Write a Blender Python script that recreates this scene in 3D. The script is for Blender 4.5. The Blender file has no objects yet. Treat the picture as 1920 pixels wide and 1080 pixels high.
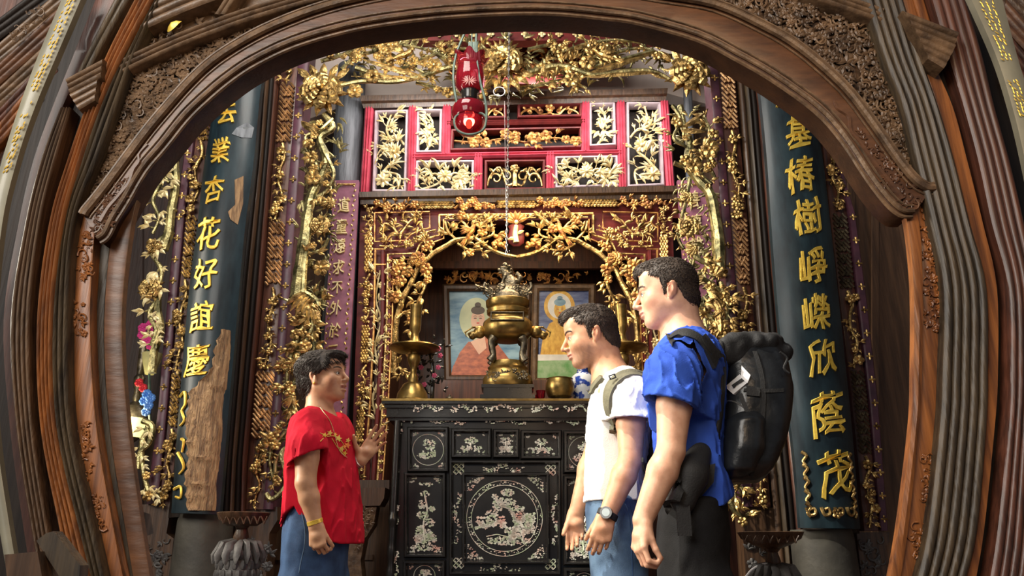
import bpy, math, random
import numpy as np
from mathutils import Vector, Matrix, noise, Euler
random.seed(7)
SC = bpy.context.scene
COL = SC.collection
R = math.radians
# ------------------------------------------------------------------ camera
FPX = 1400.0; PITCH = R(19); CZ = 0.88
cam_d = bpy.data.cameras.new('camera'); cam = bpy.data.objects.new('camera', cam_d); COL.objects.link(cam)
cam_d.sensor_width = 36; cam_d.lens = FPX / 1920 * 36; cam_d.clip_start = 0.05; cam_d.clip_end = 60
cam.location = (0, 0, CZ); cam.rotation_euler = (R(90) + PITCH, 0, 0)
SC.camera = cam
SC.view_settings.view_transform = 'Standard'; SC.view_settings.look = 'None'
SC.view_settings.exposure = 0.0; SC.view_settings.gamma = 1; SC.view_settings.use_curve_mapping = False
# ------------------------------------------------------------------ light
w = bpy.data.worlds.new('world'); SC.world = w; w.use_nodes = True
w.node_tree.nodes['Background'].inputs[0].default_value = (0.75, 0.8, 0.9, 1)
w.node_tree.nodes['Background'].inputs[1].default_value = 0.16
def area(name, loc, target, size, power, col=(1, .93, .82), sy=None, spread=180):
    l = bpy.data.lights.new(name, 'AREA'); l.energy = power; l.color = col; l.size = size; l.spread = R(spread)
    if sy: l.shape = 'RECTANGLE'; l.size_y = sy
    o = bpy.data.objects.new(name, l); COL.objects.link(o); o.location = loc
    o.rotation_euler = (Vector(target) - Vector(loc)).to_track_quat('-Z', 'Y').to_euler(); return o
area('courtyard_daylight', (-1.9, -1.0, 3.0), (0.2, 3.4, 1.5), 2.2, 135, (1, .94, .85), 1.6)
area('skylight_over_altar', (-0.6, 2.2, 3.9), (0.15, 3.9, 1.5), 1.0, 42, (1, .94, .85), 0.6)
area('lattice_fill_behind_garland', (0.1, 3.78, 3.55), (0.1, 4.3, 2.5), 1.8, 26, (1, .92, .86), 0.15)  # unseen fill added behind the garland to brighten lattice and plaster; no roof opening
area('people_key_left', (-2.6, 2.5, 2.1), (0.45, 2.6, 1.35), 0.9, 24, (1, .90, .74), 1.2, spread=70)  # unseen key light added at left for the people; no window stands there
area('shrine_lamp_glow', (0.1, 3.75, 2.75), (0.1, 4.25, 1.8), 0.7, 9, (1, .72, .38), 0.25)
area('gate_warm_fill', (0.5, -0.3, 2.6), (0.2, 1.5, 1.6), 0.8, 14, (1, .68, .38), 0.8)  # unseen warm fill added for the gate timbers, not a hall lamp
sun_d = bpy.data.lights.new('sun_through_roof_opening', 'SPOT'); sun_d.energy = 800; sun_d.color = (1, .93, .8)
sun_d.spot_size = R(30); sun_d.spot_blend = 0.3; sun_d.shadow_soft_size = 0.05
sun_o = bpy.data.objects.new('sun_through_roof_opening', sun_d); COL.objects.link(sun_o); sun_o.location = (-1.5, 1.75, 4.2)
sun_o.rotation_euler = (Vector((0.42, 2.7, 1.35)) - sun_o.location).to_track_quat('-Z', 'Y').to_euler()
# ------------------------------------------------------------------ projection of traced points onto real planes
SP, CP = math.sin(PITCH), math.cos(PITCH)
def at(px, py, Y):
    dx = (px - 960) / FPX; dy = (540 - py) / FPX
    ry = CP - dy * SP; rz = SP + dy * CP; t = Y / ry
    return Vector((dx * t, Y, CZ + rz * t))
def ppm(px, py, Y):                      # metres per pixel there
    return (Y / (CP - (540 - py) / FPX * SP)) / FPX
# ------------------------------------------------------------------ materials
def M_(name): 
    m = bpy.data.materials.new(name); m.use_nodes = True; nt = m.node_tree
    return m, nt, nt.nodes['Principled BSDF']
def mat(name, c1, c2=None, rough=.5, metal=0, scale=8, stretch=(1, 1, 1), bump=0, bscale=None, detail=5, c3=None, coat=0, lo=.35, hi=.65, rvar=0, spec=None, sheen=0, sub=0):
    m, nt, b = M_(name); N = nt.nodes; L = nt.links
    b.inputs['Roughness'].default_value = rough; b.inputs['Metallic'].default_value = metal
    if spec is not None: b.inputs['Specular IOR Level'].default_value = spec
    if coat: b.inputs['Coat Weight'].default_value = coat; b.inputs['Coat Roughness'].default_value = .15
    if sheen: b.inputs['Sheen Weight'].default_value = sheen
    if sub:
        b.inputs['Subsurface Weight'].default_value = sub; b.inputs['Subsurface Radius'].default_value = (.012, .005, .003)
    if c2 is None: c2 = tuple(v * .75 for v in c1)
    tc = N.new('ShaderNodeTexCoord'); mp = N.new('ShaderNodeMapping'); mp.inputs['Scale'].default_value = stretch
    L.new(tc.outputs['Object'], mp.inputs[0])
    nz = N.new('ShaderNodeTexNoise'); nz.inputs['Scale'].default_value = scale; nz.inputs['Detail'].default_value = detail; nz.inputs['Roughness'].default_value = .6
    L.new(mp.outputs[0], nz.inputs[0])
    cr = N.new('ShaderNodeValToRGB'); e = cr.color_ramp.elements
    e[0].position = lo; e[0].color = (*c2, 1); e[1].position = hi; e[1].color = (*c1, 1)
    if c3: x = e.new(min(hi + .12, 1)); x.color = (*c3, 1)
    L.new(nz.outputs[0], cr.inputs[0]); L.new(cr.outputs[0], b.inputs['Base Color'])
    if rvar:
        mr = N.new('ShaderNodeMapRange'); mr.inputs[3].default_value = rough - rvar; mr.inputs[4].default_value = rough + rvar
        L.new(nz.outputs[0], mr.inputs[0]); L.new(mr.outputs[0], b.inputs['Roughness'])
    if bump:
        n2 = N.new('ShaderNodeTexNoise'); n2.inputs['Scale'].default_value = bscale or scale * 2; n2.inputs['Detail'].default_value = 6
        L.new(mp.outputs[0], n2.inputs[0]); bp = N.new('ShaderNodeBump'); bp.inputs['Strength'].default_value = bump; bp.inputs['Distance'].default_value = .01
        L.new(n2.outputs[0], bp.inputs['Height']); L.new(bp.outputs[0], b.inputs['Normal'])
    return m
G = {}
G['gold'] = mat('antique_gold', (.84, .58, .22), (.16, .09, .03), rough=.34, metal=.85, scale=26, bump=.5, bscale=70, rvar=.12, lo=.36, hi=.6)
G['goldpale'] = mat('pale_gilding', (.95, .84, .50), (.62, .46, .18), rough=.4, metal=.2, scale=18, bump=.15, bscale=50)
G['goldred'] = mat('red_gold', (.82, .46, .14), (.22, .07, .03), rough=.38, metal=.7, scale=25, bump=.3, bscale=60)
G['goldgreen'] = mat('greenish_gold', (.60, .52, .24), (.10, .09, .04), rough=.34, metal=.8, scale=18, bump=.5, bscale=60, lo=.38, hi=.64)
G['goldletter'] = mat('gold_letter', (1, .72, .12), (.75, .48, .06), rough=.38, metal=.5, scale=30, bump=.2)
G['copper'] = mat('copper_fret', (.82, .52, .26), (.22, .11, .05), rough=.35, metal=.75, scale=20, bump=.3)
WS = (9, 9, .55)
G['wood'] = mat('dark_brown_wood', (.105, .055, .028), (.038, .020, .011), rough=.42, scale=6, stretch=WS, bump=.25, bscale=14, coat=.15)
G['archwood'] = mat('arch_brown_wood', (.150, .062, .026), (.062, .027, .014), rough=.45, scale=5, stretch=(1.2, 4, 5), bump=.15, bscale=14, coat=.06, c3=(.19, .10, .05))
G['carvewood'] = mat('carved_grey_brown_wood', (.20, .118, .062), (.06, .034, .018), rough=.45, scale=20, bump=.3, bscale=50)
G['orange'] = mat('orange_brown_wood', (.36, .125, .030), (.11, .036, .012), rough=.42, scale=6, stretch=WS, bump=.2, bscale=12, coat=.12)
G['oldgreen'] = mat('dark_olive_wood', (.085, .056, .028), (.020, .014, .009), rough=.5, scale=6, stretch=WS, bump=.25, bscale=14, coat=.05)
G['redwood'] = mat('dark_red_wood', (.13, .042, .022), (.045, .016, .010), rough=.5, scale=6, stretch=WS, bump=.2, bscale=14, coat=.2)
G['black'] = mat('near_black_wood', (.022, .014, .010), (.010, .007, .006), rough=.55, spec=.25, scale=6, stretch=WS, bump=.15, bscale=14)
G['lacquer'] = mat('black_lacquer', (.022, .020, .018), (.010, .009, .009), rough=.25, scale=9, coat=.3, bump=.04)
G['couplet'] = mat('blue_black_lacquer', (.016, .034, .044), (.006, .012, .017), rough=.40, scale=5, stretch=(3, 3, .8), coat=.08, bump=.06, bscale=12, rvar=.06, spec=.3)
G['purple'] = mat('dull_purple_lacquer', (.105, .036, .058), (.05, .018, .030), rough=.42, scale=12, bump=.1)
G['maroon'] = mat('maroon_lacquer', (.17, .022, .020), (.08, .012, .012), rough=.5, scale=10, bump=.08, spec=.3)
G['rose'] = mat('rose_red_paint', (.62, .09, .14), (.40, .04, .07), rough=.4, scale=9, bump=.08)
G['mauve'] = mat('faded_mauve_board', (.34, .13, .20), (.20, .07, .12), rough=.55, scale=14, bump=.1)
G['greypaint'] = mat('grey_violet_paint', (.52, .43, .47), (.34, .27, .30), rough=.5, scale=12)
G['greycol'] = mat('grey_blue_weathered_wood', (.22, .24, .27), (.085, .095, .11), rough=.6, scale=7, stretch=(6, 6, .6), bump=.3, bscale=14)
G['plaster'] = mat('pale_pink_plaster', (.88, .78, .72), (.74, .62, .57), rough=.8, scale=3, bump=.05)
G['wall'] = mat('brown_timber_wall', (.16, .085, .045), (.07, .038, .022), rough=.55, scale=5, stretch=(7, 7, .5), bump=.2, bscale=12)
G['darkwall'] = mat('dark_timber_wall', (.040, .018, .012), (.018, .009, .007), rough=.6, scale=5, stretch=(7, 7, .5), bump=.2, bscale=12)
G['floor'] = mat('terracotta_floor', (.17, .09, .06), (.09, .05, .035), rough=.5, scale=3, bump=.1)
G['stone'] = mat('dark_carved_stone', (.12, .115, .11), (.045, .042, .042), rough=.55, scale=16, bump=.4, bscale=40)
G['stonepl'] = mat('grey_column_foot', (.075, .07, .055), (.03, .028, .024), rough=.6, scale=5, bump=.25, bscale=30)
G['brass'] = mat('aged_brass', (.48, .31, .09), (.17, .115, .04), rough=.33, metal=.85, scale=14, bump=.12, bscale=40, rvar=.1)
G['bronze'] = mat('dark_bronze', (.24, .20, .13), (.07, .06, .045), rough=.38, metal=.85, scale=25, bump=.35, bscale=50)
G['iron'] = mat('grey_steel', (.75, .73, .7), (.4, .39, .38), rough=.35, metal=.9, scale=30)
G['baretimber'] = mat('bare_split_timber', (.44, .27, .13), (.13, .07, .035), rough=.75, scale=9, stretch=(10, 10, 1), bump=.9, bscale=16)
G['greyboard'] = mat('greenish_grey_board', (.30, .28, .20), (.17, .16, .12), rough=.45, scale=4, coat=.2)
G['leafgreen'] = mat('weathered_green', (.10, .16, .12), (.04, .07, .055), rough=.5, scale=20)
def pearl():
    m, nt, b = M_('mother_of_pearl'); N = nt.nodes; L = nt.links
    tc = N.new('ShaderNodeTexCoord'); nz = N.new('ShaderNodeTexNoise'); nz.inputs['Scale'].default_value = 16; nz.inputs['Detail'].default_value = 3
    L.new(tc.outputs['Object'], nz.inputs[0]); cr = N.new('ShaderNodeValToRGB'); e = cr.color_ramp.elements
    for i, (p, c) in enumerate([(.32, (.88, .48, .40)), (.42, (.92, .78, .66)), (.5, (.95, .92, .82)), (.57, (.62, .74, .48)), (.62, (.92, .86, .72)), (.72, (.86, .60, .52))]):
        x = e[i] if i < 2 else e.new(p); x.position = p; x.color = (*c, 1)
    L.new(nz.outputs['Fac'], cr.inputs[0]); L.new(cr.outputs[0], b.inputs['Base Color']); b.inputs['Roughness'].default_value = .3
    return m
G['pearl'] = pearl()
def glass(name, c, rough=.05):
    m, nt, b = M_(name); b.inputs['Base Color'].default_value = (*c, 1); b.inputs['Roughness'].default_value = rough
    b.inputs['Transmission Weight'].default_value = .55; b.inputs['IOR'].default_value = 1.35; return m
G['redglass'] = glass('ruby_glass', (.30, .012, .025), .06)
def emis(name, c, s):
    m, nt, b = M_(name); b.inputs['Base Color'].default_value = (*c, 1); b.inputs['Emission Color'].default_value = (*c, 1); b.inputs['Emission Strength'].default_value = s; return m
# ------------------------------------------------------------------ object helpers
def tag(o, label=None, cat=None, group=None, kind=None):
    if label: o['label'] = label
    if cat: o['category'] = cat
    if group: o['group'] = group
    if kind: o['kind'] = kind
    return o
def empty(name, loc, label, cat, group=None, rz=0):
    o = bpy.data.objects.new(name, None); o.empty_display_size = .1; COL.objects.link(o); o.location = loc; o.rotation_euler = (0, 0, rz)
    return tag(o, label, cat, group)
def mkobj(name, V, F, m, parent=None, smooth=True, angle=40):
    me = bpy.data.meshes.new(name)
    org = Vector((0, 0, 0)); rot = None
    if parent is None:
        V_ = np.array([tuple(v) for v in V]) if not isinstance(V, np.ndarray) else V
        c = (V_.min(0) + V_.max(0)) / 2; c[2] = V_[:, 2].min(); org = Vector(c); V = V_ - c
    elif parent is not None:
        mw = world_of(parent).inverted()
        V_ = np.array([tuple(v) for v in V]) if not isinstance(V, np.ndarray) else V
        A = np.array(mw); V = V_ @ A[:3, :3].T + A[:3, 3]
    me.from_pydata(V.tolist(), [], F if isinstance(F, list) else F.tolist()); me.update()
    if smooth:
        me.shade_smooth()
        if angle: me.set_sharp_from_angle(angle=R(angle))
    for x in (m if isinstance(m, (list, tuple)) else [m]): me.materials.append(x)
    o = bpy.data.objects.new(name, me); COL.objects.link(o)
    if parent is None: o.location = org
    else: o.parent = parent
    return o
def world_of(o):
    m = Matrix.LocRotScale(o.location, o.rotation_euler, o.scale)
    return world_of(o.parent) @ m if o.parent else m
PET = (.3, .72, .98, 1, .62)
class MB:
    def __init__(s, Y=3.5): s.V = []; s.F = []; s.I = []; s.Y = Y; s.bow = None
    def p(s, x, y, w=0):                     # traced point, w in pixels toward the viewer
        Y = s.Y + (s.bow(x, y) if s.bow else 0)
        q = at(x, y, Y); q.y -= w * ppm(x, y, Y); return q
    def add(s, vs, fs):
        n = len(s.V); s.V += [Vector(v) for v in vs]; s.F += [tuple(i + n for i in f) for f in fs]; s.I.append((n, len(s.V)))
    def build(s, name, m, parent=None, smooth=True, angle=40):
        if parent is None or len(s.I) < 2 or len(s.I) > 1600: return mkobj(name, s.V, s.F, m, parent, smooth, angle)
        V = np.array([tuple(v) for v in s.V]); lo = np.array([V[a:c].min(0) for a, c in s.I]); hi = np.array([V[a:c].max(0) for a, c in s.I]); k = len(s.I)
        size = (hi - lo).max(1); gap = np.maximum(0, np.maximum(lo[:, None] - hi[None], lo[None] - hi[:, None])); near = np.sqrt((gap ** 2).sum(2)) <= np.maximum(.02, .5 * np.maximum(size[:, None], size[None]))
        grp = -np.ones(k, int); g = 0
        for i in range(k):
            if grp[i] >= 0: continue
            st = [i]; grp[i] = g
            while st:
                j = st.pop()
                for q in np.nonzero(near[j] & (grp < 0))[0]: grp[q] = g; st.append(q)
            g += 1
        if g == 1 or g > 40: return mkobj(name, s.V, s.F, m, parent, smooth, angle)
        owner = np.zeros(len(V), int)
        for i, (a, c) in enumerate(s.I): owner[a:c] = grp[i]
        order = sorted(range(g), key=lambda q: -(owner == q).sum()); first = None
        for q in order:                      # pieces that stand apart are parts of their own
            idx = np.nonzero(owner == q)[0]; mp = {int(o_): n_ for n_, o_ in enumerate(idx)}
            o = mkobj(name, V[idx], [tuple(mp[i] for i in f) for f in s.F if owner[f[0]] == q], m, parent, smooth, angle); first = first or o
        return first
    # --- world-space shapes
    def box(s, a, b):
        x0, y0, z0 = a; x1, y1, z1 = b
        s.add([(x0, y0, z0), (x1, y0, z0), (x1, y1, z0), (x0, y1, z0), (x0, y0, z1), (x1, y0, z1), (x1, y1, z1), (x0, y1, z1)],
              [(3, 2, 1, 0), (4, 5, 6, 7), (0, 1, 5, 4), (1, 2, 6, 5), (2, 3, 7, 6), (3, 0, 4, 7)])
    def tube(s, pts, rad, n=8, flat=1, cap=True):
        pts = [Vector(p) for p in pts]; k = len(pts)
        if not hasattr(rad, '__len__'): rad = [rad] * k
        vs = []; T0 = None; u = None
        for i, p in enumerate(pts):
            T = (pts[min(i + 1, k - 1)] - pts[max(i - 1, 0)])
            T = T.normalized() if T.length > 1e-9 else Vector((0, 0, 1))
            if u is None: u = T.cross(Vector((0, 1, 0))); u = u if u.length > .1 else T.cross(Vector((1, 0, 0))); u.normalize()
            else:
                u = (u - T * u.dot(T)); u = u.normalized() if u.length > 1e-6 else T.cross(Vector((0, 1, .01))).normalized()
            v = T.cross(u).normalized()
            for j in range(n):
                a = 2 * math.pi * j / n
                vs.append(p + u * (math.cos(a) * rad[i]) + v * (math.sin(a) * rad[i] * flat))
        fs = [(i * n + j, i * n + (j + 1) % n, (i + 1) * n + (j + 1) % n, (i + 1) * n + j) for i in range(k - 1) for j in range(n)]
        if cap: fs += [tuple(range(n - 1, -1, -1)), tuple((k - 1) * n + j for j in range(n))]
        s.add(vs, fs)
    def lathe(s, c, prof, n=32, sx=1, sy=1):
        c = Vector(c); vs = [c + Vector((r * math.cos(2 * math.pi * j / n) * sx, r * math.sin(2 * math.pi * j / n) * sy, z)) for r, z in prof for j in range(n)]
        k = len(prof); fs = [(i * n + j, i * n + (j + 1) % n, (i + 1) * n + (j + 1) % n, (i + 1) * n + j) for i in range(k - 1) for j in range(n)]
        fs += [tuple(range(n - 1, -1, -1)), tuple((k - 1) * n + j for j in range(n))]; s.add(vs, fs)
    def ball(s, c, r, n=8, m=5, sx=1, sy=1, sz=1):
        c = Vector(c); vs = [c + Vector((0, 0, -r * sz))]
        for i in range(1, m):
            a = math.pi * i / m - math.pi / 2
            for j in range(n):
                b = 2 * math.pi * j / n; vs.append(c + Vector((math.cos(a) * math.cos(b) * r * sx, math.cos(a) * math.sin(b) * r * sy, math.sin(a) * r * sz)))
        vs.append(c + Vector((0, 0, r * sz))); fs = []
        for j in range(n): fs.append((0, 1 + (j + 1) % n, 1 + j))
        for i in range(m - 2):
            for j in range(n): fs.append((1 + i * n + j, 1 + i * n + (j + 1) % n, 1 + (i + 1) * n + (j + 1) % n, 1 + (i + 1) * n + j))
        t = len(vs) - 1
        for j in range(n): fs.append((t, 1 + (m - 2) * n + j, 1 + (m - 2) * n + (j + 1) % n))
        s.add(vs, fs)
    # --- traced shapes
    def prism(s, poly, d=10, w=0):           # traced polygon with real depth (pixels at that distance)
        k = len(poly); f = [s.p(x, y, w) for x, y in poly]; dd = d * ppm(poly[0][0], poly[0][1], s.Y)
        b = [q + Vector((0, dd, 0)) for q in f]
        ar = sum(poly[i][0] * poly[(i + 1) % k][1] - poly[(i + 1) % k][0] * poly[i][1] for i in range(k))
        idx = list(range(k))
        if ar > 0: idx = idx[::-1]
        s.add(f + b, [tuple(idx), tuple(i + k for i in idx[::-1])] + [(i, (i + 1) % k, (i + 1) % k + k, i + k) if ar > 0 else ((i + 1) % k, i, i + k, (i + 1) % k + k) for i in range(k)])
    def rect(s, x0, y0, x1, y1, d=10, w=0): s.prism([(x0, y0), (x1, y0), (x1, y1), (x0, y1)], d, w)
    def frame(s, q, t, d=10, w=0, bev=0):    # quad q (tl,tr,br,bl), bar width t, mitred
        c = [sum(a[0] for a in q) / 4, sum(a[1] for a in q) / 4]
        inner = [(q[0][0] + t, q[0][1] + t), (q[1][0] - t, q[1][1] + t), (q[2][0] - t, q[2][1] - t), (q[3][0] + t, q[3][1] - t)]
        for i in range(4):
            j = (i + 1) % 4; s.strip([q[i], q[j]], [inner[i], inner[j]], prof=[(0, -d), (0, 0), (.3, bev), (.7, bev), (1, 0), (1, -d)], w=w)
    def strip(s, A, B, prof, w=0, n=None, smooth=None):    # moulding swept between two traced lines; prof=(across 0..1, height px)
        if smooth: A = spline(A, smooth); B = spline(B, smooth)
        k = len(prof); vs = []
        for a, b in zip(A, B):
            for u, h in prof: vs.append(s.p(a[0] + (b[0] - a[0]) * u, a[1] + (b[1] - a[1]) * u, w + h))
        fs = [(i * k + j, i * k + j + 1, (i + 1) * k + j + 1, (i + 1) * k + j) for i in range(len(A) - 1) for j in range(k - 1)]
        fs += [tuple(range(k)), tuple((len(A) - 1) * k + j for j in range(k - 1, -1, -1))]
        s.add(vs, fs)
    def branch(s, pts, r0, r1=None, w=0, n=6, sm=4, wob=0, flat=1):
        if len(pts[0]) == 2: pts = [(x, y, w) for x, y in pts]
        if sm and len(pts) > 2: pts = spline(pts, sm)
        k = len(pts); r1 = r0 if r1 is None else r1; sc = ppm(pts[0][0], pts[0][1], s.Y)
        rr = [(r0 + (r1 - r0) * i / (k - 1)) * sc * (1 + wob * random.uniform(-1, 1)) for i in range(k)]
        s.tube([s.p(*q) for q in pts], rr, n, flat)
    def leaf(s, x, y, ang, L, W, w=0, lift=.3, th=.28, curl=0, tip=1, ws=(.22, .75, 1, .62, None)):
        # plump carved leaf/petal: ridge profile, pixels; ang measured in the picture plane
        sc = ppm(x, y, s.Y); c = s.p(x, y, w); vs = []
        ts = (0, .18, .45, .75, 1); ws = tuple(.04 * tip if q is None else q for q in ws)
        a = ang
        P = c.copy(); prev = 0
        for t, q in zip(ts, ws):
            aa = ang + curl * t; d = Vector((math.cos(aa), 0, math.sin(aa))); P = P + d * ((t - prev) * L * sc); prev = t
            nrm = Vector((-math.sin(aa), 0, math.cos(aa))); hh = q * W * .5 * sc
            up = Vector((0, -sc * L * lift * math.sin(t * 2.4), 0))
            cc = P + up; vs += [cc + nrm * hh, cc + Vector((0, -th * W * sc * (.3 + q * .7), 0)), cc - nrm * hh, cc + Vector((0, th * .5 * W * sc, 0))]
        fs = [(i * 4 + j, i * 4 + (j + 1) % 4, (i + 1) * 4 + (j + 1) % 4, (i + 1) * 4 + j) for i in range(4) for j in range(4)]
        fs += [(3, 2, 1, 0), (16, 17, 18, 19)]; s.add(vs, fs)
    def blossom(s, x, y, r, n=5, w=0, rot=0, c=.3, lift=.25, wd=.85):
        for i in range(n):
            s.leaf(x, y, rot + 2 * math.pi * i / n, r, r * wd, w, lift=lift, ws=PET)
        q = s.p(x, y, w + r * .22); s.ball(q, r * c * ppm(x, y, s.Y), 8, 5)
    def peony(s, x, y, r, w=0, sq=.8):
        for i in range(11): s.leaf(x, y, 2 * math.pi * i / 11, r * 1.12, r * .42, w - r * .05, lift=.1)
        for ring, (rr, n, ww) in enumerate(((.86, 8, .05), (.66, 7, .22), (.46, 6, .38), (.30, 5, .5))):
            for i in range(n):
                a = 2 * math.pi * (i + ring * .5) / n; s.leaf(x + math.cos(a) * r * rr * .25, y - math.sin(a) * r * rr * .25 * sq, math.atan2(math.sin(a) * sq, math.cos(a)), r * rr * .8, r * rr * .62, w + r * ww, lift=.5, th=.2, ws=PET)
        s.ball(s.p(x, y, w + r * .6), r * .16 * ppm(x, y, s.Y), 8, 5)
    def fret(s, A, B, n, wd=2, w=0):          # key fret: groups of slanting bars with hooks, direction alternating
        def P(u, v):
            v = min(max(v, 0), 1); i = v * (len(A) - 1); k = min(int(i), len(A) - 2); f = i - k
            a = [A[k][c] + (A[k + 1][c] - A[k][c]) * f for c in (0, 1)]; b = [B[k][c] + (B[k + 1][c] - B[k][c]) * f for c in (0, 1)]
            return (a[0] + (b[0] - a[0]) * u, a[1] + (b[1] - a[1]) * u)
        H = A[-1][1] - A[0][1]; W = B[0][0] - A[0][0]; st = 9.2 / H; sl = W * 1.15 / H; v = -sl; i = 0
        while v < 1:
            g = (i // 5) % 2; k = i % 5
            a, b = ((0, v), (1, v + sl)) if True else 0
            cut = (.42, .58) if k == 2 else (.3, .46) if k == 0 else (.6, .76) if k == 4 else None
            segs = [(0, 1)] if cut is None else [(0, cut[0]), (cut[1], 1)]
            for u0, u1 in segs:
                v0, v1 = v + sl * u0, v + sl * u1
                if v1 <= 0 or v0 >= 1: continue
                if v0 < 0: u0 += -v0 / sl; v0 = 0
                if v1 > 1: u1 -= (v1 - 1) / sl; v1 = 1
                if u1 - u0 < .05: continue
                s.branch([P(u0, v0), P(u1, v1)], wd, w=w, n=4, sm=0)
                if cut and u0 == 0: s.branch([P(u1, v1), P(min(u1 + .16, 1), v1 - st * .9)], wd, w=w, n=4, sm=0)
                elif cut: s.branch([P(u0, v0), P(max(u0 - .16, 0), v0 + st * .9)], wd, w=w, n=4, sm=0)
            v += st; i += 1
def spline(P, n):
    P = [tuple(p) for p in P]; out = []
    if len(P) < 3:
        if len(P) < 2: return P
        return [tuple(P[0][c] + (P[1][c] - P[0][c]) * i / n for c in range(len(P[0]))) for i in range(n + 1)]
    Q = [P[0]] + P + [P[-1]]
    for i in range(1, len(Q) - 2):
        for j in range(n):
            t = j / n; a, b, c, d = Q[i - 1], Q[i], Q[i + 1], Q[i + 2]
            out.append(tuple(.5 * (2 * b[k] + (c[k] - a[k]) * t + (2 * a[k] - 5 * b[k] + 4 * c[k] - d[k]) * t * t + (-a[k] + 3 * b[k] - 3 * c[k] + d[k]) * t ** 3) for k in range(len(b))))
    out.append(P[-1]); return out
def ridges(n, h=6, base=3, d=30):            # profile of n rounded reeds
    pr = [(0, -d), (0, base)]
    for i in range(n):
        for t in (.12, .3, .5, .7, .88): pr.append(((i + t) / n, base + h * math.sin(math.pi * t)))
        if i < n - 1: pr.append(((i + 1) / n, 0))
    return pr + [(1, base), (1, -d)]
def flatp(h=0, d=30): return [(0, -d), (0, h - 1), (.04, h), (.96, h), (1, h - 1), (1, -d)]
def xs(rows, k): return [(r[k], r[0]) for r in rows]
def inter(rows, y):
    for a, b in zip(rows, rows[1:]):
        if a[0] <= y <= b[0]:
            t = (y - a[0]) / (b[0] - a[0]); return [a[i] + (b[i] - a[i]) * t for i in range(1, len(a))]
    return list(rows[0][1:]) if y < rows[0][0] else list(rows[-1][1:])
def inpoly(x, y, P):
    c = False; j = len(P) - 1
    for i in range(len(P)):
        if (P[i][1] > y) != (P[j][1] > y) and x < (P[j][0] - P[i][0]) * (y - P[i][1]) / (P[j][1] - P[i][1]) + P[i][0]: c = not c
        j = i
    return c
def fill(mb, P, n, s, w=0, blos=.12):
    x0, x1 = min(p[0] for p in P), max(p[0] for p in P); y0, y1 = min(p[1] for p in P), max(p[1] for p in P); k = 0; tries = 0
    while k < n and tries < n * 60:
        tries += 1; x, y = random.uniform(x0, x1), random.uniform(y0, y1)
        if not inpoly(x, y, P): continue
        k += 1; t = random.random(); ss = s * random.uniform(.6, 1.3)
        if t < blos: mb.blossom(x, y, ss * .8, 5, w=w, rot=random.random() * 6, lift=.1)
        elif t < .45:
            a = random.random() * 6.28; d = random.choice((-1, 1)); pts = [(x + math.cos(a + d * q * .9) * ss * (1.1 - q * .16), y + math.sin(a + d * q * .9) * ss * (1.1 - q * .16), w + q * .3) for q in range(6)]
            mb.branch(pts, ss * .2, ss * .08, sm=2, n=5)
        else:
            a = random.random() * 6.28
            for q in (-.7, 0, .7): mb.leaf(x, y, a + q, ss * (1.3 if q == 0 else 1), ss * .5, w, lift=.12, curl=q * .8)
def S(mb, name, m, kind='structure', parent=None, **k):
    o = mb.build(name, m, parent, **k)
    if parent is None: o['kind'] = kind
    return o
# ================================================================== SHELL
b = MB(); b.box((-4, -2.5, -.1), (4, 6, 0)); S(b, 'floor', G['floor'], smooth=False)
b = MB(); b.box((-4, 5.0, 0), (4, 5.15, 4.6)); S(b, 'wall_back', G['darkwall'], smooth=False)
b = MB(); b.box((-4.1, 1.5, 0), (-3.9, 5.1, 4.6)); S(b, 'wall_left', G['wall'], smooth=False)
b = MB(); b.box((3.9, 1.5, 0), (4.1, 5.1, 4.6)); S(b, 'wall_right', G['wall'], smooth=False)
b = MB(); b.box((-4, 3.0, 4.3), (4, 5.1, 4.4))
for i in range(9): b.box((-4, 3.02 + i * .24, 4.22), (4, 3.09 + i * .24, 4.3))
S(b, 'ceiling', G['wall'], smooth=False)
# timber panels of the partition seen beside the couplet columns
b = MB(3.95); b.rect(1560, 230, 1760, 1100, 20); b.rect(1588, 230, 1600, 1100, 10, 6); b.rect(1632, 230, 1644, 1100, 10, 8); S(b, 'wall_partition_right', G['wall'], smooth=False)
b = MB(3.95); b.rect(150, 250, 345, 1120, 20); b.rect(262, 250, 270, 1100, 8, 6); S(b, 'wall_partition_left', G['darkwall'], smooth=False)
b = MB(4.38); b.prism([(560, -60), (1400, -60), (1400, 215), (1240, 172), (680, 186), (560, 230)], 30)
S(b, 'wall_above_lattice', G['plaster'], smooth=False)
# ================================================================== MOON-GATE ARCH
YA = 1.5
BEAD = [(186, 452), (200, 442), (215, 412), (235, 380), (270, 320), (310, 272), (350, 222), (390, 183), (435, 146), (480, 117), (550, 84), (640, 57), (722, 41), (833, 28), (960, 21), (1048, 22), (1130, 30), (1196, 39), (1307, 70), (1381, 107), (1450, 147), (1530, 205), (1580, 260), (1630, 335), (1665, 380), (1690, 400), (1712, 402)]
OUT = [(158, 405), (163, 396), (178, 378), (200, 350), (240, 296), (280, 243), (325, 190), (352, 160), (385, 128), (425, 98), (495, 58), (590, 20), (690, -6), (810, -24), (960, -32), (1060, -30), (1150, -22), (1235, -8), (1340, 10), (1430, 50), (1500, 92), (1580, 162), (1630, 225), (1680, 297), (1712, 336), (1735, 352), (1748, 352)]
CURL = {0: 1}
arch = empty('moon_gate_arch', (0, YA, 0), 'wide brown wooden arch of a moon gate framing the altar hall', 'arch')
b = MB(YA); B2, O2 = spline(BEAD, 4), spline(OUT, 4)
b.strip(B2, O2, [(0, -60), (0, -2), (.03, 0), (.5, 1.5), (.97, 0), (1, -2), (1, -60)])
b.build('arch_board', G['archwood'], arch)
b = MB(YA); 
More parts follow.
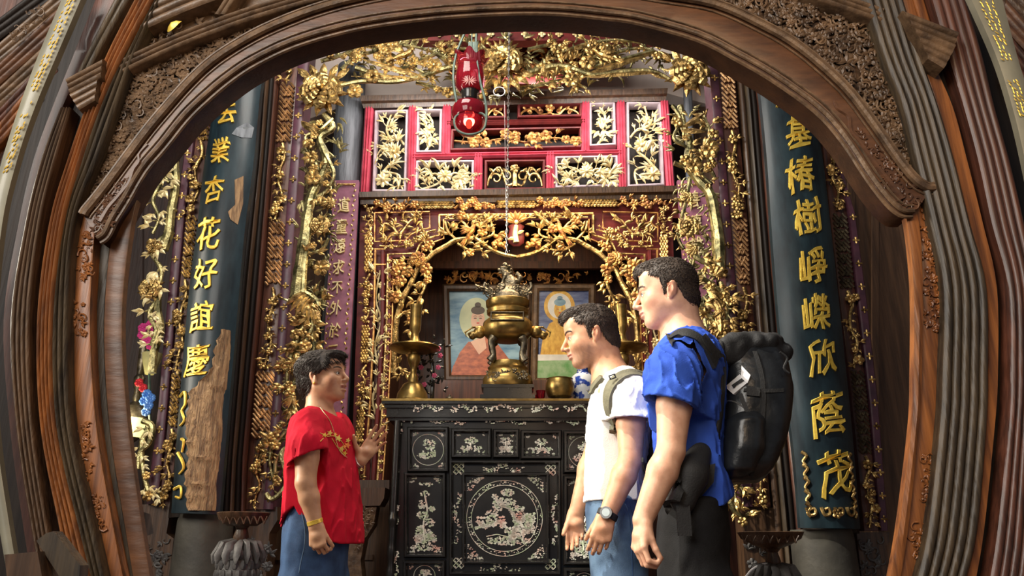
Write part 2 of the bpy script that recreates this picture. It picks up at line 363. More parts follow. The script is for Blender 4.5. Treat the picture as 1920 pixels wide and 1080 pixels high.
def off(P, d): return [(x + d * .2, y + d) for x, y in P]
def offset(P, d):
    out = []
    for i, p in enumerate(P):
        a, c = P[max(i - 1, 0)], P[min(i + 1, len(P) - 1)]; t = Vector((c[0] - a[0], c[1] - a[1])); t.normalize(); out.append((p[0] - t.y * d, p[1] + t.x * d))
    return out
b.branch([(x, y, 3) for x, y in offset(B2, -5)], 5, n=8, sm=0); b.branch([(x, y, 2) for x, y in offset(B2, -16)], 2.5, n=6, sm=0); b.branch([(x, y, -3) for x, y in offset(B2, 3)], 4, n=6, sm=0)
b.build('inner_bead', G['carvewood'], arch)
b = MB(YA); b.branch([(x, y, 5) for x, y in offset(O2, 2)], 8, n=8, sm=0); b.branch([(x, y, 8) for x, y in offset(O2, -5)], 3, n=6, sm=0)
b.branch([(x, y, 2) for x, y in offset(O2, 13)], 2, n=6, sm=0); b.build('outer_ridge', G['carvewood'], arch)
# thick timber soffit behind the board
b = MB(YA); b.strip(offset(B2, 0), offset(B2, -22), [(0, -60), (0, -6), (1, -6), (1, -60)]); b.build('soffit', G['wood'], arch)
# low relief dragons at both feet of the arch
for side in (0, 1):
    b = MB(YA)
    tl = [(278, 272), (262, 290), (262, 305), (252, 320), (243, 345), (222, 372), (205, 392), (190, 418)] if side == 0 else [(1562, 190), (1570, 205), (1590, 220), (1594, 248), (1612, 270), (1640, 310), (1668, 345), (1690, 375)]
    b.branch([(x, y, 2) for x, y in tl], 2.5, 6, n=6)
    P = [(215, 350), (245, 330), (232, 378), (205, 425), (180, 440), (172, 400)] if side == 0 else [(1600, 235), (1640, 270), (1725, 350), (1718, 388), (1690, 388), (1640, 330)]
    fill(b, P, 60, 9, 2, blos=.05); b.build('relief_carving', G['archwood'], arch)
# spandrels with pierced carving
for side, poly in ((0, [(166, 385), (180, 330), (205, 240), (232, 128), (420, 58), (640, -12), (700, -20), (590, 16), (495, 50), (425, 92), (350, 155), (280, 238), (200, 345)]),
                   (1, [(1260, -20), (1545, 6), (1650, 42), (1672, 110), (1700, 200), (1732, 320), (1745, 350), (1715, 330), (1680, 290), (1630, 218), (1580, 155), (1500, 85), (1400, 35)])):
    b = MB(YA + .03); b.prism(poly, 20); b.build('spandrel_backing', G['wood'], arch, smooth=False)
    b = MB(YA + .03); fill(b, poly, 330, 15, 4); fill(b, poly, 200, 10, 9, blos=.2); b.build('spandrel_carving', G['carvewood'], arch)
top = [(640, -70), (640, 0), (700, -8), (830, -26), (960, -34), (1100, -30), (1230, -12), (1300, 0), (1300, -70)]
b = MB(YA + .03); b.prism(top, 20); b.build('crown_backing', G['wood'], arch, smooth=False)
b = MB(YA + .03); fill(b, [(660, -12), (960, -34), (1230, -16), (1230, 6), (960, -8), (700, 8)], 160, 14, 8); b.build('crown_carving', G['archwood'], arch)
# rails framing the spandrels
rail = empty('gate_head_rail', (0, YA, 2.2), 'moulded brown rails boxing in the top of the moon gate', 'rail')
def ra(name, A, B, n, m='carvewood', h=5): 
    b = MB(YA); b.strip(spline(A, 3), spline(B, 3), ridges(n, h, 3, 30)); return b.build(name, G[m], rail)
ra('rail', [(222, 116), (330, 66), (470, 14), (640, -35)], [(232, 140), (340, 90), (480, 38), (640, -8)], 3)
ra('rail', [(240, 28), (330, -14), (420, -50)], [(262, 62), (352, 22), (450, -14)], 3)
ra('rail', [(1500, -42), (1550, -20), (1655, 18)], [(1500, -8), (1545, 8), (1650, 44)], 3)
b = MB(YA + .035); b.prism([(262, 60), (450, -14), (640, -60), (640, -20), (470, 20), (330, 72), (240, 108)], 20); b.build('pierced_panel', G['carvewood'], rail, smooth=False)
b = MB(YA + .03); fill(b, [(270, 70), (450, 0), (470, 15), (330, 68), (262, 98)], 22, 11, 2); b.build('panel_carving', G['carvewood'], rail)
b = MB(YA + .02); b.leaf(316, 62, R(35), 32, 15, 4, th=.1); tag(b.build('gilded_leaf', G['goldletter'], rail), 'loose yellow gold leaf shape on the panel')
b = MB(YA); b.strip([(440, -30), (402, 30)], [(462, -30), (422, 30)], ridges(2, 4, 2)); b.build('short_post', G['carvewood'], rail)
# ================================================================== JAMBS
yl = (-30, 100, 200, 300, 420, 600, 800, 1000, 1110)
LB = {0: (128, 73, 36, 4, -25, -40, -30, 0, 20), 1: (164, 108, 66, 32, 4, -12, -8, 20, 40), 2: (190, 138, 98, 62, 34, 6, 18, 45, 64), 3: (232, 165, 118, 80, 50, 22, 32, 62, 84), 4: (262, 188, 138, 108, 78, 58, 65, 95, 118),
      5: (272, 205, 165, 130, 95, 72, 78, 115, 136), 6: (306, 235, 190, 155, 120, 100, 106, 150, 178), 7: (320, 258, 222, 186, 142, 130, 136, 180, 204), 8: (330, 290, 250, 215, 178, 168, 180, 214, 236), 9: (340, 310, 280, 245, 212, 195, 205, 236, 254), 10: (370, 340, 310, 280, 246, 228, 240, 268, 286)}
def jamb_strip(thing, name, A, B, ys, prof, m, Y=YA, ymin=-30, ymax=1110, lab=None):
    pa = [(a, y) for a, y in zip(A, ys)]; pb = [(c, y) for c, y in zip(B, ys)]
    b = MB(Y); Ra = [(y, a) for a, y in pa]; Rb = [(y, a) for a, y in pb]
    yy = [y for y in ys if ymin < y < ymax]; yy = [ymin] + yy + [ymax]
    SA, SB = spline([(inter(Ra, y)[0], y) for y in yy], 5), spline([(inter(Rb, y)[0], y) for y in yy], 5)
    b.strip(SA, SB, prof); o = b.build(name, G[m], thing); 
    if lab: o['label'] = lab
    return o
lj = empty('gate_jamb', (-.85, YA, 0), 'left bowed jamb of the gate with orange and olive reeded mouldings', 'door jamb')
jamb_strip(lj, 'outer_board', LB[2], LB[3], yl, flatp(0), 'redwood', YA + .02)
jamb_strip(lj, 'reeded_moulding', LB[3], LB[4], yl, ridges(4, 5), 'wood', ymin=205)
jamb_strip(lj, 'reeded_moulding', LB[3], LB[4], yl, ridges(2, 5), 'oldgreen', ymax=140)
jamb_strip(lj, 'groove', LB[4], LB[5], yl, flatp(0, 15), 'black', YA + .03)
jamb_strip(lj, 'reeded_moulding', LB[5], LB[6], yl, ridges(4, 6), 'orange', YA - .01)
jamb_strip(lj, 'reeded_moulding', LB[6], LB[7], yl, ridges(3, 7), 'oldgreen', YA)
jamb_strip(lj, 'carved_panel', LB[7], LB[8], yl, flatp(0), 'orange', YA + .02, ymin=400)
jamb_strip(lj, 'groove', LB[8], LB[9], yl, flatp(0, 15), 'oldgreen', YA + .05, ymin=400)
jamb_strip(lj, 'inner_board', LB[9], LB[10], yl, flatp(0, 16), 'archwood', YA + .03, ymin=330)
b = MB(YA + .02)
for (x, y, h) in ((160, 480, 90), (150, 600, 60), (158, 850, 130), (185, 960, 60)):
    P = [(x - 12, y - h / 2), (x + 8, y - h / 2), (x + 14, y + h / 2), (x - 8, y + h / 2)]; fill(b, P, int(h / 3.4), 8, 2)
b.build('relief_carving', G['orange'], lj)
b = MB(YA + .09); A = [(a - 60, y) for a, y in zip(LB[2], yl)]; B = [(a - 6, y) for a, y in zip(LB[10], yl)]
b.strip(A, B, [(0, -20), (0, 0), (1, 0), (1, -20)]); b.build('backing_board', G['black'], lj, smooth=False)
b = MB(YA - .03); b.strip([(126, 150), (196, 112)], [(134, 178), (192, 148)], ridges(3, 5)); b.strip([(132, 178), (186, 150)], [(150, 208), (180, 190)], ridges(3, 4)); b.build('capital', G['carvewood'], lj)
# right jamb
yr = (-30, 100, 200, 300, 420, 540, 700, 800, 1000, 1110)
RB = {'K1': (1800, 1838, 1862, 1890, 1918, 1940, 1945, 1940, 1932, 1920), 'K0': (1738, 1775, 1805, 1832, 1858, 1888, 1892, 1888, 1868, 1850), 'o1': (1712, 1740, 1785, 1812, 1842, 1868, 1870, 1864, 1843, 1824), 'D1': (1682, 1722, 1757, 1787, 1817, 1848, 1851, 1848, 1830, 1802), 'D0': (1612, 1652, 1690, 1715, 1745, 1768, 1766, 1761, 1738, 1712),
      'C0': (1560, 1600, 1640, 1680, 1722, 1729, 1727, 1722, 1700, 1682), 'A0': (1540, 1580, 1620, 1660, 1700, 1712, 1712, 1708, 1683, 1662)}
rj = empty('gate_jamb', (.85, YA, 0), 'right bowed jamb of the gate with broad grey-green reeded moulding', 'door jamb')
jamb_strip(rj, 'reeded_moulding', RB['D0'], RB['D1'], yr, ridges(5, 6), 'oldgreen')
jamb_strip(rj, 'orange_fillet', RB['D1'], RB['o1'], yr, flatp(3), 'orange', YA + .01, ymin=118)
jamb_strip(rj, 'lit_board', RB['D1'], [x + 38 for x in RB['D1']], yr, ridges(2, 2), 'orange', YA + .02, ymax=80)
jamb_strip(rj, 'groove', RB['o1'], RB['K0'], yr, flatp(0, 15), 'black', YA + .03)
jamb_strip(rj, 'reeded_moulding', RB['K0'], RB['K1'], yr, ridges(4, 5), 'redwood')
jamb_strip(rj, 'carved_panel', RB['C0'], RB['D0'], yr, flatp(0), 'orange', YA + .02, ymin=360)
jamb_strip(rj, 'inner_fillet', RB['A0'], RB['C0'], yr, [(0, -14), (0, 3), (.5, 6), (1, 3), (1, -14)], 'orange', YA + .015, ymin=370)
b = MB(YA + .09); b.strip([(a + 4, y) for a, y in zip(RB['A0'], yr)], [(a + 60, y) for a, y in zip(RB['K1'], yr)], [(0, -20), (0, 0), (1, 0), (1, -20)]); b.build('backing_board', G['black'], rj, smooth=False)
b = MB(YA + .02)
for (x, y, h) in ((1738, 440, 110), (1748, 560, 120), (1742, 900, 110), (1722, 1010, 60)):
    P = [(x - 14, y - h / 2), (x + 12, y - h / 2), (x + 14, y + h / 2), (x - 12, y + h / 2)]; fill(b, P, int(h / 3.2), 8, 2)
b.build('relief_carving', G['orange'], rj)
b = MB(YA - .03); b.strip([(1690, 22), (1795, 62)], [(1716, 66), (1786, 96)], ridges(3, 5)); b.strip([(1716, 66), (1786, 96)], [(1738, 112), (1768, 130)], ridges(3, 4)); b.build('capital', G['carvewood'], rj)
# outer couplet boards standing in front of the jambs
def outer_board(A, B, ys, lab, dots):
    t = empty('outer_couplet_board', tuple(at(B[0], 100, YA - .05) * 1.0), lab, 'couplet board')
    jamb_strip(t, 'board', A, B, ys, [(0, -14), (0, 0), (.25, 4), (.5, 5.5), (.75, 4), (1, 0), (1, -14)], 'greyboard', YA - .05)
    b = MB(YA - .05)
    for (x, y, a, L) in dots: b.leaf(x, y, R(a), L, 3.0, 6, lift=0, th=.3, tip=8)
    b.build('gold_lettering', G['goldletter'], t)
    return t
rng = random.Random(5); dots = []
Ra = [(y, a, c) for y, a, c in zip(yl, LB[0], LB[1])]
for y in range(-5, 330, 8):
    if 178 < y < 235 and y % 3: continue
    a, c = inter(Ra, y)
    for u in (.38, .56, .74):
        if rng.random() < .85: dots.append((a + (c - a) * u, y + 4 + rng.uniform(-2, 2), 68 + rng.uniform(-5, 5), rng.uniform(7, 11)))
outer_board(LB[0], LB[1], yl, 'greenish grey curved board with gold marks left of the gate', dots)
RG0, RG1 = (1808, 1866, 1898, 1922, 1945, 1960, 1960, 1960, 1960, 1950), (1872, 1906, 1936, 1960, 1985, 2000, 2000, 2000, 2000, 1990)
dots = []; Ra = [(y, a, c) for y, a, c in zip(yr, RG0, RG1)]
for y in range(-5, 220, 7):
    if 118 < y < 150: continue
    a, c = inter(Ra, y)
    for u in (.3, .48, .66):
        if rng.random() < .9: dots.append((a + (c - a) * u - 3, y + 3, 118 + rng.uniform(-20, 20), rng.uniform(7, 11)))
outer_board(RG0, RG1, yr, 'greenish grey curved board with gold marks right of the gate', dots)
# roof timbers in the two upper corners of the picture
bl = empty('carved_beam', tuple(at(60, 120, 1.62)), 'stepped brown roof beams beyond the left grey board', 'roof beam')
for i, (a, c, m) in enumerate((((-30, 60), (100, -40), 'black'), ((-30, 110), (130, -30), 'carvewood'), ((-30, 150), (140, -10), 'archwood'), ((-30, 195), (130, 45), 'carvewood'), ((-30, 240), (100, 100), 'redwood'), ((-30, 270), (70, 150), 'orange'))):
    b = MB(1.62 - i * .006); b.strip([a, c], [(a[0], a[1] + 38), (c[0] + 12, c[1] + 38)], ridges(3, 5)); b.build('beam', G[m], bl)
b = MB(1.6); fill(b, [(20, 75), (70, 20), (95, 30), (40, 85)], 24, 7, 10); b.build('relief_carving', G['carvewood'], bl)
b = MB(1.68); b.prism([(-60, -60), (240, -60), (60, 400), (-60, 420)], 10); b.build('backing_board', G['redwood'], bl, smooth=False)
br = empty('carved_beam', tuple(at(1880, 40, 1.62)), 'brown roof timbers beyond the right grey board', 'roof beam')
for i, (a, c, m) in enumerate((((1880, -40), (1960, 40), 'wood'), ((1885, 0), (1960, 90), 'archwood'), ((1885, 60), (1960, 150), 'redwood'), ((1890, 110), (1960, 210), 'archwood'))):
    b = MB(1.6 - i * .006); b.strip([a, c], [(a[0] - 14, a[1] + 44), (c[0], c[1] + 50)], ridges(3, 5)); b.build('beam', G[m], br)
b = MB(1.68); b.prism([(1760, -60), (1990, -60), (1990, 420), (1870, 400)], 10); b.build('backing_board', G['redwood'], br, smooth=False)
# head board behind the rails so nothing shows over the arch
b = MB(YA + .1); b.prism([(170, -60), (1790, -60), (1790, 100), (1760, 380), (1690, 300), (1590, 150), (1400, 20), (1100, -44), (820, -40), (600, 4), (420, 84), (270, 240), (190, 360), (120, 330)], 10)
o = b.build('backing_board', G['wood'], rail, smooth=False)
# blurred bench ends low in the left corner
t = empty('wooden_bench', tuple(at(60, 1080, 1.35)), 'blurred end of a grey-brown wooden bench low at left', 'bench')
t.location.z = 0
b = MB(1.32); b.prism([(8, 1040), (70, 1034), (84, 1110), (16, 1110)], 60); b.build('bench_end', G['wood'], t, smooth=False)
b = MB(1.34); b.prism([(86, 1000), (100, 996), (150, 1060), (146, 1110), (130, 1110), (68, 1014)], 30); b.build('arm_rail', G['oldgreen'], t, smooth=False)
# ================================================================== LETTERS
_glyph = {}
def glyph(ch, bold=.02):
    if (ch, bold) in _glyph: return _glyph[(ch, bold)]
    cu = bpy.data.curves.new('g', 'FONT'); cu.body = ch; cu.extrude = .03; cu.offset = bold; cu.resolution_u = 2; cu.bevel_depth = .008
    ob = bpy.data.objects.new('g', cu); COL.objects.link(ob); dg = bpy.context.evaluated_depsgraph_get()
    me = bpy.data.meshes.new_from_object(ob.evaluated_get(dg)); V = [v.co.copy() for v in me.vertices]; F = [tuple(p.vertices) for p in me.polygons]
    bpy.data.objects.remove(ob); bpy.data.meshes.remove(me)
    x0, x1 = min(v.x for v in V), max(v.x for v in V); y0, y1 = min(v.y for v in V), max(v.y for v in V)
    s = max(x1 - x0, y1 - y0); V = [Vector(((v.x - (x0 + x1) / 2) / s, (v.y - (y0 + y1) / 2) / s, v.z)) for v in V]
    _glyph[(ch, bold)] = (V, F); return _glyph[(ch, bold)]
def put_char(mb, ch, x, y, s, w, sx=.85, rot=0, shear=.15, hf=None, bold=.02, brush=.035):
    V, F = glyph(ch, bold); out = []; c, sn = math.cos(rot), math.sin(rot); sd = x * .13 + y * .07
    for v in V:
        u, t = v.x * sx, v.y; t += u * shear
        u += brush * math.sin(t * 9 + sd) ; t += brush * math.sin(u * 11 + sd * 2)
        px = x + (u * c - t * sn) * s; py = y - (u * sn + t * c) * s
        out.append(mb.p(px, py, (hf(px, py) if hf else 0) + w + v.z * 60))
    mb.add(out, F)
# ================================================================== COUPLET COLUMNS
def edge_u(A, B, x, y):
    ra = [(q[1], q[0]) for q in A]; rb = [(q[1], q[0]) for q in B]; a = inter(ra, y)[0]; c = inter(rb, y)[0]; return (x - a) / (c - a)
def couplet(A, B, Y, lab, name_lab, chars, bulge=20):
    bow = lambda u: bulge * math.sin(math.pi * min(max(u, 0), 1)) ** .8
    t = empty('couplet_board', tuple(at((A[0][0] + B[0][0]) / 2, A[-1][1], Y)), lab, 'couplet board', 'black couplet boards with gold characters')
    b = MB(Y); b.strip(spline(A, 6), spline(B, 6), [(0, -14)] + [(i / 14, bow(i / 14)) for i in range(15)] + [(1, -14)]); b.build('board', G['couplet'], t)
    hf = lambda x, y: bow(edge_u(A, B, x, y))
    for ch, x, y, s, rot in chars:
        b = MB(Y); put_char(b, ch, x, y, s, 1.5, rot=rot, hf=hf, bold=.004, sx=.8); b.build('gold_character', G['goldletter'], t, angle=50)
    return t, hf
LCA = [(408, 150), (400, 205), (384, 300), (370, 420), (353, 560), (336, 760), (321, 962)]; LCB = [(496, 130), (488, 175), (476, 300), (458, 440), (442, 620), (426, 800), (412, 965)]
lc, lhf = couplet(LCA, LCB, 3.35, 'black couplet board on the left column, its lower half broken away to bare timber', '', [('去', 433, 222, 44, -.1), ('業', 420, 292, 47, -.1), ('杏', 408, 364, 50, -.1), ('花', 398, 445, 60, -.1), ('好', 392, 520, 58, -.1), ('誼', 385, 598, 56, -.08), ('慶', 376, 680, 62, -.08)])
# broken area: bare split wood with ragged rim, remaining scraps of lettering
b = MB(3.35); rp = [(352, 730), (380, 722), (398, 700), (408, 640), (422, 622), (436, 626), (432, 700), (424, 790), (416, 880), (411, 950), (408, 958), (350, 958), (346, 900), (352, 860), (344, 800), (350, 770)]
N = 26; vs = []; fs = []
rows_ = [(y, xl, xr) for y, xl, xr in ((622, 420, 436), (650, 408, 436), (700, 398, 433), (724, 372, 431), (740, 352, 429), (770, 350, 427), (800, 345, 425), (860, 352, 419), (900, 346, 416), (958, 352, 411))]
for y in range(622, 960, 7):
    xl, xr = inter(rows_, y); xl += 3 * math.sin(y * .33) + 2 * math.sin(y * .9)
    for j in range(9):
        u = j / 8; x = xl + (xr - xl) * u; vs.append(b.p(x, y, lhf(x, y) + (-7 if j in (0, 8) else 4.6 + 2.2 * math.sin(x * .8 + y * .02) + 1.3 * math.sin(y * .12 + x * .3))))
n = len(vs) // 9; b.add(vs, [(i * 9 + j, i * 9 + j + 1, (i + 1) * 9 + j + 1, (i + 1) * 9 + j) for i in range(n - 1) for j in range(8)])
tag(b.build('bare_timber', G['baretimber'], lc), 'split bare timber where the lacquer is lost')
b = MB(3.35)
for P in ([(340, 745), (352, 738), (354, 760), (346, 772), (352, 790), (342, 800)], [(346, 825), (352, 830), (348, 850)], [(338, 850), (350, 868), (352, 880), (342, 890)], [(330, 918), (346, 914), (346, 934), (334, 932)]):
    b.branch([(x, y, lhf(x, y) + 3) for x, y in P], 3.2, 2, n=5)
b.build('broken_gold_stroke', G['goldletter'], lc)
for P in ([(468, 236), (478, 242), (474, 262), (458, 266), (442, 262), (450, 250)], [(446, 345), (460, 335), (458, 385), (449, 425), (438, 418), (434, 405), (446, 390)]):
    b = MB(3.35); vs = [b.p(x, y, lhf(x, y) + 1.5) for x, y in P]; vs2 = [v + Vector((0, .01, 0)) for v in vs]; k = len(vs)
    b.add(vs + vs2, [tuple(range(k)), tuple(range(2 * k - 1, k - 1, -1))] + [(i, (i + 1) % k, (i + 1) % k + k, i + k) for i in range(k)])
    tag(b.build('flaked_patch', G['greycol'] if P[0][1] < 300 else G['baretimber'], lc, smooth=False), 'patch where the black lacquer has flaked off')
RCA = [(1418, 120), (1427, 190), (1438, 300), (1452, 500), (1470, 700), (1490, 860), (1501, 990)]; RCB = [(1520, 200), (1530, 240), (1543, 300), (1566, 500), (1583, 660), (1599, 820), (1613, 992)]
rc_, rhf = couplet(RCA, RCB, 3.3, 'black couplet board on the right column with large unbroken gold characters', '', [('成', 1466, 186, 44, .1), ('基', 1490, 256, 60, .1), ('椿', 1494, 336, 66, .1), ('樹', 1507, 415, 66, .1), ('崢', 1518, 506, 68, .1), ('嶸', 1524, 592, 66, .1), ('欣', 1536, 674, 68, .1), ('蔭', 1546, 778, 80, .1), ('茂', 1560, 888, 82, .12)])
b = MB(3.3)
def sc(mb, pts, r0, r1, hf, w=3): mb.branch([(x, y, hf(x, y) + w) for x, y in pts], r0, r1, n=6)
for i in range(5):
    y = 848 + i * 24; x = 1499 + i * 2; sc(b, [(x, y), (x + 8, y + 8), (x + 3, y + 18), (x + 8, y + 26)], 3.4, 2.4, rhf)
    x2 = 1591 + i * 2.6; sc(b, [(x2, y + 4), (x2 - 6, y + 12), (x2 + 1, y + 20), (x2 - 3, y + 28)], 3, 2.4, rhf)
for i in range(4):
    x = 1508 + i * 24; sc(b, [(x, 952), (x + 6, 966), (x + 15, 964), (x + 13, 954), (x + 6, 956)], 3.4, 2.4, rhf)
b.blossom(1560, 964, 9, w=22); b.build('scroll_border', G['gold'], rc_)
# columns behind, with their grey feet
def column(name, x0, x1, ytop, ybot, Y, m, lab, kind='structure'):
    a, c = at(x0, ybot, Y), at(x1, ybot, Y); a2, c2 = at(x0, ytop, Y), at(x1, ytop, Y); r = (c.x - a.x) / 2
    b = MB(); b.tube([((a.x + c.x) / 2, Y, 0.02), ((a.x + c.x) / 2, Y, a2.z)], r, 40)
    return b
for nm, px, Y, f in (('left', 395, 3.53, (308, 412)), ('right', 1545, 3.455, (1505, 1622))):
    a = at(px, 900, Y); r = .115
    q0, q1 = (at(367, 962, Y), at(448, 150, Y)) if px < 900 else (at(1557, 990, Y), at(1472, 150, Y)); dz = (q1.x - q0.x) / (q1.z - q0.z)
    b = MB(); b.tube([(q0.x, Y, q0.z - .02), (q0.x + dz * (4.25 - q0.z), Y, 4.25)], r, 40); tag(b.build('round_column', G['black']), 'dark round column carrying the ' + nm + ' couplet board', 'column')
    z = at(px, 964 if px < 900 else 993, Y - r).z; b = MB(); cx = (at(f[0], 1020, Y - .16).x + at(f[1], 1020, Y - .16).x) / 2; rr = (at(f[1], 1020, Y - .16).x - at(f[0], 1020, Y - .16).x) / 2
    b.lathe((cx, Y - .04, 0.001), [(rr + .01, 0), (rr + .008, .3), (rr, z - .03), (rr - .004, z)], 40)
    tag(b.build('column_foot', G['stonepl']), 'grey ' + ('foot of the left couplet column beside the pineapple incense stand' if px < 900 else 'foot of the right couplet column behind the backpack'), 'column foot')
# ================================================================== GILDED POSTS
def stripflowers(mb, A, B, n, r, w=4):
    for i in range(n):
        t = (i + .5) / n; y = A[0][1] + (A[-1][1] - A[0][1]) * t; xa = inter([(q[1], q[0]) for q in A], y)[0]; xb = inter([(q[1], q[0]) for q in B], y)[0]
        mb.blossom((xa + xb) / 2, y, r, 4, w=w, rot=math.pi / 2, c=.25, lift=.1, wd=.6)
def vine(mbT, mbL, mbF, pts, r0, r1, w, step=16, leaf=15, fl=9, pf=.25, seed=0, spread=1, lw=.36):
    rg = random.Random(seed); P = spline([(x, y, w + rg.uniform(-3, 3)) for x, y in pts], 5); mbT.branch(P, r0, r1, sm=0, n=7, wob=.12)
    acc = 0
    for a, c in zip(P, P[1:]):
        acc += math.hypot(c[0] - a[0], c[1] - a[1])
        if acc > step:
            acc = 0; base = math.atan2(-(c[1] - a[1]), c[0] - a[0])
            for sgn in (-1, 1):
                if rg.random() < .82:
                    an = base + sgn * rg.uniform(.5, 1.4); L = leaf * rg.uniform(.6, 1.25) * spread
                    ex, ey = c[0] + math.cos(an) * L * .5, c[1] - math.sin(an) * L * .5
                    mbT.branch([(c[0], c[1], w), (ex, ey, w + 3)], r1 * .6, r1 * .4, sm=0, n=5)
                    if rg.random() < pf: mbF.blossom(ex, ey, fl * rg.uniform(.8, 1.3), 5, w=w + 6, rot=rg.random() * 6, lift=.3)
                    else:
                        for q in (-.6, 0, .6): mbL.leaf(ex, ey, an + q, L * 1.15 * (1 if q == 0 else .75), L * lw, w + rg.uniform(2, 8), lift=.3, curl=rg.uniform(-.8, .8))
def edges(rows): return [(r[1], r[0]) for r in rows], [(r[2], r[0]) for r in rows]
def sub(rows, y0, y1, n=6):
    ys = [y0 + (y1 - y0) * i / n for i in range(n + 1)]; return [(y, *inter(rows, y)) for y in ys]
def post(Y, lab, fretrows, purple, bands, outer=None, flip=1, gm='copper', n_fl=22, side=None, pm='purple'):
    t = empty('carved_post', tuple(at(fretrows[-1][1], fretrows[-1][0], Y)), lab, 'carved post')
    A, B = edges(fretrows); b = MB(Y); b.strip(A, B, flatp(-4, 40), smooth=None); b.build('band_ground', G['redwood'], t)
    for (kind, y0, y1) in bands:
        rr = sub(fretrows, y0, y1); a, c = edges(rr)
        a = [(x + 3, y) for x, y in a]; c = [(x - 3, y) for x, y in c]
        b = MB(Y)
        if kind == 'fret':
            b.fret(a, c, 0, 2.2, 0); b.build('fret_band', G[gm], t)
        else:
            cx = [((p[0] + q[0]) / 2 + 5 * math.sin(i * 1.9), p[1]) for i, (p, q) in enumerate(zip(a, c))]
            vine(b, b, b, cx, 3.2, 2.2, 0, step=11, leaf=11, fl=8, pf=.3, seed=int(y0)); b.build('flower_band', G['gold'], t)
    A, B = edges(purple); b = MB(Y); b.strip(A, B, [(0, -40), (0, 2), (.15, 4), (.85, 4), (1, 2), (1, -40)]); b.build('purple_fillet', G[pm], t)
    b = MB(Y); stripflowers(b, A, B, n_fl, 6.5, 5); b.build('fillet_flowers', G['goldpale'] if pm == 'x' else G['gold'], t)
    return t
pl = post(3.6, 'gilded fret and flower post with purple fillet left of the openwork vine', [(90, 530, 562), (130, 526, 558), (300, 511, 545), (540, 493, 530), (700, 478, 519), (860, 464, 507), (955, 459, 499)],
     [(80, 563, 583), (110, 560, 580), (300, 545, 562), (540, 527, 545), (700, 516, 532), (860, 502, 520), (955, 494, 512)],
     [('flower', 100, 152), ('fret', 155, 265), ('flower', 270, 412), ('fret', 415, 535), ('flower', 540, 692), ('fret', 696, 822), ('flower', 828, 948)])
pr_ = post(3.6, 'gilded fret and flower post with purple fillet right of the openwork vine', [(90, 1344, 1374), (130, 1348, 1379), (240, 1355, 1387), (410, 1370, 1403), (530, 1379, 1409), (700, 1392, 1424), (950, 1413, 1447)],
     [(90, 1326, 1343), (120, 1328, 1345), (300, 1344, 1360), (440, 1354, 1371), (600, 1366, 1385), (950, 1393, 1412)],
     [('fret', 128, 240), ('flower', 246, 402), ('fret', 406, 532), ('flower', 538, 700), ('flower', 705, 945)])
po = post(3.45, 'dark gilded post left of the left couplet board', [(230, 368, 396), (300, 360, 386), (400, 347, 373), (500, 338, 362), (640, 325, 350), (760, 315, 337), (945, 297, 322)],
     [(230, 352, 367), (300, 345, 359), (400, 331, 346), (500, 321, 337), (640, 308, 324), (760, 298, 314), (945, 276, 296)],
     [('fret', 225, 262), ('flower', 266, 400), ('fret', 404, 520), ('flower', 525, 695), ('fret', 700, 800), ('flower', 805, 940)], gm='gold', n_fl=18)
pq = post(3.45, 'dark carved post right of the right couplet board', [(270, 1544, 1566), (400, 1558, 1590), (560, 1576, 1607), (760, 1600, 1630), (995, 1622, 1650)],
     [(300, 1567, 1572), (400, 1591, 1602), (560, 1608, 1624), (760, 1631, 1646), (995, 1651, 1664)],
     [('flower', 280, 395), ('fret', 400, 540), ('flower', 545, 690), ('fret', 695, 850), ('flower', 855, 990)], gm='bronze', n_fl=16)
# plain dark posts between column and screen
def plainpost(lab, name, rows, Y, ms):
    t = empty(name, tuple(at(rows[-1][1], rows[-1][0], Y)), lab, 'timber post')
    k = len(ms); 
    for i, m in enumerate(ms):
        a = [(r[1] + (r[2] - r[1]) * i / k, r[0]) for r in rows]; c = [(r[1] + (r[2] - r[1]) * (i + 1) / k, r[0]) for r in rows]
        b = MB(Y); b.strip(a, c, ridges(1, 4 + 3 * (i % 2), 2, 40)); b.build('moulding', G[m], t)
plainpost('dark plain timber post between left couplet and gilded post', 'timber_post', [(90, 492, 528), (300, 478, 510), (540, 450, 492), (700, 438, 477), (860, 425, 463), (1090, 410, 458)], 3.62, ('black', 'wood', 'black', 'redwood'))
plainpost('brown plain timber post between gilded post and right couplet', 'timber_post', [(90, 1378, 1416), (200, 1388, 1430), (500, 1411, 1455), (700, 1426, 1474), (950, 1450, 1500), (1090, 1462, 1512)], 3.62, ('wood', 'oldgreen', 'black', 'redwood'))
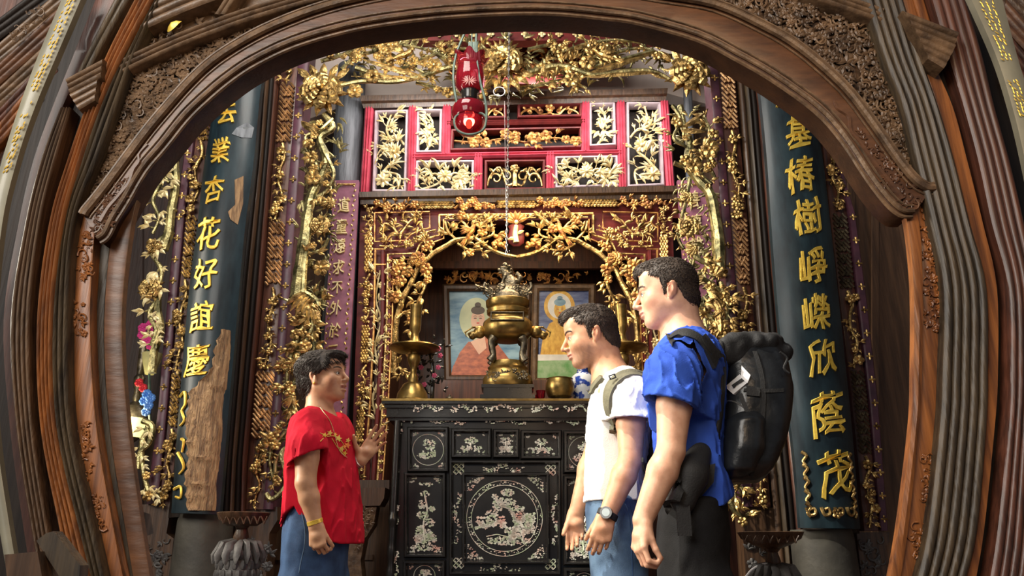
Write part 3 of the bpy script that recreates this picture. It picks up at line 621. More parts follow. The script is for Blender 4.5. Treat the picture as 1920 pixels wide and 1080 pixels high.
# ================================================================== OPENWORK VINES AND GARLAND
def openwork(lab, base, Y, builder, mT='goldgreen', mL='gold', mF='gold'):
    t = empty('openwork_vine', tuple(at(base[0], base[1], Y)), lab, 'gilded carving')
    T, L, F = MB(Y), MB(Y), MB(Y); builder(T, L, F)
    for nm, b, m in (('trunk', T, mT), ('leaves', L, mL), ('blossoms', F, mF)):
        if b.V: b.build(nm, G[m], t)
    return t
def bird(mb, x, y, s, a, w=12, f=1):
    ca, sa = math.cos(a), math.sin(a)
    def q(u, v): return (x + f * (u * ca - v * sa) * s, y - (u * sa + v * ca) * s)
    P = [q(-1, -.1), q(-.5, 0), (q(0, 0)), q(.5, .1), q(.8, .3), q(1.05, .32)]; sc_ = ppm(x, y, mb.Y)
    mb.tube([mb.p(px, py, w) for px, py in P], [s * k * sc_ for k in (.08, .22, .3, .2, .14, .02)], 8)
    for k in range(4): mb.leaf(*q(0, .05), (a + 1.9 + k * .28) if f > 0 else math.pi - (a + 1.9 + k * .28), s * 1.1, s * .3, w + 5, lift=.1)
    for k in (-.15, .05, .25): mb.leaf(*q(-.8, -.05), (a + math.pi + k) if f > 0 else -(a + k), s * 1.1, s * .2, w, lift=.1)
def left_b(T, L, F):
    F.peony(607, 182, 44, 10)
    for a in (40, 65, 90, 115, 140): L.leaf(607 + (a - 90) * -.5, 150, R(a), 32, 15, 4, lift=.15)
    T.branch([(607, 215, 2), (625, 240, 2), (600, 262, 4), (612, 300, 4), (596, 345, 2), (585, 368, 4), (577, 410, 5), (570, 460, 4), (562, 510, 2), (556, 560, 2)], 5, 12, n=8, wob=.1)
    T.branch([(568, 380, 6), (576, 430, 9), (566, 500, 8), (560, 560, 4)], 3.5, 6, n=6); T.branch([(584, 370, 8), (583, 430, 10), (574, 500, 8), (570, 555, 4)], 3, 5, n=6)
    vine(T, L, F, [(625, 225), (600, 250), (575, 262), (590, 300), (604, 330)], 4, 3, 6, leaf=17, seed=1)
    vine(T, L, F, [(610, 290), (628, 330), (612, 360), (590, 372)], 4, 3, 6, leaf=16, seed=2)
    vine(T, L, F, [(560, 500), (580, 480), (606, 470), (618, 450)], 4, 3, 8, leaf=16, seed=3)
    L.leaf(568, 232, R(-55), 46, 15, 9, lift=.1, curl=.5); L.leaf(572, 240, R(-40), 38, 12, 12, lift=.1, curl=.6)
    F.peony(603, 428, 22, 8); F.peony(618, 385, 14, 6); F.blossom(590, 340, 15, 6, w=12)
    F.blossom(585, 300, 14, 5, w=8); F.blossom(604, 505, 16, 6, w=6)
    for s_, P in ((4, [(556, 545), (585, 556), (598, 575), (570, 590), (552, 600)]), (5, [(560, 560), (575, 600), (560, 640), (545, 680), (540, 720)]), (6, [(590, 580), (586, 620), (565, 660), (560, 700), (540, 745)]), (7, [(578, 610), (590, 650), (575, 690), (556, 720)]), (8, [(540, 740), (556, 770), (545, 800), (520, 830)])):
        vine(T, L, F, P, 5, 3.5, 7, step=12, leaf=19, pf=.15, seed=s_)
    for k in range(7): L.leaf(575 + k * 3, 552 + k * 4, R(-150 + k * 12), 44, 12, 12, lift=.15, curl=.3)
    bird(F, 553, 748, 20, R(100), 12); F.peony(545, 690, 16, 6)
    T.branch([(548, 838, 4), (532, 850, 8), (538, 880, 8), (540, 905, 6), (528, 925, 6), (510, 936, 4), (500, 925, 4)], 7, 4, n=8)
    T.branch([(545, 842, 4), (522, 858, 5), (518, 885, 6), (524, 905, 6)], 5, 3, n=8)
    vine(T, L, F, [(530, 790), (512, 830), (508, 870), (515, 905)], 4, 3, 4, leaf=14, seed=12)
def slender(mb, P, n, s, w, seed):
    rg = random.Random(seed); x0, x1 = min(p[0] for p in P), max(p[0] for p in P); y0, y1 = min(p[1] for p in P), max(p[1] for p in P); k = 0
    while k < n:
        x, y = rg.uniform(x0, x1), rg.uniform(y0, y1)
        if not inpoly(x, y, P): continue
        k += 1; a = rg.uniform(0, 6.28); c = rg.choice((-1, 1)) * rg.uniform(.5, 1.4)
        for q in (0, .45, .9)[:rg.choice((1, 2, 3))]: mb.leaf(x, y, a + q, s * rg.uniform(.8, 1.7), s * .3, w + rg.uniform(-4, 4), lift=.2, curl=c)
def dense(lab, Y, P, n, s, seed, f0):
    t = f0(); b = MB(Y); slender(b, P, n, s, -4, seed); b.build('background_foliage', G['goldgreen'], t); return t
dense('', 3.6, [(582, 210), (640, 210), (636, 330), (622, 440), (604, 560), (590, 700), (560, 780), (546, 930), (514, 930), (520, 850), (534, 700), (548, 540), (562, 380)], 150, 17, 5, lambda: openwork('gilded openwork vine with a big peony on top, left of the mauve strip', (560, 940), 3.58, left_b))
def right_b(T, L, F):
    F.peony(1288, 148, 42, 10)
    for a in (40, 65, 90, 115, 140): L.leaf(1288 + (a - 90) * -.6, 118, R(a), 32, 15, 4, lift=.15)
    L.leaf(1250, 150, R(175), 40, 16, 8, lift=.1, curl=-.4)
    T.branch([(1275, 200, 2), (1282, 240, 2), (1292, 270, 4), (1290, 310, 4), (1310, 340, 2), (1330, 365, 4), (1340, 410, 5), (1346, 460, 4), (1348, 520, 2)], 6, 12, n=8, wob=.1)
    T.branch([(1338, 385, 9), (1350, 450, 10), (1354, 520, 6)], 3, 5, n=6); T.branch([(1330, 400, 8), (1340, 460, 10), (1340, 520, 6)], 3, 5, n=6)
    L.leaf(1280, 242, R(15), 48, 14, 10, lift=.1, curl=.5); L.leaf(1276, 250, R(-5), 44, 13, 8, lift=.1)
    vine(T, L, F, [(1260, 200), (1275, 230), (1262, 262), (1290, 280), (1320, 290)], 4, 3, 6, leaf=17, seed=21)
    vine(T, L, F, [(1262, 310), (1290, 318), (1312, 330), (1332, 350)], 5, 4, 6, leaf=15, seed=22)
    vine(T, L, F, [(1340, 340), (1325, 300), (1330, 250), (1318, 220)], 4, 3, 3, leaf=15, seed=23)
    F.blossom(1328, 285, 17, 6, w=10); F.peony(1288, 432, 24, 10); F.peony(1285, 375, 14, 8); F.blossom(1298, 316, 15, 6, w=12)
    vine(T, L, F, [(1292, 340), (1282, 390), (1270, 440), (1280, 470)], 4, 3, 6, leaf=15, seed=24)
    vine(T, L, F, [(1290, 470), (1310, 490), (1335, 500), (1350, 520)], 6, 5, 6, leaf=18, seed=25)
    F.peony(1294, 474, 13, 10)
    for s_, P in ((26, [(1315, 525), (1340, 540), (1350, 570), (1330, 600)]), (27, [(1300, 560), (1325, 590), (1345, 620), (1350, 660)]), (28, [(1350, 530), (1362, 580), (1355, 640), (1365, 680)]), (29, [(1320, 600), (1330, 640), (1350, 660), (1372, 700), (1380, 760)]), (30, [(1370, 860), (1385, 900), (1370, 940), (1395, 975)])):
        vine(T, L, F, P, 5, 3.5, 7, step=11, leaf=19, pf=.15, seed=s_)
    for k in range(8): L.leaf(1318 + k * 4, 540 + k * 8, R(-30 - k * 8), 42, 12, 12, lift=.15, curl=-.3)
    T.branch([(1372, 900, 4), (1366, 930, 6), (1375, 960, 8), (1392, 972, 6), (1404, 962, 4)], 6, 4, n=8)
dense('', 3.6, [(1262, 200), (1325, 200), (1340, 330), (1352, 500), (1364, 650), (1384, 800), (1400, 930), (1360, 930), (1330, 720), (1310, 600), (1290, 500), (1268, 400)], 150, 17, 6, lambda: openwork('gilded openwork vine with a big peony on top, right of the lattice', (1350, 940), 3.58, right_b))
def garland_b(T, L, F):
    F.peony(944, 130, 40, 16, sq=.6)
    for a in range(10, 175, 18): L.leaf(944 - (a - 90) * -.0, 112, R(a), 40, 10, 8, lift=.1, tip=.5)
    for a in range(190, 355, 22): L.leaf(944 + 26 * math.cos(R(a)), 140 - 14 * math.sin(R(a)), R(a), 34, 16, 10, lift=.2)
    T.branch([(630, 165, 4), (680, 156, 6), (740, 158, 8), (790, 148, 8), (850, 130, 8), (900, 140, 6)], 4, 6, n=8)
    T.branch([(668, 130, 4), (720, 146, 6), (770, 152, 8)], 5, 3, n=8); 
    T.branch([(1260, 155, 4), (1220, 138, 8), (1160, 140, 8), (1110, 146, 8), (1050, 128, 8), (990, 140, 6)], 4, 6, n=8)
    T.branch([(1225, 100, 8), (1180, 112, 8), (1120, 128, 8), (1090, 140, 8)], 4, 3, n=6)
    L.leaf(1095, 146, R(15), 140, 13, 10, lift=.02, curl=.12); L.leaf(1095, 150, R(3), 140, 10, 10, lift=.02); L.leaf(800, 152, R(166), 135, 13, 10, lift=.02, curl=-.12); L.leaf(800, 156, R(177), 140, 10, 10, lift=.02)
    k = 40
    for P in ([(640, 130), (670, 105), (720, 95), (760, 120), (800, 140)], [(700, 100), (740, 85), (790, 92), (840, 110)], [(780, 150), (830, 165), (880, 170), (920, 160)], [(700, 90), (740, 130), (800, 110), (850, 90), (900, 95)],
              [(1250, 110), (1210, 90), (1160, 95), (1110, 120), (1080, 140)], [(1200, 85), (1150, 80), (1090, 90), (1040, 110)], [(970, 165), (1010, 160), (1060, 150), (1100, 165)], [(990, 95), (1040, 85), (1090, 110), (1150, 100)], [(600, 110), (640, 100), (670, 85), (700, 80)], [(1000, 115), (1040, 130), (1080, 118)], [(820, 100), (850, 120), (890, 110)]):
        k += 1; vine(T, L, F, P, 4, 2.6, random.Random(k).uniform(-6, 10), step=12, leaf=17, fl=10, pf=.2, seed=k)
    for x, y in ((668, 178), (815, 130), (1100, 125), (700, 150), (1070, 158)): F.blossom(x, y, 15, 6, w=10)
    for x, y, f in ((760, 110, 1), (1130, 112, -1)): bird(F, x, y, 22, R(15), 12, f)
dense('', 3.6, [(600, 90), (700, 76), (960, 66), (1220, 78), (1290, 110), (1240, 130), (1080, 172), (960, 186), (840, 176), (760, 128), (640, 132)], 190, 17, 7, lambda: openwork('long gilded flower garland hanging under the arch across the hall', (950, 190), 3.56, garland_b))
b = MB(3.64); b.rect(560, 20, 1360, 76, 20); 
t = empty('garland_rail', tuple(at(960, 76, 3.64)), 'dark maroon rail above the gilded garland', 'rail'); b.build('rail', G['maroon'], t, smooth=False)
b = MB(3.64)
for x in range(600, 1340, 32): b.blossom(x, 66, 7, 4, w=3, rot=0, lift=.1)
b.build('rail_flowers', G['goldpale'], t)
b = MB(3.9); b.prism([(800, 20), (1140, 20), (1140, 100), (1040, 160), (850, 150)], 12); pq_ = b.build('plaque', G['maroon'], t, smooth=False); b = MB(3.89); fill(b, [(830, 70), (1120, 70), (1110, 110), (1040, 145), (850, 140)], 90, 15, 4); b.build('orange_carving', G['goldred'], pq_)
# leftmost bamboo pillar
def bam_b(T, L, F):
    T.branch([(342, 250, 0), (332, 268, 0), (329, 300, 2), (330, 350, 2), (322, 400, 4), (318, 440, 4), (308, 470, 4)], 6, 9, n=8)
    for x, y, r in ((330, 300, 8.5), (330, 345, 9), (324, 395, 10), (318, 438, 11)): T.ball(T.p(x, y, 2), r * ppm(x, y, 3.4), 8, 5, sz=.5)
    T.branch([(300, 540, 4), (298, 580, 4), (303, 620, 4), (290, 660, 2), (286, 700, 2)], 6, 8, n=8)
    vine(T, L, F, [(318, 320), (302, 350), (290, 380), (300, 410), (288, 440)], 4, 3, 5, step=13, leaf=19, pf=.1, seed=61)
    vine(T, L, F, [(320, 440), (298, 455), (290, 480), (305, 510), (296, 550)], 5, 4, 5, step=12, leaf=20, pf=.25, seed=62)
    vine(T, L, F, [(300, 560), (282, 590), (296, 620), (286, 650)], 5, 4, 5, step=12, leaf=18, pf=.2, seed=63)
    vine(T, L, F, [(312, 280), (304, 310), (318, 345)], 4, 3, 5, step=12, leaf=18, pf=0, seed=64)
    F.peony(296, 468, 16, 12); F.peony(288, 545, 24, 8); L.leaf(330, 270, R(-140), 52, 9, 10, lift=.1); L.leaf(315, 310, R(-110), 44, 10, 10, lift=.1); L.leaf(304, 316, R(-40), 40, 8, 10, lift=.1)
    vine(T, L, F, [(285, 790), (268, 830), (270, 870), (280, 920), (300, 930)], 5, 4, 4, step=13, leaf=15, pf=.2, seed=65)
    T.branch([(270, 790, 6), (288, 800, 6), (283, 830, 6), (265, 850, 6), (262, 880, 6)], 6, 4, n=7)
openwork('pale gilded bamboo and flower carving at the far left inside the arch', (300, 940), 3.43, bam_b, 'goldgreen', 'goldpale', 'gold')
# ================================================================== TRANSOM LATTICE
YT = 4.15
tr = empty('lattice_transom', tuple(at(965, 366, YT)), 'rose red lattice transom with pale gilded flower panels above the shrine', 'lattice')
b = MB(YT); b.rect(690, 186, 1252, 366, 12, -26); b.build('dark_ground', G['black'], tr, smooth=False)
b = MB(YT); b.strip([(676, 186), (1250, 172)], [(682, 204), (1248, 190)], [(0, -40), (0, 12), (.5, 10), (.6, 4), (1, 2), (1, -40)]); b.build('head_beam', G['wood'], tr)
b = MB(YT); b.strip([(676, 366), (1272, 354)], [(676, 384), (1274, 374)], [(0, -40), (0, 14), (.5, 12), (.6, 4), (1, 2), (1, -40)]); b.build('sill_beam', G['wood'], tr)
for pts in ([(692, 202), (682, 366)], [(774, 200), (771, 364)], [(838, 198), (836, 290)], [(1098, 192), (1098, 284)], [(1164, 190), (1168, 358)], [(1246, 190), (1258, 354)], [(897, 288), (896, 362)], [(1032, 286), (1032, 360)]):
    b = MB(YT); b.strip([(pts[0][0] - 8, pts[0][1]), (pts[1][0] - 8, pts[1][1])], [(pts[0][0] + 8, pts[0][1]), (pts[1][0] + 8, pts[1][1])], [(0, -30), (0, 0), (.2, 4), (.35, 1), (.5, 6), (.65, 1), (.8, 4), (1, 0), (1, -30)]); b.build('mullion', G['rose'], tr)
for A, B in (([(774, 288), (1166, 280)], [(774, 299), (1166, 291)]), ([(838, 226), (1098, 222)], [(838, 236), (1098, 232)])):
    b = MB(YT); b.strip(A, B, [(0, -30), (0, 0), (.3, 4), (.5, 1), (.7, 4), (1, 0), (1, -30)]); b.build('rail', G['maroon' if A[0][0] > 800 else 'rose'], tr)
PAN = [((702, 206), (766, 204), (762, 360), (697, 360), 'tall'), ((781, 203), (830, 203), (828, 286), (779, 287), 'small'), ((845, 241), (1092, 236), (1092, 277), (843, 283), 'long'), ((1104, 191), (1154, 190), (1156, 273), (1104, 275), 'small'),
       ((1174, 190), (1240, 190), (1247, 348), (1176, 351), 'tall'), ((779, 300), (890, 299), (889, 358), (777, 359), 'wide'), ((908, 299), (1023, 298), (1023, 356), (907, 358), 'scroll'), ((1040, 292), (1159, 290), (1161, 350), (1040, 353), 'wide'), ((846, 196), (950, 194), (950, 222), (846, 224), 'dim'), ((970, 193), (1092, 191), (1092, 219), (970, 221), 'dim')]
for i, (a, c, d, e, k) in enumerate(PAN):
    b = MB(YT); b.frame([a, c, d, e], 6, 16, -2, 3); f = b.build('panel_frame', G['greypaint' if k in ('tall', 'small', 'wide') else 'maroon'], tr)
    b = MB(YT); cx, cy = (a[0] + c[0] + d[0] + e[0]) / 4, (a[1] + c[1] + d[1] + e[1]) / 4; W = (c[0] - a[0]) / 2 - 6; H = (e[1] - a[1]) / 2 - 6
    if k == 'tall':
        m = 1 if i == 0 else -1
        vine(b, b, b, [(cx - m * W, cy + H * .7), (cx - m * 5, cy + H * .35), (cx + m * W * .5, cy + H * .1), (cx + 3, cy - H * .25), (cx - m * W * .3, cy - H * .6), (cx, cy - H)], 3.0, 2, -8, step=9, leaf=19, pf=0, seed=100 + i, lw=.22)
        vine(b, b, b, [(cx + m * W, cy - H * .2), (cx + m * W * .3, cy - H * .45), (cx - m * W * .5, cy - H * .2), (cx - m * W, cy + H * .05)], 2.4, 1.6, -9, step=10, leaf=17, pf=0, seed=170 + i, lw=.22)
        vine(b, b, b, [(cx - m * W * .6, cy + H * .5), (cx + m * W * .6, cy + H * .6), (cx + m * W * .5, cy + H)], 2.6, 2, -8, step=9, leaf=17, pf=0, seed=130 + i, lw=.22)
        b.blossom(cx + m * 6, cy + 2, 14, 9, w=-3, lift=.1, wd=.5); b.blossom(cx + 4, cy - H * .62, 10, 7, w=-4, lift=.1, wd=.5); b.blossom(cx - m * W * .55, cy + H * .75, 15, 8, w=-4, lift=.1, wd=.5)
    elif k == 'small':
        vine(b, b, b, [(cx - 8, cy + H), (cx + 4, cy + H * .4), (cx, cy), (cx + 6, cy - H * .5), (cx - 4, cy - H)], 2.6, 2, -8, step=7, leaf=15, pf=0, seed=100 + i, lw=.26); b.blossom(cx, cy - 4, 11, 8, w=-4, lift=.1, wd=.5)
        for q in range(5): b.leaf(cx + (q - 2) * 6, cy + H * .3, R(200 + q * 35), 20, 8, -5, lift=.1)
    elif k == 'wide':
        for s_ in (-1, 1):
            vine(b, b, b, [(cx, cy + 4), (cx + s_ * W * .4, cy - 8), (cx + s_ * W * .75, cy + 6), (cx + s_ * W, cy - 4)], 2.6, 2, -8, step=8, leaf=19, pf=.05, seed=100 + i * 3 + s_, lw=.26)
            vine(b, b, b, [(cx, cy + 2), (cx + s_ * W * .4, cy + 14), (cx + s_ * W * .9, cy + H)], 2.4, 1.8, -8, step=8, leaf=17, pf=.05, seed=150 + i * 3 + s_, lw=.26)
        b.blossom(cx, cy, 14, 9, w=-2, lift=.15, wd=.5); b.blossom(cx + W * .7, cy + 2, 10, 5, w=-3)
    elif k in ('scroll', 'dim'):
        for s_ in (-1, 1):
            for (u, v, r) in ((.3, 0, .42), (.68, .2, .4)):
                pts = [(cx + s_ * (u * W + math.cos(q * .8) * r * H * (1.2 - q * .1)), cy + v * H - math.sin(q * .8) * r * H * (1.2 - q * .1)) for q in range(9)]; b.branch([(x, y, -6) for x, y in pts], 2.4, 1.4, n=5, sm=2)
            b.branch([(cx, cy + H * .5, -6), (cx + s_ * W * .3, cy + H * .7, -6), (cx + s_ * W * .55, cy - H * .7, -6), (cx + s_ * W * .9, cy, -6), (cx + s_ * W, cy + H * .8, -6)], 2.6, 1.6, n=5)
            for q in range(3): b.leaf(cx + s_ * W * (.3 + q * .25), cy - H * .3, R(90 - s_ * 40), 12, 6, -5, lift=.1)
        b.branch([(cx, cy + H * .9, -4), (cx, cy - H * .8, -4)], 5, 4, n=8); b.blossom(cx, cy - H * .5, 9, 5, w=-2)
    else:
        vine(b, b, b, [(cx - W, cy), (cx - W * .6, cy + 5), (cx - W * .2, cy - 4), (cx + W * .2, cy + 5), (cx + W * .6, cy - 4), (cx + W, cy + 2)], 2.6, 2, -8, step=15, leaf=13, pf=.5, fl=11, seed=100 + i)
    b.build('panel_carving', G['goldpale' if k in ('tall', 'small', 'wide') else 'goldred' if k in ('long', 'dim') else 'gold'], f)
# ================================================================== MAUVE TEXT STRIPS AND GREY COLUMNS
for lab, q, Y in (('grey weathered column left of the lattice behind the mauve strip', [(640, 60), (692, 60), (686, 200), (678, 370), (666, 620), (650, 1100), (586, 1100), (600, 620), (628, 340)], 4.25), ('grey weathered column right of the lattice', [(1252, 60), (1312, 60), (1330, 340), (1352, 640), (1380, 1100), (1310, 1100), (1290, 640), (1264, 370)], 4.25)):
    a, c = at(q[5][0], 1000, Y), at(q[6][0], 1000, Y); x = (a.x + c.x) / 2; x2 = (at(q[0][0], 60, Y).x + at(q[1][0], 60, Y).x) / 2; r = abs(a.x - c.x) / 2
    b = MB(); b.tube([(x, Y, .01), (x2, Y, 3.9)], r, 32); tag(b.build('round_column', G['greycol']), lab, 'column')
def textstrip(q, Y, lab, chars):
    t = empty('text_strip', tuple(at(q[3][0], q[3][1], Y)), lab, 'text board'); b = MB(Y); b.prism(q, 8); b.build('board', G['mauve'], t, smooth=False)
    b = MB(Y); b.branch([(q[0][0] + 6, q[0][1] + 8, 1), (q[1][0] - 6, q[1][1] + 8, 1)], 2, sm=0); 
    for (i, j, s_) in ((0, 3, 6), (1, 2, -6)):
        n = 60
        for k in range(n):
            u = (k + .5) / n; x = q[i][0] + (q[j][0] - q[i][0]) * u + s_; y = q[i][1] + (q[j][1] - q[i][1]) * u + 8 * (1 - u); b.leaf(x - 2, y, R(60 if k % 2 else 120), 6, 4, 1, lift=0)
    b.build('gilt_border', G['gold'], t)
    for ch, x, y, s_ in chars: b = MB(Y); put_char(b, ch, x, y, s_, 2, sx=.75, rot=-.07 if x < 900 else .07, bold=.0); b.build('gold_character', G['goldpale'], t)
textstrip([(626, 338), (673, 338), (642, 900), (592, 900)], 4.1, 'mauve text strip with gilt characters above the woman', [('道', 645, 385, 28), ('童', 641, 425, 28), ('遠', 638, 462, 28), ('求', 635, 502, 28), ('不', 633, 540, 26), ('外', 630, 578, 28), ('於', 628, 620, 28), ('三', 625, 658, 24)])
textstrip([(1270, 338), (1330, 338), (1368, 900), (1310, 900)], 4.1, 'mauve text strip behind the right openwork vine', [('善', 1300, 375, 30), ('德', 1303, 418, 30), ('雜', 1306, 462, 34), ('會', 1312, 520, 30), ('明', 1316, 575, 30)])
# tan boards behind the vines
for P, lab in (([(560, 250), (625, 300), (606, 560), (590, 700), (575, 1100), (500, 1100)], 'tan timber board behind the left openwork vine'), ([(1300, 200), (1350, 200), (1420, 1100), (1350, 1100)], 'tan timber board behind the right openwork vine')):
    b = MB(4.4); b.prism(P, 10); o = b.build('timber_board', G['wall'], None, smooth=False); tag(o, lab, 'board')
# ================================================================== SHRINE FRAME
YS = 4.15
sh = empty('gilded_shrine', tuple(at(965, 910, YS)), 'maroon and gold carved shrine front framing the two pictures', 'shrine')
MX = lambda x: 1936 - x            # mirror axis traced at x = 968
def both(f):
    return [f(lambda x: x), f(MX)]
b = MB(YS); b.prism([(674, 376), (1276, 366), (1276, 404), (674, 412)], 20, -12); 
for mx in (lambda x: x, MX):
    b.prism([(mx(674), 376), (mx(700), 376), (mx(700), 520), (mx(690), 915), (mx(655), 915)], 20, -12)
    b.prism([(mx(690), 395), (mx(826), 395), (mx(826), 446), (mx(800), 448), (mx(782), 462), (mx(776), 478), (mx(735), 480), (mx(735), 520), (mx(690), 520)], 16, -10)
b.build('maroon_ground', G['maroon'], sh, smooth=False)
for mx in (lambda x: x, MX):
    def L_(pts, r, nm='gold_fillet', w=2, m='goldred', sm=0):
        b = MB(YS); b.branch([(mx(x), y, w) for x, y in pts], r, sm=sm, n=6); return b.build(nm, G[m], sh)
    L_([(824, 404), (824, 442), (815, 444), (800, 449), (788, 458), (780, 476), (728, 478), (726, 600), (718, 760), (708, 905)], 2.6, m='gold')
    L_([(832, 412), (832, 448), (806, 458), (792, 470), (788, 486), (738, 488), (736, 600), (728, 760), (718, 905)], 1.8)
    L_([(703, 400), (806, 398), (806, 428), (790, 432), (772, 440), (760, 452), (703, 454), (703, 400)], 1.8)
    L_([(702, 468), (724, 468)], 1.6); L_([(700, 497), (724, 497)], 2.2); L_([(704, 470), (702, 600), (694, 760), (682, 905)], 2.2); L_([(690, 845), (714, 845)], 2.2); L_([(684, 905), (712, 905)], 2.6)
    b = MB(YS); b.branch([(mx(718), 470, 0), (mx(718), 600, 0), (mx(709), 760, 0), (mx(700), 905, 0)], 4.2, sm=0); b.branch([(mx(731), 482, 0), (mx(730), 600, 0), (mx(722), 760, 0), (mx(713), 905, 0)], 4.5, sm=0); b.build('maroon_bar', G['maroon'], sh)
    # flowers dotted on the bar
    b = MB(YS)
    for k in range(24): y = 492 + k * 17; x = inter([(480, 731), (600, 730), (760, 722), (905, 713)], y)[0]; b.blossom(mx(x), y, 4.5, 4, w=5, lift=.1)
    for k in range(10): y = 405 + k * 7; 
    b.build('bar_flowers', G['gold'], sh)
    # outer gilt band: scale panels and scrolls
    b = MB(YS)
    for (y0, y1) in ((440, 512), (610, 680), (768, 828)):
        n = int((y1 - y0) / 5)
        for k in range(n):
            y = y0 + 5 * k; x = inter([(440, 692), (520, 690), (700, 682), (905, 668)], y)[0]
            for u in (-5, 0, 5): b.leaf(mx(x + u + (2.5 if k % 2 else 0) - 1), y, R(-90), 7.5, 5.5, 3, lift=.1, tip=6)
    b.build('scale_band', G['goldpale' if 0 else 'gold'], sh)
    b = MB(YS)
    for (y0, y1, sd) in ((388, 438, 1), (514, 606, 2), (684, 764, 3), (832, 900, 4)):
        P = [(mx(inter([(380, 696), (440, 692), (520, 690), (700, 682), (905, 668)], y0 + (y1 - y0) * i / 5)[0] + 4 * (-1) ** i), y0 + (y1 - y0) * i / 5) for i in range(6)]
        vine(b, b, b, P, 2.6, 2, 1, step=8, leaf=9, fl=6, pf=.25, seed=200 + sd)
    b.build('scroll_band', G['gold'], sh)
    # corner panel phoenix scroll
    b = MB(YS); b.branch([(mx(x), y, 2) for x, y in ((716, 436), (722, 420), (738, 428), (748, 440), (760, 428), (770, 415), (785, 408))], 3, 2, n=6)
    for x, y, a, L in ((716, 420, 100, 20), (724, 415, 70, 16), (738, 424, 60, 18), (745, 436, 200, 22), (752, 436, 250, 16), (765, 420, 150, 18), (775, 412, 20, 22), (760, 425, 330, 18), (730, 440, 340, 26), (740, 428, 120, 16)):
        aa = R(a) if mx(0) == 0 else math.pi - R(a); b.leaf(mx(x), y, aa, L, 7, 3, lift=.1, curl=.5 if mx(0) == 0 else -.5)
    PP = [(mx(x), y) for x, y in ((712, 412), (796, 406), (792, 424), (764, 440), (752, 446), (712, 446))]
    slender(b, PP, 22, 13, 1, 77)
    b.build('phoenix_scroll', G['gold'], sh)
    b = MB(YS); P = [(mx(x), y) for x, y in ((712, 462), (730, 462), (750, 462), (772, 458), (784, 444), (806, 434), (818, 432))]; vine(b, b, b, P, 2.2, 1.8, 1, step=9, leaf=8, fl=6, pf=.3, seed=220); b.build('scroll_band', G['gold'], sh)
    # narrow openwork in the leg
    T, L, F = MB(YS), MB(YS), MB(YS); vine(T, L, F, [(mx(x), y) for x, y in ((700, 840), (710, 800), (698, 750), (712, 700), (702, 650), (714, 600), (704, 560), (712, 505))], 2.6, 1.8, -6, step=9, leaf=16, fl=8, pf=.08, seed=230, lw=.24)
    T.build('leg_vine', G['goldpale'], sh); L.build('leg_leaves', G['goldpale'], sh); 
    if F.V: F.build('leg_blossoms', G['goldpale'], sh)
    # inner tree
    T, L, F = MB(YS), MB(YS), MB(YS)
    T.branch([(mx(x), y, w_) for x, y, w_ in ((738, 700, 0), (740, 650, 0), (744, 600, 2), (756, 560, 4), (772, 530, 4), (782, 508, 4), (792, 498, 6), (812, 478, 6), (835, 464, 6), (858, 452, 6), (890, 448, 6))], 6, 4.5, n=8, wob=.12)
    F.peony(mx(785), 490, 17, 8)
    for k, P in enumerate(([(745, 600), (760, 585), (768, 600), (775, 620)], [(756, 560), (745, 540), (748, 515), (760, 498)], [(792, 498), (800, 520), (795, 545), (785, 565), (790, 590)], [(744, 640), (755, 655), (770, 660)], [(812, 478), (800, 460), (795, 448)], [(738, 700), (750, 690), (756, 705)])):
        vine(T, L, F, [(mx(x), y) for x, y in P], 3.4, 2.4, 4, step=11, leaf=15, fl=8, pf=.2, seed=240 + k)
    for x, y in ((750, 500), (765, 512), (752, 530), (742, 560), (800, 508)): F.blossom(mx(x), y, 12, 5, w=8)
    for k, P in enumerate(([(890, 448), (875, 425), (860, 412)], [(858, 452), (840, 435), (835, 415)], [(890, 448), (905, 430), (900, 410)], [(900, 450), (925, 440), (920, 415)], [(858, 458), (880, 470), (905, 468)])):
        vine(T, L, F, [(mx(x), y) for x, y in P], 3, 2, 2, step=10, leaf=15, fl=9, pf=.2, seed=260 + k)
    T.branch([(mx(x), y, 6) for x, y in ((890, 448), (900, 455), (915, 466), (940, 478), (968, 484))], 4, 3.6, n=7)
    bird(F, mx(885), 436, 20, R(55), 10, 1 if mx(0) == 0 else -1)
    L.leaf(mx(902), 428, R(40) if mx(0) == 0 else R(140), 40, 9, 10, lift=.05)
    for k in range(22): rg = random.Random(k); F.ball(F.p(mx(936 + rg.uniform(-13, 13)), 456 + rg.uniform(-12, 12), 8 + rg.uniform(0, 4)), 4.4 * ppm(930, 450, YS), 7, 5)
    T.build('tree_branch', G['gold'], sh); L.build('tree_leaves', G['gold'], sh); F.build('tree_blossoms', G['goldred'], sh)
# top gilt band
b = MB(YS)
for (x0, x1) in ((783, 850), (930, 1004), (1088, 1156)):
    for k in range(int((x1 - x0) / 6)):
        for v in (-4, 1, 6): b.leaf(x0 + k * 6 + (3 if v == 1 else 0), 386 + v - (x0 - 680) * .013, 0, 8, 6, 3, lift=.1, tip=6)
b.build('scale_band', G['gold'], sh); b = MB(YS)
for sd, (x0, x1) in enumerate(((700, 782), (852, 928), (1006, 1086), (1158, 1250))):
    vine(b, b, b, [(x0 + (x1 - x0) * i / 6, 389 - (x0 - 680) * .013 + 4 * (-1) ** i) for i in range(7)], 2.4, 2, 2, step=9, leaf=9, fl=7, pf=.4, seed=280 + sd)
b.build('scroll_band', G['goldred'], sh)
b = MB(YS); b.branch([(824, 404, 2), (1112, 401, 2)], 2.4, sm=0); b.branch([(834, 411, 2), (1102, 408, 2)], 1.6, sm=0)
for x in range(840, 1100, 13): b.blossom(x, 407, 5, 5, w=4, lift=.1)
b.build('lintel_beads', G['gold'], sh)
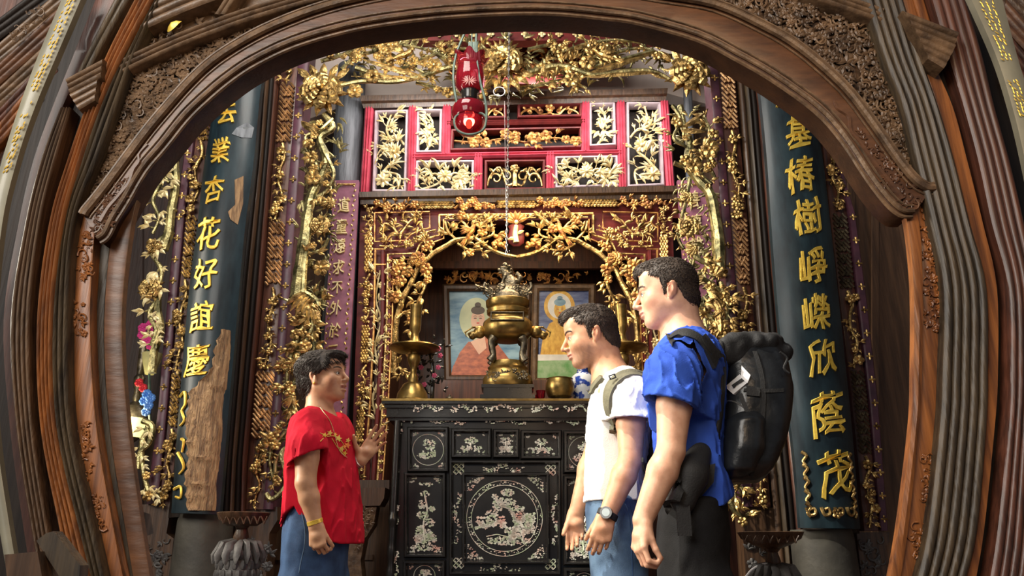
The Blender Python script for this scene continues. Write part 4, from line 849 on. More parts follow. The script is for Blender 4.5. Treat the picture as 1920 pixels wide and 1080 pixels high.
b = MB(YS); b.lathe(at(968, 462, YS - .03), [(.02, 0), (.045, .02), (.05, .06), (.04, .11), (.05, .13), (.02, .15)], 16, sy=.4); b.build('cartouche', G['maroon'], sh)
b = MB(YS - .04); b.branch([(968, 456, 3), (966, 440, 4), (968, 424, 3)], 6, 4, n=8); b.leaf(966, 448, R(200), 16, 7, 5); b.leaf(970, 440, R(20), 14, 7, 5); b.ball(b.p(968, 418, 4), .014); b.build('cartouche_figure', G['goldpale'], sh)
b = MB(YS - .02)
for a in (20, 45, 70, 95, 120, 145, 170): b.leaf(968, 420, R(a), 24, 9, 6, lift=.2)
b.build('cartouche_crown', G['goldred'], sh)
# recess behind: side cheeks, back board, dark carved inner beam
b = MB(); a, c = at(700, 900, 4.2), at(1240, 380, 4.2); z0, z1 = a.z, c.z
for x in (a.x - .03, c.x): b.box((x, 4.2, 0), (x + .03, 4.95, z1))
b.box((a.x, 4.2, z1), (c.x, 4.95, z1 + .03)); b.box((a.x, 4.93, 0), (c.x, 4.96, z1)); b.build('recess_lining', G['redwood'], sh, smooth=False)
b = MB(4.6); b.rect(800, 490, 1140, 503, 10); b.rect(790, 440, 1150, 488, 10, -6); b.build('inner_beam', G['redwood'], sh, smooth=False)
b = MB(4.66); fill(b, [(840, 512), (1110, 512), (1110, 530), (840, 530)], 60, 9, 3); b.build('inner_carving', G['goldred'], sh)
# ================================================================== IMPLICIT SURFACES FOR BODIES, CLOTH AND CASTINGS
class Sdf:
    def __init__(s): s.ops = []; s.M = None; s.sc = 1.0
    def frame(s, M=None, sc=1.0): s.M = M; s.sc = sc; return s
    def _p(s, a):
        a = Vector(a); return np.array(s.M @ a) if s.M is not None else np.array(a)
    def rc(s, a, b, ra, rb=None, k=.01, mode='u'):
        a, b = s._p(a), s._p(b); ra *= s.sc; rb = ra if rb is None else rb * s.sc; k *= s.sc; ab = b - a; L2 = max(float(ab @ ab), 1e-9)
        def f(P):
            t = np.clip(((P - a) @ ab) / L2, 0, 1); return np.linalg.norm(P - a - t[:, None] * ab, axis=1) - (ra + (rb - ra) * t)
        m = max(ra, rb); s.ops.append((f, np.minimum(a, b) - m, np.maximum(a, b) + m, k, mode)); return s
    def chain(s, pts, rad, k=.01):
        for i in range(len(pts) - 1): s.rc(pts[i], pts[i + 1], rad[i], rad[i + 1], k)
        return s
    def ell(s, c, r, k=.01, mode='u', rot=None):
        Rm = Matrix.Identity(3) if rot is None else (Euler(rot).to_matrix() if not isinstance(rot, Matrix) else rot)
        if s.M is not None: Rm = s.M.to_3x3().normalized() @ Rm
        c = s._p(c); r = np.array(r, float) * s.sc; k *= s.sc; A = np.array(Rm.transposed()); m = float(r.max())
        def f(P):
            q = (P - c) @ A.T; k0 = np.linalg.norm(q / r, axis=1); k1 = np.linalg.norm(q / (r * r), axis=1) + 1e-9; return k0 * (k0 - 1) / k1
        s.ops.append((f, c - m, c + m, k, mode)); return s
    def fn(s, f, lo, hi, k=.01, mode='u'): s.ops.append((f, np.array(lo, float), np.array(hi, float), k, mode)); return s
    def loft(s, rows, fw, lf, k=.01, mode='u', wr=None, p=2.0):
        # rows: (centre, half depth along fw, half width along lf), ordered by height
        rows = sorted(rows, key=lambda r: r[0][2]); z = np.array([r[0][2] for r in rows]); zz = np.linspace(z[0], z[-1], 80)
        cx, cy, a, b = (np.interp(zz, z, [r[0][0] for r in rows]), np.interp(zz, z, [r[0][1] for r in rows]), np.interp(zz, z, [r[1] for r in rows]), np.interp(zz, z, [r[2] for r in rows]))
        ker = np.array([1, 2, 3, 4, 3, 2, 1]) / 16.
        sm = lambda v: np.convolve(np.pad(v, 3, mode='edge'), ker, 'valid'); cx, cy, a, b = sm(cx), sm(cy), sm(a), sm(b)
        fw = np.array(fw); lf = np.array(lf)
        def f(P):
            x0, y0, A, B = np.interp(P[:, 2], zz, cx), np.interp(P[:, 2], zz, cy), np.interp(P[:, 2], zz, a), np.interp(P[:, 2], zz, b)
            dx, dy = P[:, 0] - x0, P[:, 1] - y0; u = np.abs(dx * fw[0] + dy * fw[1]) / A; v = np.abs(dx * lf[0] + dy * lf[1]) / B
            d = ((u ** p + v ** p) ** (1 / p) - 1) * np.minimum(A, B)
            e = np.maximum(z[0] - P[:, 2], P[:, 2] - z[-1]); h = np.clip(.5 + .5 * (d - e) / .02, 0, 1)
            return d * h + e * (1 - h) + .02 * h * (1 - h)
        m = float(max(a.max(), b.max())); s.fn(f, [cx.min() - m, cy.min() - m, z[0]], [cx.max() + m, cy.max() + m, z[-1]], k, mode); return s
    def mesh(s, h=.003, B=20, lo=None, hi=None, disp=None):
        us = [o for o in s.ops if o[4] == 'u']; lo0 = np.min([o[1] for o in us], 0) - .012; hi0 = np.max([o[2] for o in us], 0) + .012
        if lo is not None: lo0 = np.maximum(lo0, lo)
        if hi is not None: hi0 = np.minimum(hi0, hi)
        n = np.ceil((hi0 - lo0) / h).astype(int) + 2; nb = np.ceil(n / B).astype(int); ids = []; pos = []; quads = []
        S1, S2 = int(n[0] + 64), int((n[0] + 64) * (n[1] + 64)); half = B * h * .5
        def ev(P, l, u):
            D = np.full(len(P), .05, np.float64)
            dn = disp is None
            for f, a, b, k, m in s.ops:
                pad = k + 3 * h
                if m == 'i' and not dn: D = D + disp(P); dn = True
                if m != 'i' and (np.any(a - pad > u) or np.any(b + pad < l)): continue
                d = f(P)
                if m == 'u':
                    if k > 0: t = np.clip(.5 + .5 * (d - D) / k, 0, 1); D = d * (1 - t) + D * t - k * t * (1 - t)
                    else: D = np.minimum(D, d)
                else:
                    if m == 's': d = -d
                    if k > 0: t = np.clip(.5 - .5 * (d - D) / k, 0, 1); D = d * (1 - t) + D * t + k * t * (1 - t)
                    else: D = np.maximum(D, d)
            if not dn: D = D + disp(P)
            return D
        ax = np.arange(B + 2)
        I, J, K = np.meshgrid(ax, ax, ax, indexing='ij')
        for bi in range(nb[0]):
            for bj in range(nb[1]):
                for bk in range(nb[2]):
                    c0 = np.array([bi, bj, bk]) * B; l = lo0 + (c0 - 1) * h; u = lo0 + (c0 + B) * h
                    hit = False
                    for f, a, b, k, m in us:
                        if not (np.any(a - .01 > u) or np.any(b + .01 < l)): hit = True; break
                    if not hit: continue
                    P = np.stack([I, J, K], -1).reshape(-1, 3) * h + l; D = ev(P, l, u).reshape(B + 2, B + 2, B + 2)
                    ins = D < 0
                    if ins.all() or not ins.any(): continue
                    # cells
                    cs = [D[dx:B + 1 + dx, dy:B + 1 + dy, dz:B + 1 + dz] for dx in (0, 1) for dy in (0, 1) for dz in (0, 1)]
                    cc = np.stack(cs, 0); neg = (cc < 0).sum(0); act = (neg > 0) & (neg < 8); ci = np.argwhere(act); v8 = cc[:, act].T
                    acc = np.zeros((len(ci), 3)); cnt = np.zeros(len(ci)); off = np.array([(dx, dy, dz) for dx in (0, 1) for dy in (0, 1) for dz in (0, 1)], float)
                    for e0, e1 in ((0, 1), (2, 3), (4, 5), (6, 7), (0, 2), (1, 3), (4, 6), (5, 7), (0, 4), (1, 5), (2, 6), (3, 7)):
                        a0, a1 = v8[:, e0], v8[:, e1]; m_ = (a0 < 0) != (a1 < 0); t = np.where(m_, a0 / np.where(np.abs(a0 - a1) < 1e-12, 1, a0 - a1), 0)
                        acc += m_[:, None] * (off[e0] + (off[e1] - off[e0]) * t[:, None]); cnt += m_
                    g = ci + c0 - 1 + 8
                    ids.append(g[:, 0] + g[:, 1] * S1 + g[:, 2] * S2); pos.append((ci + acc / cnt[:, None]) * h + l)
                    nn = slice(1, B + 1)
                    for a_ in range(3):
                        s0 = [nn] * 3; s1 = [nn] * 3; s1[a_] = slice(2, B + 2); A0, A1 = ins[tuple(s0)], ins[tuple(s1)]; e = np.argwhere(A0 != A1)
                        if not len(e): continue
                        fl = A0[tuple(e.T)]; b_, c_ = (a_ + 1) % 3, (a_ + 2) % 3; g = e + c0 + 8; st = (1, S1, S2); base = g[:, 0] + g[:, 1] * S1 + g[:, 2] * S2
                        q = np.stack([base - st[b_] - st[c_], base - st[c_], base, base - st[b_]], 1); q[~fl] = q[~fl][:, ::-1]; quads.append(q)
        ids = np.concatenate(ids); pos = np.concatenate(pos); uq, ix = np.unique(ids, return_index=True); Q = np.concatenate(quads); F = np.searchsorted(uq, Q); F = np.clip(F, 0, len(uq) - 1)
        ok = (uq[F] == Q).all(1); return pos[ix], F[ok]
def wav(P, fr, seed=0, n=5):
    rg = np.random.RandomState(seed); r = 0
    Q = P * fr; Q = Q + .6 * np.sin(Q[:, [1, 2, 0]] * 1.7 + seed)
    for i in range(n):
        d = rg.normal(size=3); d /= np.linalg.norm(d); r = r + np.sin(Q @ d * (1 + i * .35) + rg.rand() * 6)
    return r / n
def sdfobj(name, S, m, parent, h=.003, disp=None, col=None, **k):
    V, F = S.mesh(h, disp=disp, **k); o = mkobj(name, V, F, m, parent, angle=None)
    if col is not None:
        C = col(V); at_ = o.data.color_attributes.new('tone', 'FLOAT_COLOR', 'POINT'); at_.data.foreach_set('color', np.concatenate([C, np.ones((len(C), 1))], 1).astype(np.float32).ravel())
    return o, V, F
def skinmat(name, rough=.48):
    m, nt, b = M_(name); a = nt.nodes.new('ShaderNodeAttribute'); a.attribute_name = 'tone'; nz = nt.nodes.new('ShaderNodeTexNoise'); nz.inputs['Scale'].default_value = 35; nz.inputs['Detail'].default_value = 4
    tc = nt.nodes.new('ShaderNodeTexCoord'); nt.links.new(tc.outputs['Object'], nz.inputs[0])
    mx = nt.nodes.new('ShaderNodeMix'); mx.data_type = 'RGBA'; mx.blend_type = 'MULTIPLY'; mx.inputs[0].default_value = .5; cr = nt.nodes.new('ShaderNodeValToRGB'); cr.color_ramp.elements[0].color = (.72, .60, .55, 1); cr.color_ramp.elements[0].position = .35; cr.color_ramp.elements[1].position = .6
    nt.links.new(nz.outputs[0], cr.inputs[0]); nt.links.new(a.outputs['Color'], mx.inputs[6]); nt.links.new(cr.outputs[0], mx.inputs[7]); nt.links.new(mx.outputs[2], b.inputs['Base Color'])
    b.inputs['Roughness'].default_value = rough; b.inputs['Subsurface Weight'].default_value = .12; b.inputs['Subsurface Radius'].default_value = (.01, .004, .002); b.inputs['Subsurface Scale'].default_value = .6
    bp = nt.nodes.new('ShaderNodeBump'); bp.inputs['Strength'].default_value = .12; bp.inputs['Distance'].default_value = .002; n2 = nt.nodes.new('ShaderNodeTexNoise'); n2.inputs['Scale'].default_value = 260; nt.links.new(tc.outputs['Object'], n2.inputs[0]); nt.links.new(n2.outputs[0], bp.inputs['Height']); nt.links.new(bp.outputs[0], b.inputs['Normal'])
    return m
G['skin'] = skinmat('skin')
G['eyewhite'] = mat('eye_white', (.8, .78, .74), rough=.15, scale=3); G['iris'] = mat('dark_iris', (.03, .015, .01), rough=.1, scale=3)
G['hairblack'] = mat('dark_hair', (.045, .030, .022), (.016, .011, .009), rough=.55, scale=160, bump=.25, bscale=220)
G['hairbrown'] = mat('short_brown_hair', (.060, .036, .022), (.022, .014, .010), rough=.6, scale=160, bump=.25, bscale=220)
G['redcloth'] = mat('red_cotton', (.58, .006, .030), (.44, .004, .020), rough=.85, scale=9, bump=.15, bscale=300, spec=.2)
G['whitecloth'] = mat('white_cotton', (.84, .84, .82), (.78, .78, .76), rough=.85, scale=9, bump=.15, bscale=300)
G['bluecloth'] = mat('royal_blue_cotton', (.040, .11, .56), (.028, .075, .42), rough=.85, scale=9, bump=.15, bscale=300, spec=.2)
G['jeans'] = mat('blue_denim', (.05, .12, .27), (.018, .05, .13), rough=.8, scale=11, bump=.3, bscale=420)
G['jeans2'] = mat('faded_blue_denim', (.11, .19, .30), (.028, .065, .14), rough=.8, scale=7, bump=.3, bscale=420)
G['blackcloth'] = mat('charcoal_trouser_cloth', (.017, .017, .018), (.009, .009, .010), rough=.85, spec=.2, scale=9, bump=.2, bscale=300)
G['packblack'] = mat('black_coated_fabric', (.020, .023, .027), (.010, .011, .013), rough=.32, scale=12, bump=.15, bscale=60, rvar=.06)
G['webbing'] = mat('black_webbing', (.015, .015, .016), rough=.7, scale=30, bump=.2, bscale=200)
G['olive'] = mat('olive_webbing', (.16, .15, .095), (.10, .095, .06), rough=.75, scale=30, bump=.3, bscale=200)
G['whitepaint'] = mat('white_print', (.85, .86, .88), (.8, .8, .82), rough=.5, scale=5)
def headframe(c, fwd, up=(0, 0, 1), s=1.0):
    f = Vector(fwd).normalized(); u = Vector(up); l = u.cross(f).normalized(); u = f.cross(l).normalized()
    M = Matrix(((f.x * s, l.x * s, u.x * s, c[0]), (f.y * s, l.y * s, u.y * s, c[1]), (f.z * s, l.z * s, u.z * s, c[2]), (0, 0, 0, 1))); return M
def add_head(S, M, s, female=False, jaw=1.0, nose=1.0, mouth=0.0):
    S.frame(M, s)
    S.ell((-.014, 0, .032), (.094, .075, .084), 0)
    S.ell((.022, 0, -.018), (.066, .062, .082), .03)
    S.rc((-.012, .046, -.05), (.058, .018, -.095), .017, .013, .03); S.rc((-.012, -.046, -.05), (.058, -.018, -.095), .017, .013, .03)
    S.ell((.045, 0, -.062), (.042, .042, .042), .025)
    for q in (1, -1): S.ell((.030, q * .036, -.044), (.034, .026, .028), .02)
    S.ell((.070 * jaw, 0, -.093), (.017, .020, .014), .02)
    S.ell((.055, 0, .052), (.032, .055, .035), .03)
    for q in (1, -1):
        S.rc((.083, q * .010, .017), (.070, q * .045, .017), .006, .006, .014)
        S.ell((.056, q * .040, -.026), (.020, .020, .018), .025)
        S.ell((.096, q * .031, -.002), (.016, .020, .012), .014, 's')
        S.ell((.071, q * .031, -.002), (.0135, .0140, .0135), .003)
        S.ell((.088, q * .032, -.003), (.014, .0125, .0052), .002, 's')
    S.rc((.086, 0, .010), (.106 + .006 * nose, 0, -.026), .0072, .0088, .010); S.ell((.104 + .006 * nose, 0, -.030), (.010, .009, .008), .006)
    for q in (1, -1): S.ell((.098, q * .011, -.034), (.010, .007, .007), .005); S.ell((.104, q * .006, -.0405), (.004, .0028, .003), .002, 's')
    S.rc((.091, 0, -.042), (.094, 0, -.052), .009, .008, .012)
    S.ell((.0925, 0, -.0565), (.0095, .021, .0058), .006); S.ell((.0905, 0, -.0685 - mouth * .006), (.0095, .019, .0068), .006)
    S.ell((.100, 0, -.0622 - mouth * .003), (.010, .020 - mouth * .006, .0014 + mouth * .0055), .002, 's')
    for q in (1, -1):
        S.ell((-.016, q * .077, -.012), (.017, .0065, .029), .006, rot=(q * -.25, -.25, q * .35))
        S.ell((-.010, q * .084, -.009), (.009, .005, .017), .004, 's', rot=(0, -.25, q * .35))
        S.ell((-.007, q * .076, -.034), (.008, .005, .009), .006)
        S.ell((-.004, q * .079, -.014), (.004, .004, .006), .004)
    S.frame()
def tone_fn(M, base, lip, brow, stubble=None, lipy=0, browx=.9, red=.12):
    Mi = np.array(M.inverted())
    def f(V):
        q = V @ Mi[:3, :3].T + Mi[:3, 3]; C = np.tile(np.array(base, float), (len(V), 1)); x, y, z = q[:, 0], np.abs(q[:, 1]), q[:, 2]
        def mixin(w, c): 
            w = np.clip(w, 0, 1)[:, None]; C[:] = C * (1 - w) + np.array(c) * w
        near = (np.abs(z) < .14) & (x > -.03) & (x < .14) & (y < .1)
        nn = .5 + .5 * wav(q * 1.0, 260, 3)
        if stubble is not None:
            w = np.clip((-.030 - z) / .02, 0, 1) * np.clip((x - .0) / .02, 0, 1) * np.clip((z + .125) / .02, 0, 1); w = w * (1 - np.clip(1 - np.hypot((x - .06) / .03, (z + .03) / .02), 0, 1))
            mixin(np.where(near, w * (.35 + .4 * nn), 0), stubble)
        cheek = np.exp(-(((z + .03) / .025) ** 2 + ((x - .055) / .03) ** 2)); mixin(np.where(near, cheek * red, 0), (base[0], base[1] * .55, base[2] * .5))
        ear = np.exp(-(((z + .01) / .03) ** 2 + ((x + .015) / .02) ** 2)) * (y > .07); mixin(np.where(np.abs(z) < .1, ear * .35, 0), (base[0], base[1] * .55, base[2] * .5))
        lp = (np.abs(z + .0625) < .0115 - .3 * np.maximum(y - .006, 0)) & (y < .024) & (x > .083); mixin(np.where(near & lp, .8, 0), lip)
        bz = .026 - ((y - .03) / .03) ** 2 * .006; bw = np.clip(1.25 - np.abs(z - bz) / .0045, 0, 1) * ((y > .011) & (y < .052) & (x > .045)); mixin(np.where(near, bw * min(1, browx * 1.15), 0), brow)
        ey = np.clip(1 - np.abs(np.hypot((z + .002) / .0065, (y - .031) / .0155) - 1) / .35, 0, 1) * (x > .06) * (.5 + .5 * (z > -.002)); mixin(np.where(near, ey * .85, 0), (.05, .025, .015))
        return C
    return f
def add_eyes(parent, M, s, V, F, hm, look=0, bw=1.0):
    bv = bvh_of([(V, F)])
    for q in (1, -1):
        P = []
        for x, y, z in spline([(.092, .012, .019), (.090, .024, .025), (.082, .038, .0255), (.068, .051, .018)], 4):
            n = bv.find_nearest(M @ Vector((x, q * y, z)), .03); P.append(n[0] if n[0] is not None else M @ Vector((x, q * y, z)))
        b = MB(); k = len(P); b.tube(P, [.0030 * s * bw * (.6 + .6 * math.sin(math.pi * (i + 1) / (k + 1))) for i in range(k)], 6); b.build('eyebrow', hm, parent)
        b = MB(); P = [M @ Vector((.071 + .0148 * math.cos(a) * math.cos(e), q * (.031 + .0148 * math.sin(a)), -.002 + .0148 * math.sin(e))) for a, e in ((-.9, .05), (-.5, .28), (0, .36), (.5, .28), (.95, .02))]; b.tube(spline([tuple(p) for p in P], 3), .0013 * s, 5); b.build('eyelashes', hm, parent)
        b = MB(); c = M @ Vector((.0715, q * .031, -.002)); b.ball(c, .0127 * s, 16, 10); e = b.build('eyeball', G['eyewhite'], parent)
        b = MB(); d = (M @ Vector((.0805, q * .031 + look * .003, -.003))); b.ball(d, .0048 * s, 12, 8); b.build('iris', G['iris'], e)
def strands(V, F, M, s, n, L, dirf, seed=1, wd=.0011, lift=.35):
    """short hair locks combed over the scalp surface, returned as extra geometry"""
    rg = np.random.RandomState(seed); A, B, C = V[F[:, 0]], V[F[:, 1]], V[F[:, 2]]; N = np.cross(B - A, C - A); ar = np.linalg.norm(N, axis=1); N = N / (ar[:, None] + 1e-12); idx = rg.choice(len(F), n, p=ar / ar.sum())
    Mi = np.array(M.inverted()); vs = []; fs = []; R3 = np.array(M.to_3x3().normalized())
    for i in idx:
        p = V[F[i, rg.randint(4)]]; nrm = N[i]; q = Mi[:3, :3] @ p + Mi[:3, 3]; d = R3 @ np.array(dirf(q)); d = d - nrm * (d @ nrm) * .85; d = d / (np.linalg.norm(d) + 1e-9) + nrm * lift + rg.normal(size=3) * .07; d /= np.linalg.norm(d)
        t = np.cross(d, nrm); t /= np.linalg.norm(t) + 1e-9; l = L * s * rg.uniform(.6, 1.25); k = len(vs); w_ = wd * s * rg.uniform(.7, 1.5); p0 = p - nrm * .001; p1 = p + d * l * .55 + nrm * .0008; p2 = p + d * l - nrm * l * .06
        vs += [p0 - t * w_, p0 + t * w_, p0 + nrm * w_, p1 - t * w_ * .8, p1 + t * w_ * .8, p1 + nrm * w_, p2]
        fs += [(k, k + 1, k + 4, k + 3), (k + 1, k + 2, k + 5, k + 4), (k + 2, k, k + 3, k + 5), (k + 3, k + 4, k + 6), (k + 4, k + 5, k + 6), (k + 5, k + 3, k + 6)]
    return vs, fs
def add_hair(parent, M, s, m, mask, thick, n, L, dirf, amp=.002, fr=60, seed=1, extra=None, lift=.35, h=.0026):
    S = Sdf(); S.frame(M, s); t = thick
    S.ell((-.014, 0, .034), (.094 + t, .075 + t * .9, .084 + t), 0); S.ell((.02, 0, .0), (.070 + t * .25, .0645 + t * .5, .088), .03)
    S.ell((-.03, 0, -.03), (.074 + t * .5, .066 + t * .5, .062), .02)
    if extra: extra(S)
    S.frame(); Mi = np.array(M.inverted())
    def cut(P):
        q = P @ Mi[:3, :3].T + Mi[:3, 3]; return mask(q) * s
    lo = np.min([o[1] for o in S.ops], 0); hi = np.max([o[2] for o in S.ops], 0); S.fn(cut, lo, hi, .004, 'i')
    V, F = S.mesh(h, disp=lambda P: amp * wav(P, fr, seed))
    vs, fs = strands(V, F, M, s, n, L, dirf, seed, lift=lift); k = len(V)
    fl = [tuple(f) for f in F.tolist()] + [tuple(i + k for i in f) for f in fs]
    return mkobj('hair', np.concatenate([V, np.array(vs)]), fl, m, parent, angle=None)
def add_hand(S, wr, d, side, pn, s=1.0, curl=(.35, .35, .35, .4), spread=.06, thumb=(.6, .5), tcurl=.3, wd=1.0):
    """wr wrist point, d hand direction, side towards the thumb, pn palm normal (fingers curl that way)"""
    wr, d, side, pn = Vector(wr), Vector(d).normalized(), Vector(side), Vector(pn); side = (side - d * side.dot(d)).normalized(); pn = d.cross(side) * (1 if d.cross(side).dot(pn) > 0 else -1)
    offs = (.030, .0105, -.009, -.028); lens = ((.040, .025, .020), (.045, .028, .021), (.041, .026, .020), (.032, .020, .018)); rad = (.0088, .0090, .0085, .0076)
    S.frame()
    for i, (o, L, r) in enumerate(zip(offs, lens, rad)):
        kn = wr + d * ((.088 if i in (1, 2) else .082 if i == 0 else .076) * s) + side * (o * s * wd)
        S.rc(wr + side * (o * s * .55), kn, .0145 * s, .0115 * s, .012)
        p = kn; a = curl[i] if hasattr(curl[i], '__len__') else (curl[i], curl[i] * 1.15, curl[i] * .9); ang = 0; sd = side * (spread * (1.4 - i) * .8)
        for j, l in enumerate(L):
            ang += a[j]; dd = (d * math.cos(ang) + pn * math.sin(ang) + sd).normalized(); q = p + dd * (l * s); S.rc(p, q, (r - j * .0008) * s, (r - (j + 1) * .0008) * s, .0035 if j == 0 else .0025); p = q
    b0 = wr + d * (.018 * s) + side * (.020 * s) + pn * (.006 * s); t1 = (d * thumb[0] + side * thumb[1] + pn * .35).normalized(); b1 = b0 + t1 * (.042 * s); t2 = (t1 + d * .25 + pn * tcurl).normalized(); b2 = b1 + t2 * (.030 * s); t3 = (t2 + d * .15 + pn * tcurl).normalized(); b3 = b2 + t3 * (.024 * s)
    S.rc(b0, b1, .0145 * s, .0112 * s, .014); S.rc(b1, b2, .0105 * s, .0095 * s, .003); S.rc(b2, b3, .0095 * s, .0078 * s, .003)
    S.ell(wr + d * (.045 * s) + pn * (.004 * s), (.028 * s, .028 * s, .022 * s), .012)
from mathutils.bvhtree import BVHTree
def bvh_of(VF):
    vs = []; fs = []
    for V, F in VF: k = len(vs); vs += V.tolist(); fs += [tuple(int(i) + k for i in f) for f in F]
    return BVHTree.FromPolygons(vs, fs)
def snap(bv, px, py, off=.003, Yd=2.5):
    o = Vector((0, 0, CZ)); d = (at(px, py, 1) - o).normalized(); h = bv.ray_cast(o, d)
    if h[0] is None: return at(px, py, Yd)
    n = h[1]; n = n if n.dot(d) < 0 else -n; return h[0] + n * off
def decal(bv, name, poly, m, parent, off=.003, th=.004, Yd=2.5, sub_=0):
    P = [snap(bv, x, y, off, Yd) for x, y in poly]; Q = [snap(bv, x, y, off - th, Yd) for x, y in poly]; k = len(P)
    return mkobj(name, P + Q, [tuple(range(k)), tuple(range(2 * k - 1, k - 1, -1))] + [(i, (i + 1) % k, (i + 1) % k + k, i + k) for i in range(k)], m, parent, smooth=False)
def strap(bv, name, A, B, m, parent, off=.006, th=.007, Yd=2.5, n=5, across=4):
    A, B = spline(A, n), spline(B, n); vs = []; k = across + 1
    P = np.array([[snap(bv, a[0] + (c[0] - a[0]) * j / across, a[1] + (c[1] - a[1]) * j / across, off, Yd) for j in range(k)] for a, c in zip(A, B)])
    for _ in range(14): P[1:-1] = (P[:-2] + P[1:-1] * 2 + P[2:]) / 4
    T = np.gradient(P, axis=0); W_ = np.gradient(P, axis=1); N = np.cross(T, W_); N /= np.linalg.norm(N, axis=2)[:, :, None] + 1e-9
    N *= np.sign((N * (np.array([0, 0, CZ]) - P)).sum(2))[:, :, None]
    L = len(A); top = (P).reshape(-1, 3); bot = (P - N * th).reshape(-1, 3); o = L * k; fs = []
    for i in range(L - 1):
        for j in range(across): fs += [(i * k + j, i * k + j + 1, (i + 1) * k + j + 1, (i + 1) * k + j), (o + i * k + j, o + (i + 1) * k + j, o + (i + 1) * k + j + 1, o + i * k + j + 1)]
        fs += [(i * k, (i + 1) * k, o + (i + 1) * k, o + i * k), (i * k + across, o + i * k + across, o + (i + 1) * k + across, (i + 1) * k + across)]
    fs += [tuple(range(k)) + tuple(range(o + k - 1, o - 1, -1)), tuple((L - 1) * k + j for j in range(k - 1, -1, -1)) + tuple(o + (L - 1) * k + j for j in range(k))]
    return mkobj(name, np.concatenate([top, bot]), fs, m, parent, angle=50)
# ================================================================== PEOPLE
def rows_px(rows, Y):
    out = []
    for (y, xl, xr, b) in rows:
        a, c = at(xl, y, Y), at(xr, y, Y); out.append((tuple((a + c) / 2), abs(c.x - a.x) / 2, b))
    return out
def ring(c, d, r, w, t, n=40):              # band around a limb, axis d
    d = Vector(d).normalized(); u = d.cross(Vector((0, 1, .1))).normalized(); v = d.cross(u); vs = []; c = Vector(c)
    for i in range(n):
        a = 2 * math.pi * i / n; e = u * math.cos(a) + v * math.sin(a)
        vs += [c + e * r - d * w, c + e * (r + t) - d * w * .8, c + e * (r + t) + d * w * .8, c + e * r + d * w]
    return vs, [(i * 4 + j, i * 4 + (j + 1) % 4, ((i + 1) % n) * 4 + (j + 1) % 4, ((i + 1) % n) * 4 + j) for i in range(n) for j in range(4)]
def zcut(S, px_pts, Y, side):               # cut away everything below the traced hem (side=+1) / above a neckline (-1)
    P = [at(x, y, Y) for x, y in px_pts]; X = np.array([p.x for p in P]); Z = np.array([p.z for p in P]); o = np.argsort(X); X, Z = X[o], Z[o]
    f = (lambda Q: np.interp(Q[:, 0], X, Z) - Q[:, 2]) if side > 0 else (lambda Q: Q[:, 2] - np.interp(Q[:, 0], X, Z))
    S.fn(f, (0, 0, 0), (0, 0, 0), .004, 'i')
def legs(S, hipz, cx, cy, lf, sp, r0, r1, r2, feet=None):
    for q in (1, -1):
        h = Vector((cx + lf[0] * sp * q, cy + lf[1] * sp * q, hipz)); kn = Vector((h.x, h.y, hipz * .53)); an = Vector((h.x, h.y, .09)); S.rc(h, kn, r0, r1, .03); S.rc(kn, an, r1, r2, .02)
def shoes(par, cx, cy, lf, fw, sp, m):
    for q in (1, -1):
        S = Sdf(); c = Vector((cx + lf[0] * sp * q, cy + lf[1] * sp * q, .045)); f = Vector((fw[0], fw[1], 0)); S.rc(c - f * .05, c + f * .13, .044, .036, .0); S.rc(c + Vector((0, 0, .03)), c + Vector((0, 0, .05)), .045, .045, .02)
        S.fn(lambda P: .002 - P[:, 2], (0, 0, 0), (0, 0, 0), .003, 'i'); sdfobj('shoe', S, m, par, h=.006)
ROT = np.array(Euler((R(12), R(-14), 0)).to_matrix())
